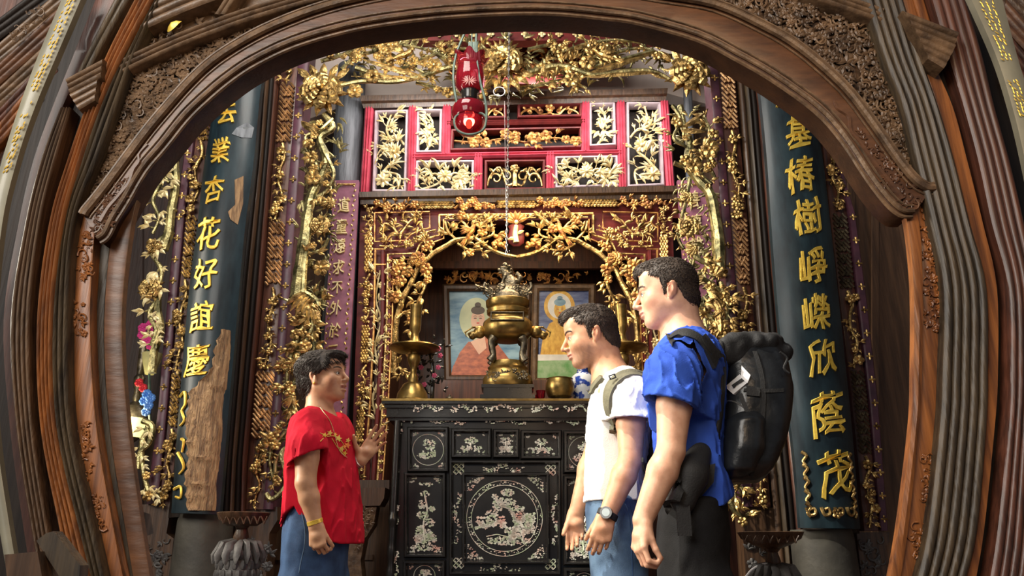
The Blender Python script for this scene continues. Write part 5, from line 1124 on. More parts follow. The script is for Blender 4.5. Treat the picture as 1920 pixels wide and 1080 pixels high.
# ---------------------------------------------------------------- woman in the red blouse
def woman():
    Y = 2.95; yaw = R(-14); F_ = Vector((math.cos(yaw), math.sin(yaw), 0)); Lf = Vector((-math.sin(yaw), math.cos(yaw), 0))
    base = at(600, 960, Y); base.z = 0
    root = empty('person', base, 'older woman with short dark hair in a red embroidered blouse, one hand raised', 'person')
    s = .90; hc = at(608, 708, Y); pit = R(8); fw = Vector((F_.x * math.cos(pit), F_.y * math.cos(pit), math.sin(pit))); M = headframe(hc, fw, s=s)
    W = lambda x, y, d: at(x, y, Y + d)
    S = Sdf(); add_head(S, M, s, True, jaw=.96, nose=.5, mouth=1.0)
    nb = W(598, 782, 0); S.rc(M @ Vector((-.028, 0, -.055)), nb, .050, .052, .03); S.rc(nb, nb - Vector((0, 0, .05)), .055, .08, .03)
    ct = W(605, 850, 0); S.rc(nb - Vector((0, 0, .07)), ct, .07, .08, .04); S.rc(ct, W(603, 1000, 0), .08, .085, .04)
    S.rc(W(608, 795, 0), W(608, 815, 0), .05, .05, .03)
    # right arm hangs
    sh, el, wr = W(578, 815, -.17), W(573, 905, -.21), W(592, 985, -.19)
    S.chain([sh, (sh + el) / 2, el], [.050, .043, .036], .01); S.chain([el, el + (wr - el) * .35, wr], [.036, .036, .024], .01)
    add_hand(S, wr, W(597, 1040, -.19) - wr, F_, Lf * 1.0, s=.80, curl=(.75, .8, .85, .9), thumb=(.9, .35))
    # left arm raised, palm up
    sh2, el2, wr2 = W(632, 805, .16), W(640, 880, .10), W(676, 862, .06)
    S.chain([sh2, el2], [.046, .036], .02); S.chain([el2, wr2], [.035, .024], .015)
    add_hand(S, wr2, Vector((.72, .1, 1.0)), Vector((-.5, -.2, .6)), Vector((.55, .35, -.2)) * -1, s=.86, curl=(.12, .18, .25, .35), spread=.13, thumb=(.35, .9), tcurl=.15)
    legs(S, W(595, 985, 0).z, base.x, base.y, Lf, .085, .065, .045, .035)
    body, V, F = sdfobj('body', S, G['skin'], root, h=.0029, col=tone_fn(M, (.60, .34, .20), (.46, .20, .15), (.10, .06, .045), red=.25, browx=.7))
    add_eyes(root, M, s, V, F, G['hairblack'], bw=.6)
    def mask(q):
        x, y, z = q[:, 0], np.abs(q[:, 1]), q[:, 2]
        zc = np.interp(x, [-.13, -.06, -.035, -.012, .012, .03, .06, .085, .11], [-.085, -.088, -.05, .012, .005, .015, .040, .055, .072]); return zc - z
    def ex(S_):
        S_.ell((-.045, 0, .055), (.085, .082, .066), .02); S_.ell((-.075, 0, -.005), (.045, .066, .06), .02); S_.ell((.055, 0, .088), (.045, .06, .022), .02)
    add_hair(root, M, s, G['hairblack'], mask, .010, 5200, .026, lambda q: (-.7 if q[0] < .03 else .7, .1, -.7 if q[2] < .08 else -.2), amp=.0015, fr=70, seed=4, extra=ex, lift=.08)
    # blouse
    S = Sdf(); rows = rows_px([(762, 590, 622, .06), (775, 578, 636, .13), (790, 563, 646, .185), (820, 553, 655, .195), (860, 549, 659, .19), (900, 547, 664, .185), (940, 545, 668, .19), (980, 541, 671, .20), (1000, 538, 672, .205), (1035, 536, 674, .21)], Y)
    S.loft(rows, F_, Lf, 0); 
    S.rc(W(583, 800, -.13), W(576, 838, -.195), .056, .066, .03); S.rc(W(577, 835, -.195), W(577, 866, -.2), .066, .071, .02)
    S.rc(W(630, 800, .12), W(640, 850, .13), .056, .06, .03)
    A = .0045
    # open sleeve, hem and neckline
    S.rc(W(577, 850, -.2), W(577, 900, -.2), .062, .07, .003, 's')
    sl = at(577, 857, Y - .2).z
    S.fn(lambda P: np.where((P[:, 1] < Y - .158), (sl + (P[:, 0] - at(577, 857, Y - .2).x) * .45) - P[:, 2], -1), (0, 0, 0), (0, 0, 0), .003, 'i')
    S.ell(W(612, 764, 0), (.078, .10, .060), .006, 's', rot=(0, R(25), 0))
    zcut(S, [(500, 985), (537, 990), (552, 968), (572, 952), (590, 985), (615, 1008), (650, 1020), (700, 1018)], Y, 1)
    fold = lambda P: -.007 * np.clip(1 - 1.9 * np.abs(wav(P * np.array([1, 1, .30]), 60, 11)), 0, 1) ** 2 * np.clip((1.34 - P[:, 2]) * 5, .25, 1) + .003 * wav(P * np.array([1, 1, .5]), 48, 5)
    bl, V2, F2 = sdfobj('blouse', S, G['redcloth'], root, h=.0042, disp=fold); bv = bvh_of([(V2, F2)])
    # embroidery
    cols = (G['goldletter'], mat('embroidery_orange', (.85, .25, .05), rough=.7), mat('embroidery_yellow', (.85, .6, .12), rough=.7))
    for i, (x, y, r, k) in enumerate(((618, 812, 6, 2), (634, 822, 7, 2), (608, 816, 5, 0), (651, 835, 7, 1), (640, 842, 6, 2), (646, 850, 5, 0), (652, 826, 5, 2), (628, 815, 4, 0), (645, 838, 4, 1))):
        P = [(x + r * (1 if j % 2 == 0 else .45) * math.cos(j * math.pi / 5), y + r * (1 if j % 2 == 0 else .45) * math.sin(j * math.pi / 5)) for j in range(10)]
        decal(bv, 'embroidered_flower', P, cols[k], bl, off=.002, th=.003, Yd=Y - .1)
    for P in ([(600, 812), (612, 818), (626, 818), (640, 828), (650, 846)], [(622, 822), (632, 838), (646, 856)], [(606, 822), (600, 828)]):
        Q = spline(P, 4); b = MB(); b.tube([snap(bv, x, y, .001, Y - .1) for x, y in Q], .0014, 5); b.build('embroidered_stem', cols[2], bl)
    # jeans
    S = Sdf(); S.loft(rows_px([(938, 549, 655, .15), (975, 543, 655, .165), (1000, 540, 650, .17), (1040, 538, 645, .172), (1100, 540, 640, .165)], Y), F_, Lf, 0)
    legs(S, W(595, 1100, 0).z, base.x, base.y, Lf, .088, .088, .062, .055)
    jn, V3, F3 = sdfobj('jeans', S, G['jeans'], root, h=.005, disp=lambda P: .003 * wav(P, 40, 8))
    bv3 = bvh_of([(V3, F3)]); b = MB(); b.tube([snap(bv3, 566 + 6 * math.sin(i * .3), 962 + i * 8, .001, Y) for i in range(15)], .0018, 5); b.build('side_seam', G['jeans2'], jn)
    shoes(root, base.x, base.y, Lf, F_, .085, G['blackcloth'])
    # bracelet, watch, necklace, earring
    d = (wr - el).normalized(); vs, fs = ring(wr - d * .012, d, .024, .008, .004); b = MB(); b.add(vs, fs); b.build('gold_bracelet', G['goldletter'], root)
    d2 = (wr2 - el2).normalized(); vs, fs = ring(wr2 - d2 * .008, d2, .025, .007, .003); b = MB(); b.add(vs, fs); b.build('thin_bracelet', G['iron'], root)
    bv1 = bvh_of([(V, F), (V2, F2)]); b = MB(); b.tube([snap(bv1, x, y, .002, Y) for x, y in spline([(600, 765), (608, 776), (618, 790), (626, 812), (636, 845), (650, 858)], 4)], .0011, 5); b.build('necklace_cord', G['goldpale'], root)
    b = MB(); b.ball(M @ Vector((-.006, -.086, -.042)), .0045); b.build('earring', G['goldletter'], root)
woman()
# ---------------------------------------------------------------- man in the white T-shirt
def man_white():
    Y = 2.72; yaw = R(180 - 3); F_ = Vector((math.cos(yaw), math.sin(yaw), 0)); Lf = Vector((-math.sin(yaw), math.cos(yaw), 0))     # left side faces the camera
    base = at(1158, 960, Y); base.z = 0
    root = empty('person', base, 'young man in a white V-neck T-shirt and jeans with a black wristwatch', 'person')
    s = 1.0; hc = at(1107, 630, Y); pit = R(-12); fw = Vector((F_.x * math.cos(pit), F_.y * math.cos(pit), math.sin(pit))); M = headframe(hc, fw, s=s)
    W = lambda x, y, d: at(x, y, Y + d)
    S = Sdf(); add_head(S, M, s, nose=1.0, jaw=1.03)
    nb = W(1152, 722, 0); S.rc(M @ Vector((-.034, 0, -.055)), nb, .056, .060, .03); S.rc(M @ Vector((-.016, 0, -.07)), W(1140, 722, 0), .036, .046, .02); S.rc(W(1150, 735, .1), W(1150, 735, -.1), .055, .055, .04)
    S.rc(nb, W(1157, 850, 0), .075, .085, .04); S.rc(W(1157, 850, 0), W(1155, 980, 0), .085, .085, .04)
    sh, el, wr = W(1183, 745, -.18), W(1182, 862, -.215), W(1139, 965, -.22)
    S.chain([sh, sh + (el - sh) * .45, el], [.054, .048, .038], .01); S.chain([el, el + (wr - el) * .3, wr], [.038, .041, .027], .01)
    add_hand(S, wr, W(1118, 1040, -.22) - wr, F_, Lf * -1, s=.92, curl=(.5, .55, .6, .62), spread=.015, thumb=(.9, .35), wd=.95)
    sh2, el2, wr2 = W(1150, 760, .18), W(1104, 880, .19), W(1080, 962, .17)
    S.chain([sh2, el2, wr2], [.055, .04, .027], .02); add_hand(S, wr2, W(1078, 1012, .15) - wr2, F_, Lf, s=.92, curl=(.3, .4, .5, .6), spread=.015, thumb=(.9, .35), wd=.95)
    legs(S, W(1158, 985, 0).z, base.x, base.y, Lf, .09, .068, .05, .04)
    body, V, F = sdfobj('body', S, G['skin'], root, h=.0030, col=tone_fn(M, (.64, .34, .20), (.48, .19, .14), (.07, .04, .03), stubble=(.22, .13, .09), red=.1))
    add_eyes(root, M, s, V, F, G['hairbrown'])
    def mask(q):
        x, y, z = q[:, 0], np.abs(q[:, 1]), q[:, 2]
        zc = np.interp(x, [-.13, -.07, -.05, -.032, -.022, -.004, 0.0, .011, .017, .05, .078, .11], [-.07, -.072, -.04, .008, .014, .012, -.022, -.024, .034, .050, .066, .072]); return zc - z
    def ex(S_): S_.ell((.035, 0, .094), (.062, .055, .026), .02); S_.ell((.076, 0, .078), (.022, .045, .018), .015)
    add_hair(root, M, s, G['hairbrown'], mask, .004, 5200, .013, lambda q: ((1.0 if q[2] > .06 else .35) if q[0] > -.05 else -.3, .1, -.1 if q[2] > .07 else -.8), amp=.001, fr=80, seed=6, extra=ex, lift=.05)
    # T-shirt
    S = Sdf(); S.loft(rows_px([(702, 1132, 1186, .07), (716, 1122, 1202, .15), (735, 1113, 1214, .20), (765, 1104, 1219, .205), (800, 1101, 1219, .195), (850, 1101, 1212, .18), (900, 1098, 1208, .175), (940, 1097, 1208, .18), (955, 1097, 1209, .182)], Y), F_, Lf, 0)
    S.rc(W(1172, 722, -.13), W(1184, 752, -.195), .062, .070, .04); S.rc(W(1184, 745, -.195), W(1185, 800, -.215), .069, .072, .02); S.rc(W(1160, 735, .13), W(1140, 790, .19), .06, .062, .04)
    S.rc(W(1185, 786, -.215), W(1186, 850, -.215), .060, .066, .003, 's'); zs = at(1185, 787, Y - .21).z
    S.fn(lambda P: np.where(P[:, 1] < Y - .152, zs - P[:, 2] - (P[:, 0] - at(1185, 787, Y - .2).x) * .05, -1), (0, 0, 0), (0, 0, 0), .003, 'i')
    S.ell(W(1146, 696, 0), (.072, .088, .055), .006, 's'); S.rc(W(1120, 706, 0), W(1114, 748, 0), .034, .006, .006, 's')
    zcut(S, [(1000, 945), (1100, 942), (1210, 942), (1300, 942)], Y, 1)
    fold = lambda P: -.007 * np.clip(1 - 1.9 * np.abs(wav(P @ ROT * np.array([1, 1, .4]), 62, 21)), 0, 1) ** 2 + .003 * wav(P, 50, 9)
    ts, V2, F2 = sdfobj('t_shirt', S, G['whitecloth'], root, h=.0042, disp=fold)
    # jeans
    S = Sdf(); S.loft(rows_px([(930, 1100, 1206, .165), (960, 1098, 1208, .175), (1000, 1100, 1212, .18), (1110, 1112, 1214, .17)], Y), F_, Lf, 0); legs(S, W(1160, 1110, 0).z, base.x, base.y, Lf, .09, .092, .066, .055)
    jn, V3, F3 = sdfobj('jeans', S, G['jeans2'], root, h=.005, disp=lambda P: -.004 * np.maximum(0, wav(P, 32, 31)))
    bv3 = bvh_of([(V3, F3)])
    for P in ([(1172, 945), (1178, 960), (1182, 990), (1186, 1080)], [(1181, 945), (1186, 962), (1204, 975)]): b = MB(); b.tube([snap(bv3, x, y, .001, Y) for x, y in spline(P, 6)], .0016, 5); b.build('jeans_seam', G['jeans'], jn)
    shoes(root, base.x, base.y, Lf, F_, .09, G['blackcloth'])
    # wristwatch
    d = (wr - el).normalized(); c = wr + d * .000; vs, fs = ring(c, d, .029, .011, .005); b = MB(); b.add(vs, fs); wt = b.build('wristwatch', G['webbing'], root)
    n = Vector((-.25, -1, .15)); n = (n - d * n.dot(d)).normalized(); b = MB(); b.tube([c + n * .026, c + n * .040], [.021, .019], 24); b.build('watch_case', G['lacquer'], wt); b = MB(); b.tube([c + n * .0402, c + n * .0412], [.0125, .0125], 20); b.build('watch_face', mat('grey_watch_face', (.35, .42, .42), rough=.2), wt)
    return (V2, F2), (V, F), Y
wt_, wb_, Yw = man_white()
# olive backpack on the white T-shirt
def olive_pack():
    Y = Yw; bv = bvh_of([wt_, wb_]); o = at(1222, 900, Y)
    t = empty('backpack', tuple(o), 'slim olive daypack worn by the man in the white T-shirt', 'backpack')
    S = Sdf(); S.loft(rows_px([(700, 1205, 1222, .10), (715, 1202, 1234, .13), (760, 1208, 1242, .14), (820, 1210, 1244, .14), (870, 1208, 1240, .13), (905, 1212, 1226, .09)], Y), (1, 0, 0), (0, 1, 0), 0)
    p, V, F = sdfobj('pack_body', S, G['olive'], t, h=.006, disp=lambda P: .003 * wav(P, 30, 3))
    strap(bv, 'shoulder_strap', [(1212, 700), (1190, 694), (1165, 698), (1142, 716), (1132, 742), (1134, 772), (1146, 800), (1156, 812)], [(1218, 712), (1192, 704), (1172, 710), (1155, 726), (1146, 748), (1147, 775), (1153, 796), (1157, 806)], G['olive'], t, off=.013, th=.014, Yd=Y - .2)
    strap(bv, 'far_strap', [(1128, 706), (1112, 722), (1108, 734)], [(1134, 710), (1118, 728), (1112, 738)], G['olive'], t, off=.013, th=.014, Yd=Y - .05)
    strap(bv, 'lower_strap', [(1203, 858), (1210, 880), (1220, 895)], [(1203, 866), (1207, 888), (1216, 905)], G['olive'], t, Yd=Y - .1)
    b = MB(); b.tube([at(1212, 868, Y - .12), at(1216, 930, Y - .12)], .004, 6); b.build('hanging_strap', G['olive'], t)
    b = MB(Y - .24); b.frame([(1141, 704), (1153, 700), (1156, 708), (1144, 712)], 2, 4); b.build('strap_buckle', G['webbing'], t)
olive_pack()
# ---------------------------------------------------------------- tall man in the blue T-shirt
def man_blue():
    Y = 2.36; yaw = R(180 - 12); F_ = Vector((math.cos(yaw), math.sin(yaw), 0)); Lf = Vector((-math.sin(yaw), math.cos(yaw), 0))
    base = at(1305, 960, Y); base.z = 0
    root = empty('person', base, 'tall young man in a royal blue T-shirt and black trousers, standing nearest', 'person')
    s = .99; hc = at(1250, 550, Y); pit = R(-7); fw = Vector((F_.x * math.cos(pit), F_.y * math.cos(pit), math.sin(pit))); M = headframe(hc, fw, s=s)
    W = lambda x, y, d: at(x, y, Y + d)
    S = Sdf(); add_head(S, M, s, nose=.9, jaw=1.0)
    nb = W(1285, 650, 0); S.rc(M @ Vector((-.036, 0, -.055)), nb, .056, .062, .03); S.rc(M @ Vector((-.018, 0, -.072)), W(1279, 655, 0), .036, .042, .02); S.rc(W(1285, 668, .1), W(1285, 668, -.1), .055, .055, .04)
    S.rc(nb, W(1295, 800, 0), .08, .085, .04); S.rc(W(1295, 800, 0), W(1303, 980, 0), .085, .09, .04)
    sh, el, wr = W(1268, 700, -.19), W(1258, 845, -.215), W(1205, 975, -.22)
    S.chain([sh, sh + (el - sh) * .45, el], [.056, .050, .039], .01); S.chain([el, el + (wr - el) * .3, wr], [.039, .043, .028], .01)
    add_hand(S, wr, W(1196, 1045, -.24) - wr, Vector((.3, -.9, 0)), Vector((1, .3, 0)), s=.92, curl=((.5, 1.1, .9), (.6, 1.1, .9), (.65, 1.1, .9), (.7, 1.1, .9)), thumb=(.95, .25), tcurl=.35, wd=1.0)
    sh2, el2, wr2 = W(1305, 700, .15), W(1300, 840, .15), W(1280, 960, .14)
    S.chain([sh2, el2, wr2], [.055, .04, .027], .02); add_hand(S, wr2, W(1276, 1015, .13) - wr2, F_, Lf, s=.95)
    legs(S, W(1305, 985, 0).z, base.x, base.y, Lf, .09, .068, .05, .04)
    body, V, F = sdfobj('body', S, G['skin'], root, h=.0030, col=tone_fn(M, (.72, .41, .27), (.56, .24, .19), (.10, .06, .04), red=.2))
    add_eyes(root, M, s, V, F, G['hairbrown'])
    def mask(q):
        x, y, z = q[:, 0], np.abs(q[:, 1]), q[:, 2]
        zc = np.interp(x, [-.13, -.07, -.05, -.034, -.024, -.004, 0.0, .011, .017, .05, .080, .11], [-.066, -.070, -.04, .010, .016, .014, -.018, -.02, .038, .054, .070, .076]); return zc - z
    def ex(S_): S_.ell((.025, 0, .094), (.070, .056, .026), .02); S_.ell((.074, 0, .072), (.020, .046, .016), .015)
    add_hair(root, M, s, G['hairbrown'], mask, .0038, 5600, .009, lambda q: ((1.0 if q[2] > .06 else .3) if q[0] > -.05 else -.3, .1, -.05 if q[2] > .07 else -.9), amp=.0008, fr=90, seed=9, extra=ex, lift=.05)
    S = Sdf(); S.loft(rows_px([(628, 1262, 1318, .08), (642, 1248, 1338, .16), (665, 1238, 1352, .205), (700, 1232, 1358, .21), (750, 1226, 1356, .20), (820, 1228, 1352, .185), (880, 1232, 1360, .18), (930, 1240, 1372, .185), (975, 1244, 1374, .19)], Y), F_, Lf, 0)
    S.rc(W(1272, 668, -.14), W(1262, 700, -.195), .066, .074, .04); S.rc(W(1262, 698, -.195), W(1256, 775, -.215), .076, .080, .02)
    S.rc(W(1256, 752, -.215), W(1256, 810, -.215), .066, .072, .003, 's'); p0 = at(1254, 756, Y - .21)
    S.fn(lambda P: np.where(P[:, 1] < Y - .150, p0.z - (P[:, 0] - p0.x) * .28 - P[:, 2], -1), (0, 0, 0), (0, 0, 0), .003, 'i')
    S.ell(W(1276, 616, 0), (.075, .092, .055), .006, 's')
    zcut(S, [(1150, 985), (1235, 975), (1290, 958), (1335, 952), (1372, 925), (1450, 910)], Y, 1)
    fold = lambda P: -.009 * np.clip(1 - 1.9 * np.abs(wav(P @ ROT * np.array([1, 1, .35]), 55, 41)), 0, 1) ** 2 + .003 * wav(P, 50, 9)
    ts, V2, F2 = sdfobj('t_shirt', S, G['bluecloth'], root, h=.0042, disp=fold)
    S = Sdf(); S.loft(rows_px([(935, 1238, 1362, .18), (975, 1234, 1364, .19), (1040, 1232, 1366, .19), (1110, 1236, 1368, .18)], Y), F_, Lf, 0); legs(S, W(1300, 1110, 0).z, base.x, base.y, Lf, .095, .098, .072, .062)
    sdfobj('trousers', S, G['blackcloth'], root, h=.005, disp=lambda P: -.006 * np.maximum(0, wav(P, 26, 51)))
    shoes(root, base.x, base.y, Lf, F_, .095, G['blackcloth'])
    return (V2, F2), (V, F), Y
bt_, bb_, Yb = man_blue()
def black_pack():
    Y = Yb; bv = bvh_of([bt_, bb_]); t = empty('backpack', tuple(at(1390, 905, Y)), 'large black roll-top backpack with white logo patch on the tall man', 'backpack')
    S = Sdf(); S.loft(rows_px([(655, 1350, 1452, .11), (680, 1345, 1466, .13), (730, 1341, 1474, .15), (790, 1334, 1470, .155), (840, 1326, 1458, .155), (880, 1318, 1440, .15), (905, 1330, 1418, .11)], Y + .05), (1, 0, 0), (0, 1, 0), 0, p=3.0)
    p, V, F = sdfobj('pack_body', S, G['packblack'], t, h=.0045, disp=lambda P: -.004 * np.maximum(0, wav(P, 24, 61)))
    S = Sdf(); S.loft(rows_px([(770, 1362, 1410, .10), (800, 1340, 1420, .17), (850, 1330, 1418, .175), (890, 1326, 1402, .16), (900, 1340, 1395, .10)], Y + .03), (1, 0, 0), (0, 1, 0), 0, p=2.6)
    sdfobj('front_pocket', S, G['packblack'], t, h=.0045, disp=lambda P: -.003 * np.maximum(0, wav(P, 30, 62)))
    S = Sdf()
    for k, (x0, y0, x1, y1, r) in enumerate(((1362, 652, 1450, 642, .034), (1375, 640, 1445, 654, .03), (1352, 668, 1470, 660, .03), (1420, 640, 1462, 668, .028), (1385, 636, 1425, 632, .02))):
        S.rc(at(x0, y0, Y - .06), at(x1, y1, Y - .02), r, r * .8, .01); S.rc(at(x0, y0, Y + .1), at(x1, y1, Y + .12), r, r, .01); S.rc(at(x0 + 20, y0, Y - .05), at(x0 + 30, y0, Y + .12), r, r, .01)
    sdfobj('roll_top', S, G['webbing'], t, h=.0045, disp=lambda P: .004 * wav(P, 70, 63))
    S = Sdf(); S.loft(rows_px([(650, 1318, 1352, .12), (720, 1312, 1350, .16), (800, 1302, 1342, .17), (880, 1286, 1330, .17), (910, 1284, 1320, .14)], Y + .03), (1, 0, 0), (0, 1, 0), 0); sdfobj('back_pad', S, G['webbing'], t, h=.006)
    bp = bvh_of([(V, F)])
    decal(bp, 'logo_patch', [(1391, 688), (1407, 706), (1402, 720), (1390, 712)], G['whitepaint'], t, off=.010, th=.014, Yd=Y - .1); decal(bp, 'logo_patch', [(1364, 727), (1388, 704), (1402, 719), (1378, 741)], G['whitepaint'], t, off=.010, th=.014, Yd=Y - .1)
    decal(bp, 'logo_mark', [(1376, 724), (1392, 712), (1396, 716), (1384, 722), (1379, 729)], G['webbing'], t, off=.0125, th=.003, Yd=Y - .1)
    decal(bp, 'side_buckle', [(1400, 724), (1424, 728), (1423, 744), (1400, 742)], G['webbing'], t, off=.008, th=.010, Yd=Y - .1)
    for A, B in (([(1410, 660), (1425, 700), (1428, 760), (1420, 830), (1405, 890)], [(1418, 660), (1433, 700), (1436, 760), (1428, 830), (1413, 890)]), ([(1385, 740), (1395, 770), (1412, 800)], [(1392, 738), (1402, 766), (1419, 795)]), ([(1395, 735), (1440, 738), (1468, 735)], [(1396, 729), (1440, 731), (1468, 728)])):
        strap(bp, 'compression_strap', A, B, G['webbing'], t, off=.006, Yd=Y - .1)
    b = MB(); b.tube([snap(bp, x, y, .002, Y - .1) for x, y in spline([(1345, 760), (1372, 752), (1400, 770), (1415, 800)], 5)], .0022, 5); b.build('zip', G['iron'], t)
    strap(bv, 'shoulder_strap', [(1252, 636), (1268, 622), (1290, 620), (1318, 634), (1345, 660)], [(1258, 648), (1275, 638), (1295, 638), (1315, 654), (1338, 690)], G['webbing'], t, off=.012, th=.014, Yd=Y - .15)
    strap(bv, 'shoulder_strap', [(1320, 628), (1334, 645), (1350, 668)], [(1314, 634), (1326, 655), (1340, 680)], G['webbing'], t, off=.012, th=.014, Yd=Y - .05)
    strap(bv, 'hip_belt', [(1338, 870), (1300, 880), (1262, 900), (1250, 930)], [(1335, 905), (1310, 935), (1290, 950), (1262, 968)], G['webbing'], t, off=.02, th=.02, Yd=Y - .15)
    S = Sdf(); S.chain([at(1312, 850, Y - .13), at(1296, 890, Y - .18), at(1280, 940, Y - .19)], [.035, .045, .035], .02); sdfobj('hip_pad', S, G['webbing'], t, h=.006)
    b = MB(); b.box(tuple(at(1272, 1005, Y - .22) - Vector((0, .0, 0))), tuple(at(1292, 948, Y - .21))); b.build('belt_tail', G['webbing'], t)
    for P in ([(1345, 640), (1350, 655), (1345, 672)], [(1462, 660), (1476, 672), (1470, 690), (1480, 700)]): b = MB(Y - .1); b.branch(P, 2.5, n=6); b.build('loose_cord', G['webbing'], t)
black_pack()
# ================================================================== ALTAR CABINET WITH MOTHER-OF-PEARL
YC = 3.72
ZT = at(950, 752, YC).z
ac = empty('altar_cabinet', (0, YC + .2, 0), 'black altar cabinet inlaid with mother-of-pearl scenes, standing before the shrine', 'cabinet')
xl, xr = at(738, 900, YC).x, at(1190, 900, YC).x
b = MB(); b.box((xl, YC + .012, .02), (xr, YC + .42, ZT - .10)); b.build('carcass', G['lacquer'], ac, smooth=False)
b = MB(); 
tl, trr = at(716, 752, YC - .05).x, at(1196, 752, YC - .05).x
for (dx, z0, z1) in ((0, ZT - .022, ZT), (.012, ZT - .04, ZT - .022), (.022, ZT - .085, ZT - .04), (.034, ZT - .10, ZT - .085)): b.box((tl + dx, YC - .05 + dx, z0), (trr - dx, YC + .46 - dx, z1))
b.build('worktop', G['lacquer'], ac, smooth=False)
b = MB(); b.box((tl - .001, YC - .053, ZT - .008), (trr + .001, YC - .02, ZT + .003)); b.build('brass_edge', G['brass'], ac, smooth=False)
b = MB(); b.box((xl, YC - .03, 0), (xr, YC + .4, .08)); b.build('plinth', G['lacquer'], ac, smooth=False)
def PX(mb, q, t, bev=3, d=14, w=0): mb.frame(q, t, d, w, bev)
for (x0, x1) in ((727, 743), (1172, 1188)):      # turned corner posts
    b = MB(YC - .02); a = at((x0 + x1) / 2, 1000, YC - .02); prof = []; H = ZT - .10
    for i in range(90):
        z = H * i / 89; r = .017 + .0025 * math.sin(i * 1.0) * (z < .9) + (.006 if (i % 30) in (0, 1) else 0); prof.append((r, z))
    b.lathe((a.x, YC - .012, 0), prof, 16); b.build('corner_post', G['lacquer'], ac)
rgp = random.Random(11)
def flake(mb, x, y, s, w=.6, n=None):
    n = n or rgp.choice((3, 4, 5)); a0 = rgp.random() * 6.28; P = [(x + math.cos(a0 + 6.28 * i / n) * s * 1.25 * rgp.uniform(.6, 1.2), y + math.sin(a0 + 6.28 * i / n) * s * 1.25 * rgp.uniform(.4, 1)) for i in range(n)]
    mb.add([mb.p(px, py, w) for px, py in P], [tuple(range(n))])
def spray(mb, x0, y0, x1, y1, n, s, w=.6):       # lumpy sprig of flakes
    for i in range(n):
        t = rgp.random(); x = x0 + (x1 - x0) * t; y = y0 + (y1 - y0) * t; e = math.sin(t * 9.4) * s * 1.2 if abs(x1 - x0) > abs(y1 - y0) else 0
        f = math.sin(t * 9.4 + 1) * s * 1.2 if e == 0 else 0; flake(mb, x + f + rgp.uniform(-s, s), y + e + rgp.uniform(-s, s), rgp.uniform(.9, 2.2), w)
def blob(mb, x, y, rx, ry, n, s0=1, s1=2.4, w=.6):
    for i in range(int(n * 1.7)):
        a = rgp.random() * 6.28; r = math.sqrt(rgp.random()); flake(mb, x + math.cos(a) * r * rx, y + math.sin(a) * r * ry, rgp.uniform(s0, s1), w)
def fig(mb, x, y, h, w=.6):
    flake(mb, x, y - h, h * .14, w, 6); 
    for i in range(7): flake(mb, x + rgp.uniform(-1, 1) * h * .16, y - h * rgp.uniform(.1, .8), h * .16, w)
def line(mb, P, r=.6, w=.4): mb.branch([(x, y, w) for x, y in P], r, sm=0, n=4)
def keyc(mb, x, y, s, w=.5):
    for i in range(4):
        for j in range(4):
            if (i + j) % 2: line(mb, [(x + i * s / 4, y + j * s / 4), (x + (i + 1) * s / 4, y + (j + 1) * s / 4)], .7, w); line(mb, [(x + (i + .5) * s / 4, y + j * s / 4), (x + (i + 1) * s / 4, y + (j + .5) * s / 4)], .6, w)
            else: line(mb, [(x + (i + 1) * s / 4, y + j * s / 4), (x + i * s / 4, y + (j + 1) * s / 4)], .7, w)
def panel(q, nm, scene, t=8):
    b = MB(YC); PX(b, q, t, 4, 12, 6); f = b.build('panel_frame', G['lacquer'], ac)
    b = MB(YC); b.rect(q[0][0] + t, q[0][1] + t, q[1][0] - t, q[2][1] - t, 8, 1); p = b.build(nm, G['lacquer'], ac, smooth=False)
    b = MB(YC); b_ = b; scene(b_, q[0][0] + t, q[0][1] + t, q[1][0] - t, q[2][1] - t); b.build('pearl_inlay', G['pearl'], p, smooth=False)
W_ = 1.8
def corners(b, x0, y0, x1, y1, n, s):
    for cx, cy, dx, dy in ((x0, y0, 1, 1), (x1, y0, -1, 1), (x0, y1, 1, -1), (x1, y1, -1, -1)):
        for i in range(n): t = rgp.random(); u = rgp.random() * (1 - t); flake(b, cx + dx * (3 + t * s), cy + dy * (3 + u * s), rgp.uniform(.9, 2), W_)
def sc_round(b, x0, y0, x1, y1):
    cx, cy, r = (x0 + x1) / 2, (y0 + y1) / 2, min(x1 - x0, y1 - y0) / 2 - 2; line(b, [(cx + r * math.cos(a * .21), cy + r * math.sin(a * .21)) for a in range(31)], .5, W_); corners(b, x0, y0, x1, y1, 14, 9)
    blob(b, cx + 2, cy - r * .35, r * .45, r * .35, 34, w=W_); blob(b, cx - 4, cy + r * .35, r * .6, r * .25, 30, w=W_); fig(b, cx + 6, cy + r * .5, 14, W_); fig(b, cx + 12, cy + r * .5, 13, W_); fig(b, cx - 9, cy + r * .55, 13, W_)
def sc_land(b, x0, y0, x1, y1):
    cx, cy = (x0 + x1) / 2, (y0 + y1) / 2; corners(b, x0, y0, x1, y1, 5, 6); blob(b, cx, cy - 5, 12, 7, 26, w=W_); blob(b, cx, cy + 8, (x1 - x0) * .4, 4, 26, w=W_); line(b, [(cx, cy - 4), (cx - 2, cy + 10)], 1, W_)
    for k in (-14, -6, 7, 13): fig(b, cx + k * (x1 - x0) / 60, y1 - 3, 10, W_)
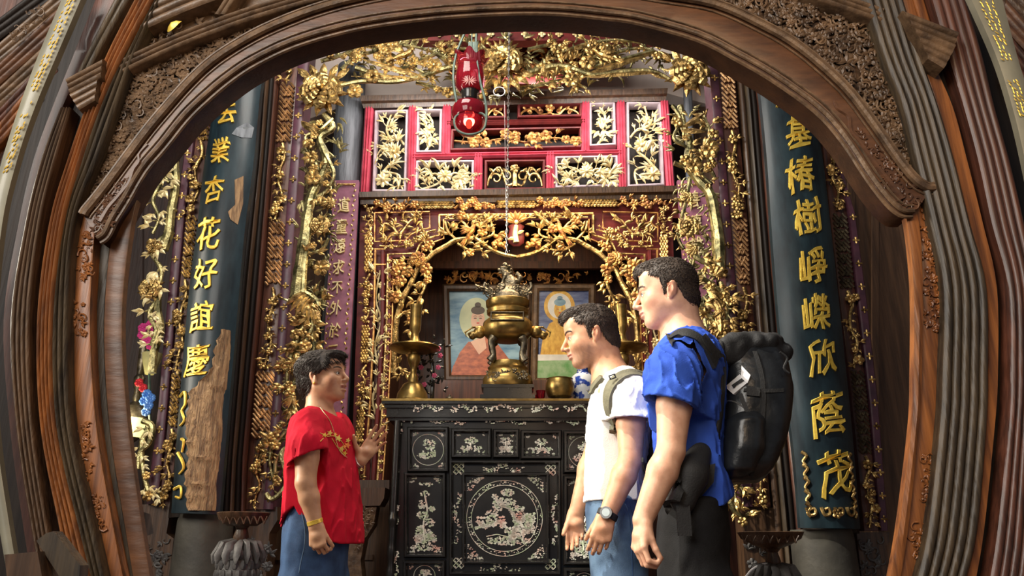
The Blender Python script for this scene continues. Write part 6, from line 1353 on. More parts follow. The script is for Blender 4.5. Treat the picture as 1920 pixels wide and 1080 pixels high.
def sc_tall(b, x0, y0, x1, y1):
    cx = (x0 + x1) / 2; H = y1 - y0; corners(b, x0, y0, x1, y1, 16, 12); line(b, spline([(cx, y1 - 20), (cx - 3, y1 - H * .4), (cx + 4, y0 + H * .45), (cx - 2, y0 + H * .2)], 5), 1.6, W_)
    for (u, v, rx, ry, n) in ((0, .22, 8, 6, 14), (-6, .36, 8, 8, 20), (10, .42, 7, 6, 16), (-4, .5, 10, 8, 22), (8, .6, 10, 8, 24), (-8, .68, 10, 8, 26), (0, .8, 22, 10, 60), (-2, .92, 24, 7, 50)): blob(b, cx + u, y0 + H * v, rx, ry, n, w=W_)
    for k in (-14, -5, 6, 14): fig(b, cx + k, y0 + H * .88, 18, W_)
    blob(b, cx, y0 + H * .1, 14, 4, 10, w=W_); blob(b, cx - 2, y0 + H * .74, 16, 9, 34, w=W_)
def sc_med(b, x0, y0, x1, y1):
    cx, cy, r = (x0 + x1) / 2 - 2, (y0 + y1) / 2, (x1 - x0) / 2 - 4
    for rr in (r, r - 9): line(b, [(cx + rr * math.cos(a * .1), cy + rr * math.sin(a * .1)) for a in range(64)], .6, W_)
    for k in range(150): a = rgp.random() * 6.28; q = r - rgp.uniform(1, 8); flake(b, cx + q * math.cos(a), cy + q * math.sin(a), rgp.uniform(.8, 1.7), W_)
    corners(b, x0, y0, x1, y1, 60, 30)
    T = spline([(cx + 12, cy + 42), (cx + 20, cy + 20), (cx + 18, cy - 4), (cx + 8, cy - 20), (cx - 4, cy - 24)], 6)
    for k, (x, y) in enumerate(T):
        for j in range(5): flake(b, x + rgp.uniform(-4, 4) * (1 - k / 40), y + rgp.uniform(-2, 2), 2.4, W_)
    for (u, v, rx, ry, n) in ((6, -48, 12, 7, 40), (0, -30, 22, 8, 70), (-12, -20, 10, 6, 26), (26, -18, 12, 6, 30), (-24, -10, 12, 5, 24), (34, -4, 14, 8, 40), (-18, -40, 6, 5, 12)): blob(b, cx + u, cy + v, rx, ry, n, w=W_)
    for k in range(9): fig(b, cx - 50 + k * 6 + rgp.uniform(-1, 1), cy + 20 + rgp.uniform(-4, 4), 22, W_)
    for k in range(9): fig(b, cx + 4 + k * 6, cy + 34 + rgp.uniform(-5, 5), 20, W_)
    for k in range(6): fig(b, cx + 20 + k * 7, cy + 12 + rgp.uniform(-5, 5), 18, W_)
    blob(b, cx + 8, cy + 42, 44, 8, 110, w=W_); blob(b, cx + 38, cy + 10, 18, 16, 60, w=W_); line(b, [(cx - 34, cy + 34), (cx - 14, cy + 30), (cx + 4, cy + 34)], .8, W_)
def Q(x0, y0, x1, y1): return [(x0, y0), (x1, y0), (x1, y1), (x0, y1)]
panel(Q(764, 801, 842, 886), 'small_panel', sc_round); panel(Q(846, 804, 922, 860), 'drawer_front', sc_land); panel(Q(924, 805, 974, 860), 'drawer_front', sc_land); panel(Q(976, 807, 1053, 862), 'drawer_front', sc_land); panel(Q(1056, 808, 1134, 888), 'small_panel', sc_round)
panel(Q(758, 886, 837, 1046), 'door_panel', sc_tall); panel(Q(1056, 892, 1134, 1060), 'door_panel', sc_tall); panel(Q(756, 1050, 836, 1110), 'small_panel', sc_round); panel(Q(1056, 1064, 1134, 1120), 'small_panel', sc_round)
b = MB(YC); PX(b, Q(842, 863, 1052, 1078), 7, 4, 12, 6); fr = b.build('door_frame', G['lacquer'], ac)
panel(Q(866, 886, 1030, 1058), 'door_panel', sc_med, 7)
b = MB(YC); W_ = 1.4
for x, y in ((850, 870), (1022, 872), (850, 1046), (1022, 1048)): keyc(b, x, y, 20, W_)
spray(b, 905, 878, 980, 878, 70, 4, W_); spray(b, 900, 1067, 975, 1067, 60, 4, W_); spray(b, 857, 925, 857, 1020, 80, 3.5, W_); spray(b, 1041, 925, 1041, 1020, 80, 3.5, W_)
b.build('pearl_inlay', G['pearl'], fr, smooth=False)
b = MB(YC - .033)
for x0, x1 in ((775, 830), (846, 892), (905, 976), (996, 1045), (1060, 1110)): spray(b, x0, 764, x1, 765, 60, 4, 2)
b.build('cornice_inlay', G['pearl'], ac, smooth=False); b = MB(YC)
for x0, x1 in ((806, 878), (908, 985), (1020, 1088)): spray(b, x0, 789, x1, 792, 50, 2.4, 1)
spray(b, 752, 787, 775, 787, 20, 3, 1); spray(b, 751, 792, 751, 812, 14, 2, 1)
for y in (850, 945, 1035): spray(b, 744, y, 743, y + 45, 34, 2.2, 1)
b.build('rail_inlay', G['pearl'], ac, smooth=False)
# small dark carved table legs at the woman's far side
t = empty('carved_side_table', tuple(at(680, 1000, 3.72)), 'dark carved side table end behind the woman beside the altar cabinet', 'table'); t.location.z = 0
b = MB(3.72); b.prism([(640, 916), (722, 914), (720, 934), (712, 948), (640, 950)], 60); b.build('table_top', G['wood'], t, smooth=False)
b = MB(3.74); b.prism([(660, 950), (706, 950), (700, 985), (684, 1010), (676, 1050), (680, 1090), (682, 1300), (640, 1300), (645, 1050)], 40); b.build('leg', G['carvewood'], t, smooth=False)
b = MB(3.72); fill(b, [(665, 952), (700, 952), (690, 1000), (670, 1040), (660, 1040)], 26, 8, 2); b.build('leg_carving', G['carvewood'], t)
# ================================================================== THINGS ON THE ALTAR
def objlathe(name, c, prof, m, lab, cat, group=None, n=40, **k):
    b = MB(); b.lathe(c, prof, n, **k); o = b.build(name, m); return tag(o, lab, cat, group)
def lp(px, base_y, Y, rows, ztop=None):      # lathe profile from traced (half width px, y) rows; base sits on the altar
    out = []; k = ppm(px, base_y, Y); z0 = at(px, base_y, Y).z
    for hw, y in rows: out.append((hw * k, at(px, y, Y).z - z0))
    return out
YO = YC + .12
# candlestick pair
def candlestick(px, lab, nm=None):
    c = at(px, 745, YO); c.z = ZT + .001; t = empty('brass_candlestick', tuple(c), lab, 'candlestick', 'tall brass candlesticks on the altar')
    b = MB(); b.lathe(c, lp(773, 745, YO, [(33, 745), (33, 738), (30, 736), (28, 724), (21, 712), (19, 708), (17, 706), (10, 703), (9, 690), (6, 686), (6, 676), (10, 668), (13, 660), (11, 652), (7, 650), (7, 645)]), 40); b.build('stem', G['brass'], t)
    b = MB(); b.lathe(c, lp(773, 745, YO, [(6, 647), (30, 645), (47, 641), (49, 639), (48, 637), (30, 641), (6, 642)]), 48); b.build('drip_plate', G['brass'], t)
    b = MB(); b.lathe(c, lp(773, 745, YO, [(7, 641), (9, 634), (12, 628), (8, 620), (7, 612), (10, 606), (11, 596), (11, 566), (12, 563), (12, 559), (9, 560)]), 32); b.build('candle_socket', G['brass'], t)
candlestick(773, 'tall brass candlestick with wide drip plate left of the pictures'); candlestick(1172, 'brass candlestick half hidden behind the head of the man in the white T-shirt')
# pictures
def picture(q, lab, fm, paint):
    Y0 = 4.6; t = empty('framed_picture', tuple(at(q[3][0], q[3][1], Y0)), lab, 'framed picture'); b = MB(Y0); b.frame(q, 13, 14, 0, 4); b.build('picture_frame', fm, t)
    b = MB(Y0); p = b; i = 12; x0, y0, x1, y1 = q[0][0] + i, q[0][1] + i, q[1][0] - i, q[2][1] - i
    b.rect(x0, y0, x1, y1, 4, -4); b.build('print', paint[0], t, smooth=False)
    for nm, P, m, w in paint[1]: 
        b = MB(Y0); b.prism(P, 1, -3.2 + w); b.build(nm, m, t, smooth=False)
    return t
def el(cx, cy, rx, ry, n=28): return [(cx + rx * math.cos(6.283 * i / n), cy - ry * math.sin(6.283 * i / n)) for i in range(n)]
m_sky = mat('painted_blue_sky', (.28, .46, .56), (.05, .17, .30), rough=.35, scale=5, stretch=(1, 1, 3)); m_or = mat('painted_orange_robe', (.55, .15, .055), (.25, .05, .02), rough=.35, scale=22, stretch=(1, 1, 2)); m_face = mat('painted_face', (.80, .52, .36), (.68, .40, .28), rough=.4, scale=8)
m_halo = mat('painted_pale_halo', (.62, .66, .42), (.40, .48, .30), rough=.4, scale=4); m_hair = mat('painted_dark_hair', (.10, .07, .05), rough=.5); m_sky2 = mat('painted_indigo_sky', (.18, .25, .45), (.03, .055, .19), rough=.35, scale=7, stretch=(1, 1, 4))
m_yel = mat('painted_yellow_robe', (.85, .55, .10), (.58, .30, .04), rough=.35, scale=20, stretch=(2, 2, 1)); m_grn = mat('painted_green_meadow', (.12, .36, .11), (.38, .56, .34), rough=.3, scale=14); m_wh = mat('painted_white_glow', (.9, .9, .85), rough=.4); m_red = mat('painted_red', (.7, .03, .03), rough=.5)
def face(cx, cy, s, dark):
    return [('painted_brow', [(cx - 9 * s, cy - 1 * s), (cx - 5 * s, cy - 3 * s), (cx - 1 * s, cy - 1 * s), (cx - 5 * s, cy - 2 * s)], dark, .9), ('painted_brow', [(cx + 1 * s, cy - 1 * s), (cx + 5 * s, cy - 3 * s), (cx + 9 * s, cy - 1 * s), (cx + 5 * s, cy - 2 * s)], dark, .9),
            ('painted_eye', el(cx - 5 * s, cy + 2 * s, 3 * s, .9 * s, 10), dark, .9), ('painted_eye', el(cx + 5 * s, cy + 2 * s, 3 * s, .9 * s, 10), dark, .9), ('painted_nose', [(cx - .8 * s, cy), (cx + .8 * s, cy), (cx + 1.8 * s, cy + 8 * s), (cx - 1.8 * s, cy + 8 * s)], m_halo, .7), ('painted_mouth', el(cx, cy + 11 * s, 3 * s, 1.1 * s, 10), m_red, .9)]
picture([(829, 533), (996, 533), (992, 716), (833, 716)], 'framed print of a seated figure in an orange robe with a pale halo', G['wood'], (m_sky, [
    ('painted_halo', el(893, 597, 32, 40), m_halo, 0), ('painted_robe', [(862, 660), (878, 640), (925, 640), (945, 662), (965, 690), (978, 703), (846, 703), (848, 690)], m_or, .2), ('painted_robe', [(846, 700), (850, 684), (870, 668), (885, 640), (905, 628), (930, 640), (975, 700)], m_or, .3), ('painted_chest', [(882, 640), (896, 634), (908, 626), (912, 652), (898, 664)], m_face, .4),
    ('painted_head', el(896, 600, 13, 21), m_face, .5), ('painted_hair', el(896, 581, 13, 8), m_hair, .6), ('painted_hair', el(896, 571, 6, 5), m_hair, .6)] + face(896, 594, 1.0, m_hair)))
picture([(998, 532), (1117, 532), (1114, 722), (994, 722)], 'framed print of a standing golden figure with a white halo and green meadow', G['carvewood'], (m_sky2, [
    ('painted_halo_rim', el(1049, 573, 29, 30), m_yel, 0), ('painted_halo', el(1049, 573, 22, 24), m_wh, .2), ('painted_robe', [(1030, 606), (1040, 600), (1060, 600), (1072, 612), (1084, 640), (1086, 672), (1012, 672), (1018, 632)], m_yel, .3), ('painted_meadow', [(998, 668), (1100, 668), (1100, 708), (998, 708)], m_grn, .4), ('painted_mist', [(998, 664), (1100, 664), (1100, 674), (998, 676)], m_wh, .5),
    ('painted_head', el(1050, 580, 11, 16), m_yel, .5), ('painted_hair', el(1050, 566, 11, 7), m_sky, .6), ('painted_hair', el(1050, 558, 5, 4), m_sky, .6)] + face(1050, 577, .8, m_or)))
b = MB(); z0 = at(960, 722, 4.6).z; b.box((at(815, 720, 4.6).x, 4.45, .0), (at(1140, 720, 4.6).x, 4.75, z0 - .0)); o = b.build('picture_stand', G['redwood'], None, smooth=False); tag(o, 'dark stand under the two framed prints inside the shrine', 'stand')
# bronze incense burner with guardian lion
def burner():
    px = 952; Y = YC + .09; c = at(px, 745, Y); c.z = ZT + .001; t = empty('incense_burner', tuple(c), 'tall brass incense burner with a bronze lion on its lid, mid altar', 'incense burner')
    k = ppm(px, 700, Y); zz = lambda y: at(px, y, Y).z - at(px, 747, Y).z + c.z
    b = MB(); D = .06
    for (hw, y0, y1) in ((47, 747, 741), (50, 741, 735), (44, 735, 722), (48, 722, 716)): b.box((c.x - hw * k, c.y - D - hw * k * .2, zz(y0)), (c.x + hw * k, c.y + D, zz(y1)))
    b.build('dark_wood_base', G['lacquer'], t, smooth=False)
    b = MB(Y - .08); fill(b, [(910, 724), (994, 724), (994, 732), (910, 732)], 26, 6, 0); b.build('base_carving', G['lacquer'], t)
    b = MB(); L = lambda rows: [(hw * k, zz(y) - c.z) for hw, y in rows]
    b.lathe(c, L([(44, 716), (47, 710), (46, 700), (42, 694), (40, 692), (40, 688), (36, 684), (38, 680), (34, 676), (30, 668)]), 48, sy=.75); b.build('lower_tray', G['brass'], t)
    b = MB(Y - .085); fill(b, [(912, 696), (992, 696), (992, 710), (912, 710)], 40, 6, 0); b.build('tray_carving', G['bronze'], t)
    for sx in (-1, 1):
        for sy in (-1, 1):
            b = MB(); P = [Vector((c.x + sx * q * k, c.y + sy * .05, zz(y))) for q, y in ((26, 626), (31, 636), (28, 650), (27, 660), (33, 670))]; b.tube(spline([tuple(p) for p in P], 4), [.022, .024, .022, .02, .018, .017, .016, .016, .015, .015, .015, .015, .016, .018, .02, .022, .022][:17], 10); b.build('leg', G['bronze'], t)
    b = MB(); b.lathe(c, L([(28, 630), (38, 626), (46, 618), (49, 606), (47, 596), (40, 590), (34, 588), (34, 582), (40, 580), (41, 573), (38, 570), (42, 566), (43, 556), (40, 554), (34, 553)]), 56, sy=.85); b.build('bowl', G['brass'], t)
    b = MB(Y); b.frame([(921, 602), (982, 602), (982, 619), (921, 619)], 3, 6, 62, 2); b.build('panel_border', G['bronze'], t)
    for sx in (-1, 1):
        S = Sdf(); q0 = Vector((c.x + sx * 50 * k, c.y, zz(613))); S.ell(q0 + Vector((sx * .010, 0, 0)), (.032, .030, .034), 0); S.ell(q0 + Vector((sx * .048, 0, -.018)), (.020, .02, .022), .01); S.rc(q0 + Vector((sx * .03, 0, .0)), q0 + Vector((sx * .07, 0, -.01)), .008, .006, .01)
        S.rc(q0 + Vector((-sx * .02, 0, .03)), q0 + Vector((sx * .045, -.02, .022)), .006, .004, .008); S.rc(q0 + Vector((sx * .045, -.02, .022)), q0 + Vector((sx * .085, -.02, -.005)), .004, .004, .008); S.rc(q0 + Vector((sx * .085, -.02, -.005)), q0 + Vector((sx * .08, -.02, -.03)), .004, .003, .005)
        sdfobj('handle', S, G['brass'], t, h=.003)
    b = MB(); b.lathe(c, L([(40, 555), (38, 548), (32, 540), (26, 536), (24, 528), (18, 526)]), 40, sy=.85); lid = b.build('lid', G['bronze'], t)
    b = MB(Y - .03)
    for sx in (-1, 1):
        x = px + sx * 46; vine(b, b, b, [(px + sx * 30, 552), (px + sx * 40, 544), (x, 552)], 3, 2, 4, step=7, leaf=12, pf=.1, seed=31 + sx)
        b.branch([(px + sx * 36, 548, 2), (px + sx * 44, 540, 4), (px + sx * 42, 531, 4)], 4, 2.5, n=7)
    b.build('dragon_scrolls', G['bronze'], t); b = MB(Y - .07); fill(b, [(918, 538), (986, 538), (990, 552), (914, 552)], 40, 7, 0); b.build('lid_carving', G['bronze'], lid)
    # guardian lion seated, head turned up to the left
    o = Vector((c.x, c.y, zz(528))); S = Sdf(); V3 = lambda x, z, y=0: o + Vector((x * k, y, z * k))
    S.ell(V3(4, 8), (.036, .028, .026), 0); S.rc(V3(10, 10), V3(-4, 26), .024, .022, .015); S.ell(V3(-7, 36), (.024, .020, .020), .012); S.rc(V3(-14, 34), V3(-18, 36), .011, .008, .008); S.rc(V3(-12, 29), V3(-17, 29), .007, .005, .004)
    for q in (-1, 1):
        S.rc(V3(-6, 20, q * .018), V3(-12, 2, q * .02), .009, .008, .008); S.rc(V3(-12, 2, q * .02), V3(-17, 1, q * .02), .009, .008, .005); S.ell(V3(13, 8, q * .022), (.022, .012, .022), .008); S.rc(V3(12, 2, q * .026), V3(2, 1, q * .026), .009, .008, .006); S.ell(V3(-4, 44, q * .012), (.007, .006, .011), .004); S.ell(V3(-13, 39, q * .012), (.005, .005, .005), .003)
    for a in range(7): S.ell(V3(-1 + 7 * math.cos(a), 34 + 9 * math.sin(a * .9)), (.010, .022, .010), .004)
    S.rc(V3(20, 6), V3(24, 18), .010, .012, .01); S.rc(V3(24, 18), V3(19, 28), .012, .008, .01); S.rc(V3(19, 28), V3(15, 24), .007, .005, .006)
    S.rc(V3(-6, 48), V3(-9, 46), .008, .008, .004)
    sdfobj('guardian_lion', S, G['bronze'], lid, h=.0022, disp=lambda P: .0012 * wav(P, 260, 5))
burner()
c = at(843, 745, YO); c.z = ZT + .001; k = ppm(843, 745, YO)
t = empty('small_jar', tuple(c), 'small dark lidded jar on the altar between candlestick and burner', 'jar')
b = MB(); b.lathe(c, [(8 * k, 0), (11 * k, 3 * k), (10 * k, 9 * k), (6 * k, 12 * k)], 24); b.build('jar_body', mat('slate_glaze', (.06, .08, .10), rough=.2), t); b = MB(); b.lathe(c + Vector((0, 0, 12 * k)), [(8 * k, 0), (6 * k, 3 * k), (2 * k, 4 * k), (2.4 * k, 6 * k), (.5 * k, 8 * k)], 24); b.build('lid', G['bronze'], t)
# brass bowl on stand
c = at(1050, 747, YO - .02); c.z = ZT + .001; k = ppm(1050, 745, YO); t = empty('brass_bowl', tuple(c), 'round brass bowl on a low foot behind the head of the white T-shirt man', 'bowl')
b = MB(); b.lathe(c, [(20 * k, 0), (22 * k, 4 * k), (14 * k, 8 * k), (15 * k, 10 * k)], 36); b.build('foot', G['bronze'], t); b = MB(); b.lathe(c, [(12 * k, 9 * k), (22 * k, 14 * k), (27 * k, 26 * k), (27 * k, 38 * k), (24 * k, 46 * k), (25 * k, 48 * k), (22 * k, 48 * k), (22 * k, 42 * k)], 48); b.build('bowl', G['brass'], t)
# red candle cups
for i, (px, Y, s) in enumerate(((1003, YO + .02, .8), (1014, YO - .05, 1.0), (1009, YO + .12, .9))):
    c = at(px, 745, Y); c.z = ZT + .001; k = ppm(px, 745, Y) * s; b = MB(); b.lathe(c, [(7 * k, 0), (8 * k, 2 * k), (4 * k, 7 * k), (8 * k, 12 * k), (9 * k, 24 * k), (8 * k, 24 * k)], 20)
    tag(b.build('candle_cup', G['redglass'] if i else mat('red_wax', (.75, .02, .02), rough=.35)), ('solid red candle cup right beside the burner base', 'ruby glass candle cup in front, nearest the brass bowl', 'ruby glass candle cup at the back of the three')[i], 'candle cup', 'red candle cups')
# blue and white vase
c = at(1094, 748, YO + .06); c.z = ZT + .001; k = ppm(1094, 748, YO + .06)
m, nt, bs = M_('blue_white_porcelain'); vz = nt.nodes.new('ShaderNodeTexVoronoi'); vz.inputs['Scale'].default_value = 26; nz = nt.nodes.new('ShaderNodeTexNoise'); nz.inputs['Scale'].default_value = 22; tc = nt.nodes.new('ShaderNodeTexCoord'); nt.links.new(tc.outputs['Object'], nz.inputs[0]); nt.links.new(nz.outputs[1], vz.inputs[0])
cr = nt.nodes.new('ShaderNodeValToRGB'); cr.color_ramp.interpolation = 'EASE'; cr.color_ramp.elements[0].position = .47; cr.color_ramp.elements[0].color = (.03, .07, .35, 1); cr.color_ramp.elements[1].position = .53; cr.color_ramp.elements[1].color = (.75, .78, .8, 1); nt.links.new(nz.outputs[0], cr.inputs[0]); nt.links.new(cr.outputs[0], bs.inputs['Base Color']); bs.inputs['Roughness'].default_value = .12
tag((lambda b: (b.lathe(c, [(x * k, z * k) for x, z in ((14, 0), (16, 4), (21, 24), (24, 44), (20, 58), (11, 66), (10, 76), (15, 84), (14, 84), (9, 78))], 40), b.build('porcelain_vase', m))[1])(MB()), 'blue and white porcelain vase behind the face of the white T-shirt man', 'vase')
# black lacquer flower holders with pink specks near the candlestick
t = empty('flower_holder', tuple(at(805, 748, YO + .1)), 'black openwork flower holder with pink blooms behind the left candlestick', 'flower holder'); t.location.z = ZT + .001
b = MB(YO + .1); b.branch([(810, 748), (812, 700), (806, 660)], 4, n=7)
for i in range(60): rg = random.Random(i); b.leaf(808 + rg.uniform(-32, 28), 690 + rg.uniform(-55, 45), rg.random() * 6, rg.uniform(8, 16), 5, rg.uniform(-8, 8), lift=.2)
b.build('dark_foliage', G['lacquer'], t)
b = MB(YO + .08)
for x, y in ((823, 655), (826, 668), (790, 690), (815, 705), (796, 722), (822, 690), (780, 706)): b.blossom(x, y, 5, 5, w=4)
b.build('pink_blooms', mat('pink_petals', (.75, .12, .25), rough=.5), t)
# ================================================================== HANGING OIL LAMP AND CHAIN
YL = 3.06
def hang():
    px = 879; c0 = at(px, 250, YL); k = ppm(px, 180, YL); zf = lambda y: at(px, y, YL).z; t = empty('hanging_oil_lamp', tuple(c0), 'ruby glass hanging oil lamp with green iron straps under the arch', 'oil lamp')
    def L(rows): return [(hw * k, zf(y) - c0.z) for hw, y in rows]
    b = MB(); b.lathe(c0, L([(3, 254), (16, 250), (25, 240), (28, 228), (27, 222)]), 40); b.build('lower_bowl', G['redglass'], t)
    b = MB(); b.lathe(c0, L([(29, 224), (33, 216), (33, 208), (30, 200), (20, 197)]), 40); b.build('middle_ring', G['redglass'], t)
    b = MB(); b.lathe(c0, L([(14, 198), (12, 190), (15, 186), (15, 178), (19, 172)]), 24); b.build('burner_neck', G['lacquer'], t)
    b = MB(); n = 48; prof = [(18, 174), (27, 162), (28, 146), (25, 130), (27, 122), (34, 112)]; vs = []
    for i, (hw, y) in enumerate(prof):
        for j in range(n): a = 6.283 * j / n; fl = 1 + (.10 * math.cos(8 * a) if i == 5 else .03 * math.cos(8 * a) if i == 4 else 0); vs.append(Vector((c0.x + hw * k * fl * math.cos(a), c0.y + hw * k * fl * math.sin(a), zf(y) + (.012 * math.cos(8 * a) if i == 5 else 0))))
    b.add(vs, [(i * n + j, i * n + (j + 1) % n, (i + 1) * n + (j + 1) % n, (i + 1) * n + j) for i in range(5) for j in range(n)]); sh_ = b.build('flared_shade', G['redglass'], t)
    b = MB(YL - .07)
    for a in range(0, 360, 30): b.leaf(880 + 3 * math.cos(R(a)), 152, R(a), 12, 2, 2, lift=0)
    b.build('etched_flower', mat('etched_pink', (.7, .35, .32), rough=.6), sh_)
    fl = bpy.data.objects.new('lamp_flame', bpy.data.lights.new('lamp_flame', 'POINT')); fl.data.energy = 1.2; fl.data.color = (1, .35, .15); fl.data.shadow_soft_size = .02; COL.objects.link(fl); fl.location = (c0.x, c0.y, zf(228))
    b = MB(); b.ball((c0.x, c0.y, zf(232)), .012, 10, 8, sz=1.6); b.build('flame', emis('flame', (1, .25, .08), 6), t)
    b = MB()
    for sx, P in ((-1, [(872, 60), (856, 100), (850, 140), (854, 180), (862, 206), (872, 214)]), (1, [(893, 55), (893, 100), (900, 150), (910, 190), (912, 220), (905, 244), (880, 252), (858, 244), (852, 226), (862, 214), (900, 212), (911, 220)])):
        Q = spline(P, 5); b.tube([at(x, y, YL - .05) for x, y in Q], .006, 6)
    b.tube([(c0.x, YL, 4.24), at(884, 110, YL)], .004, 6); b.build('iron_straps', G['leafgreen'], t)
    b = MB(YL); b.rect(878, 78, 896, 116, 3); b.build('green_plate', G['leafgreen'], t, smooth=False)
hang()
def chain():
    Y = 3.2; t = empty('hanging_chain', tuple(at(952, 470, Y)), 'thin steel chain with a ring, hanging in front of the shrine', 'chain'); b = MB(); y = 40; i = 0; P = []
    while y < 470:
        x = 955 - (y - 40) * .012; p = at(x, y, Y); q = at(x, y + 7.5, Y); L = (p - q).length; c = (p + q) / 2; vs = []; n = 10; r1 = .0045
        pts = [c + Vector(((r1 * math.cos(6.283 * j / n)) if i % 2 else 0, 0 if i % 2 else r1 * math.cos(6.283 * j / n), L * .62 * math.sin(6.283 * j / n))) for j in range(n + 1)]; b.tube(pts, .0020, 4, cap=False); y += 6.6; i += 1
    b.build('chain_links', G['iron'], t); b = MB(); b.tube([(at(955, 40, Y).x, Y, 4.24), at(955, 42, Y)], .003, 5); b.build('hook_rod', G['iron'], t); b = MB(); b.tube([at(946, 190, Y), at(948, 360, Y), at(951, 470, Y)], .0012, 5); b.build('thin_wire', G['iron'], t)
    b = MB(); c = at(936, 172, Y); b.tube([c + Vector((.028 * math.cos(a * .3), 0, .026 * math.sin(a * .3))) for a in range(22)], .003, 6, cap=False); b.build('ring', G['iron'], t)
    b = MB(); b.tube([at(955, 470, Y), at(960, 500, Y + .1), at(966, 530, Y + .2)], .0012, 5); b.build('lower_wire', G['iron'], t)
chain()
# ================================================================== INCENSE STANDS LOW IN THE FOREGROUND
def stand(px, Y, lab, bowly, hw, capy, m1):
    k = ppm(px, bowly, Y); zf = lambda y: at(px, y, Y).z; x = at(px, bowly, Y).x; t = empty('incense_stand', (x, Y, 0), lab, 'incense stand', 'carved incense stands'); c = Vector((x, Y, 0))
    b = MB(); b.lathe(c, [(12 * k, zf(capy)), (14 * k, zf(capy - 8)), (10 * k, zf(capy - 24)), (16 * k, zf(capy - 32))], 32); b.build('neck', G['wood'], t)
    b = MB(); b.lathe(c, [(12 * k, zf(capy - 30)), (hw * .55 * k, zf(bowly + 24)), (hw * .9 * k, zf(bowly + 12)), (hw * k, zf(bowly)), (hw * .96 * k, zf(bowly - 1)), (hw * .8 * k, zf(bowly + 6))], 48); bw = b.build('bowl', m1, t)
    b = MB(Y - hw * k * .9)
    for i in range(7): xx = px - hw * .8 + i * hw * 1.6 / 6; b.branch([(xx - 6, bowly + 6), (xx - 2, bowly + 14), (xx, bowly + 20), (xx + 2, bowly + 14), (xx + 6, bowly + 6)], 1.3, n=5)
    b.build('petal_relief', m1, bw)
    R0 = 44 * k; zt = zf(capy); prof = [(R0 * 1.0, 0)] + [(R0 * (1 - .25 * abs(u - .35)), zt * u * .92) for u in (.1, .3, .5, .7, .85)] + [(R0 * .8, zt * .95), (R0 * .5, zt * .995), (R0 * .2, zt)]
    b = MB(); b.lathe(c, prof, 40); b.build('pineapple_body', G['stone'], t)
    b = MB()
    for r_ in range(16):
        z = zt - .05 - r_ * .034; rr = R0 * (1 - .25 * abs(z / zt - .35)) * (1.0 if z < zt * .82 else .9)
        if z < .1: break
        for j in range(16):
            a = 6.283 * (j + .5 * (r_ % 2)) / 16; p = c + Vector((rr * math.cos(a), rr * math.sin(a), z)); b.ball(p, .018, 6, 4, sx=.8, sy=.8, sz=1.15)
    b.build('pineapple_scales', G['stone'], t)
    b = MB()
    for j in range(14): a = 6.283 * j / 14; e = Vector((math.cos(a), math.sin(a), 0)); b.tube([c + e * R0 * .3 + Vector((0, 0, zt * 1.0)), c + e * R0 * .7 + Vector((0, 0, zt * .985)), c + e * R0 * .96 + Vector((0, 0, zt * .94)), c + e * R0 * 1.0 + Vector((0, 0, zt * .91))], [.012, .02, .016, .004], 6, flat=.5)
    b.build('cap_leaves', G['stone'], t)
stand(457, 3.05, 'carved pineapple incense stand with a brass bowl, left of the woman', 962, 48, 1015, G['wood']); stand(1444, 2.95, 'carved incense stand with a dark petal-edged bowl, right of the tall man', 998, 60, 1060, G['wood'])
b = MB(2.93); b.branch([(1398, 1082, 0), (1410, 1068, 0), (1430, 1058, 0), (1444, 1058, 0)], 2, n=6); tag(b.build('white_cable', G['whitepaint']), 'short white cable lying over the right incense stand', 'cable')
# stone bases under the outer posts
for P, Y, lab in (([(262, 946), (328, 944), (328, 958), (318, 964), (312, 1000), (326, 1010), (320, 1400), (255, 1400), (262, 1010), (288, 1000), (282, 964), (262, 958)], 3.46, 'dark carved base under the far left gilded post'), ([(1606, 998), (1668, 998), (1668, 1016), (1660, 1024), (1668, 1060), (1680, 1400), (1606, 1400)], 3.46, 'dark carved base under the far right carved post'),
                  ([(448, 952), (520, 950), (520, 975), (505, 1000), (505, 1400), (440, 1400)], 3.62, 'dark timber base under the left gilded post'), ([(1390, 952), (1460, 952), (1470, 1400), (1390, 1400)], 3.62, 'dark timber base under the right gilded post')):
    b = MB(Y); zb = at(P[0][0], 1400, Y).z; Pn = [(x, y if y < 1400 else 1083 + 0) for x, y in P]; b.prism(Pn, 46)
    for v in b.V:
        if abs(v.z - at(P[0][0], 1083, Y).z) < .02: v.z = 0.001
    t = b.build('post_base', G['wood'], None, smooth=False); tag(t, lab, 'post base')
    b = MB(Y); q = [(p[0], min(p[1], 1085)) for p in P]; xa, xb = min(p[0] for p in q) + 8, max(p[0] for p in q) - 8; fill(b, [(xa, 1012), (xb, 1012), (xb, 1085), (xa, 1085)], 18, 11, 2); b.build('relief', G['stone'], t)
# dark panelled wall low behind the woman
b = MB(4.05); b.rect(470, 900, 730, 1140, 20); b.rect(500, 1040, 700, 1050, 8, 6); b.rect(500, 930, 506, 1100, 8, 6); b.rect(590, 930, 598, 1100, 8, 6); S(b, 'trim_1', G['wood'], smooth=False)
b = MB(4.4); b.rect(1180, 880, 1480, 1140, 20); S(b, 'trim_2', G['redwood'], smooth=False)
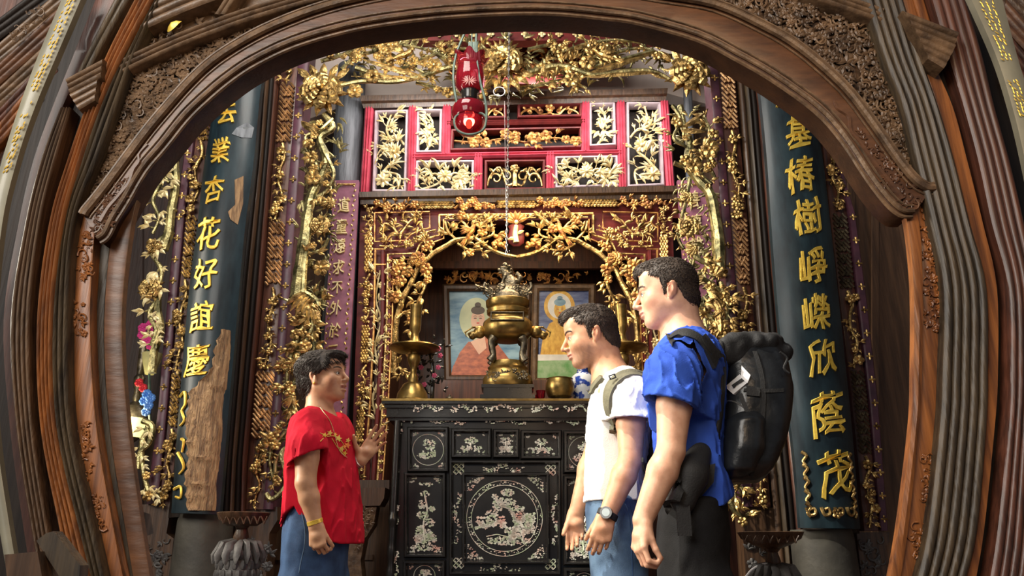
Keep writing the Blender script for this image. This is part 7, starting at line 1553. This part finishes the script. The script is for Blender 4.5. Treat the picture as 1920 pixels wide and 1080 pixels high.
# ================================================================== FAR LEFT CORNER: LANTERN, ARTIFICIAL FLOWERS
Y = 3.75
t = empty('standing_lantern', (at(250, 900, Y).x, Y, 0), 'lit standing lantern with a bronze cap in the far left corner', 'lantern')
c = at(250, 780, Y); k = ppm(250, 780, Y); b = MB(); b.lathe(Vector((c.x, Y, at(250, 785, Y).z)), [(20 * k, -35 * k), (24 * k, 0)], 6 * 4); b.build('glass_shade', emis('lit_lampshade', (.95, .80, .30), 1.5), t)
b = MB(); b.lathe(Vector((c.x, Y, at(250, 785, Y).z)), [(26 * k, 0), (25 * k, 5 * k), (18 * k, 22 * k), (10 * k, 28 * k), (5 * k, 32 * k), (7 * k, 40 * k), (5 * k, 50 * k), (9 * k, 62 * k), (10 * k, 78 * k), (6 * k, 84 * k), (8 * k, 100 * k), (9 * k, 138 * k), (7 * k, 140 * k)], 24); b.build('bronze_cap', G['bronze'], t)
b = MB(); b.lathe(Vector((c.x, Y, 0)), [(16 * k, 0), (16 * k, .02), (9 * k, .05), (8 * k, at(250, 822, Y).z - .02), (18 * k, at(250, 820, Y).z)], 20); b.build('post', G['stone'], t)
l = bpy.data.lights.new('lantern_bulb', 'POINT'); l.energy = 4; l.color = (1, .85, .5); l.shadow_soft_size = .05; o = bpy.data.objects.new('lantern_bulb', l); COL.objects.link(o); o.location = (c.x, Y - .12, c.z - .02)
t = empty('artificial_bouquet', tuple(at(276, 740, 3.65)), 'bouquet of pink and blue artificial flowers beside the lantern', 'flowers')
mats = {'pink': mat('hot_pink_petals', (.75, .06, .28), (.5, .03, .2), rough=.6), 'blue': mat('bright_blue_petals', (.05, .22, .75), (.2, .4, .8), rough=.6), 'red': mat('red_petals', (.7, .02, .04), rough=.6)}
for nm, pts, r in (('pink', [(288, 600), (283, 612), (292, 622), (268, 628), (276, 640), (284, 648), (290, 636), (270, 616)], 9), ('blue', [(278, 740), (286, 748), (272, 752), (282, 762), (276, 772)], 9), ('red', [(270, 728), (262, 718)], 8)):
    b = MB(3.65)
    for x, y in pts: b.blossom(x, y, r, 7, w=random.uniform(0, 6), rot=random.random() * 3, lift=.4)
    b.build(nm + '_flowers', mats[nm], t)
b = MB(3.68)
for x0, y0 in ((288, 600), (276, 640), (278, 750), (268, 728)): b.branch([(x0, y0), (280, 700 if y0 < 700 else 780), (282, 800)], 2, n=5)
b.build('stems', G['leafgreen'], t)
b = MB(); c = at(280, 702, 3.7); k = ppm(280, 702, 3.7); b.lathe(c, [(8 * k, 0), (10 * k, 6 * k), (16 * k, 26 * k), (18 * k, 40 * k), (16 * k, 41 * k)], 24); tag(b.build('yellow_pot', mat('pale_yellow_glaze', (.7, .66, .3), (.45, .42, .2), rough=.3)), 'pale yellow pot among the far left carvings', 'pot')
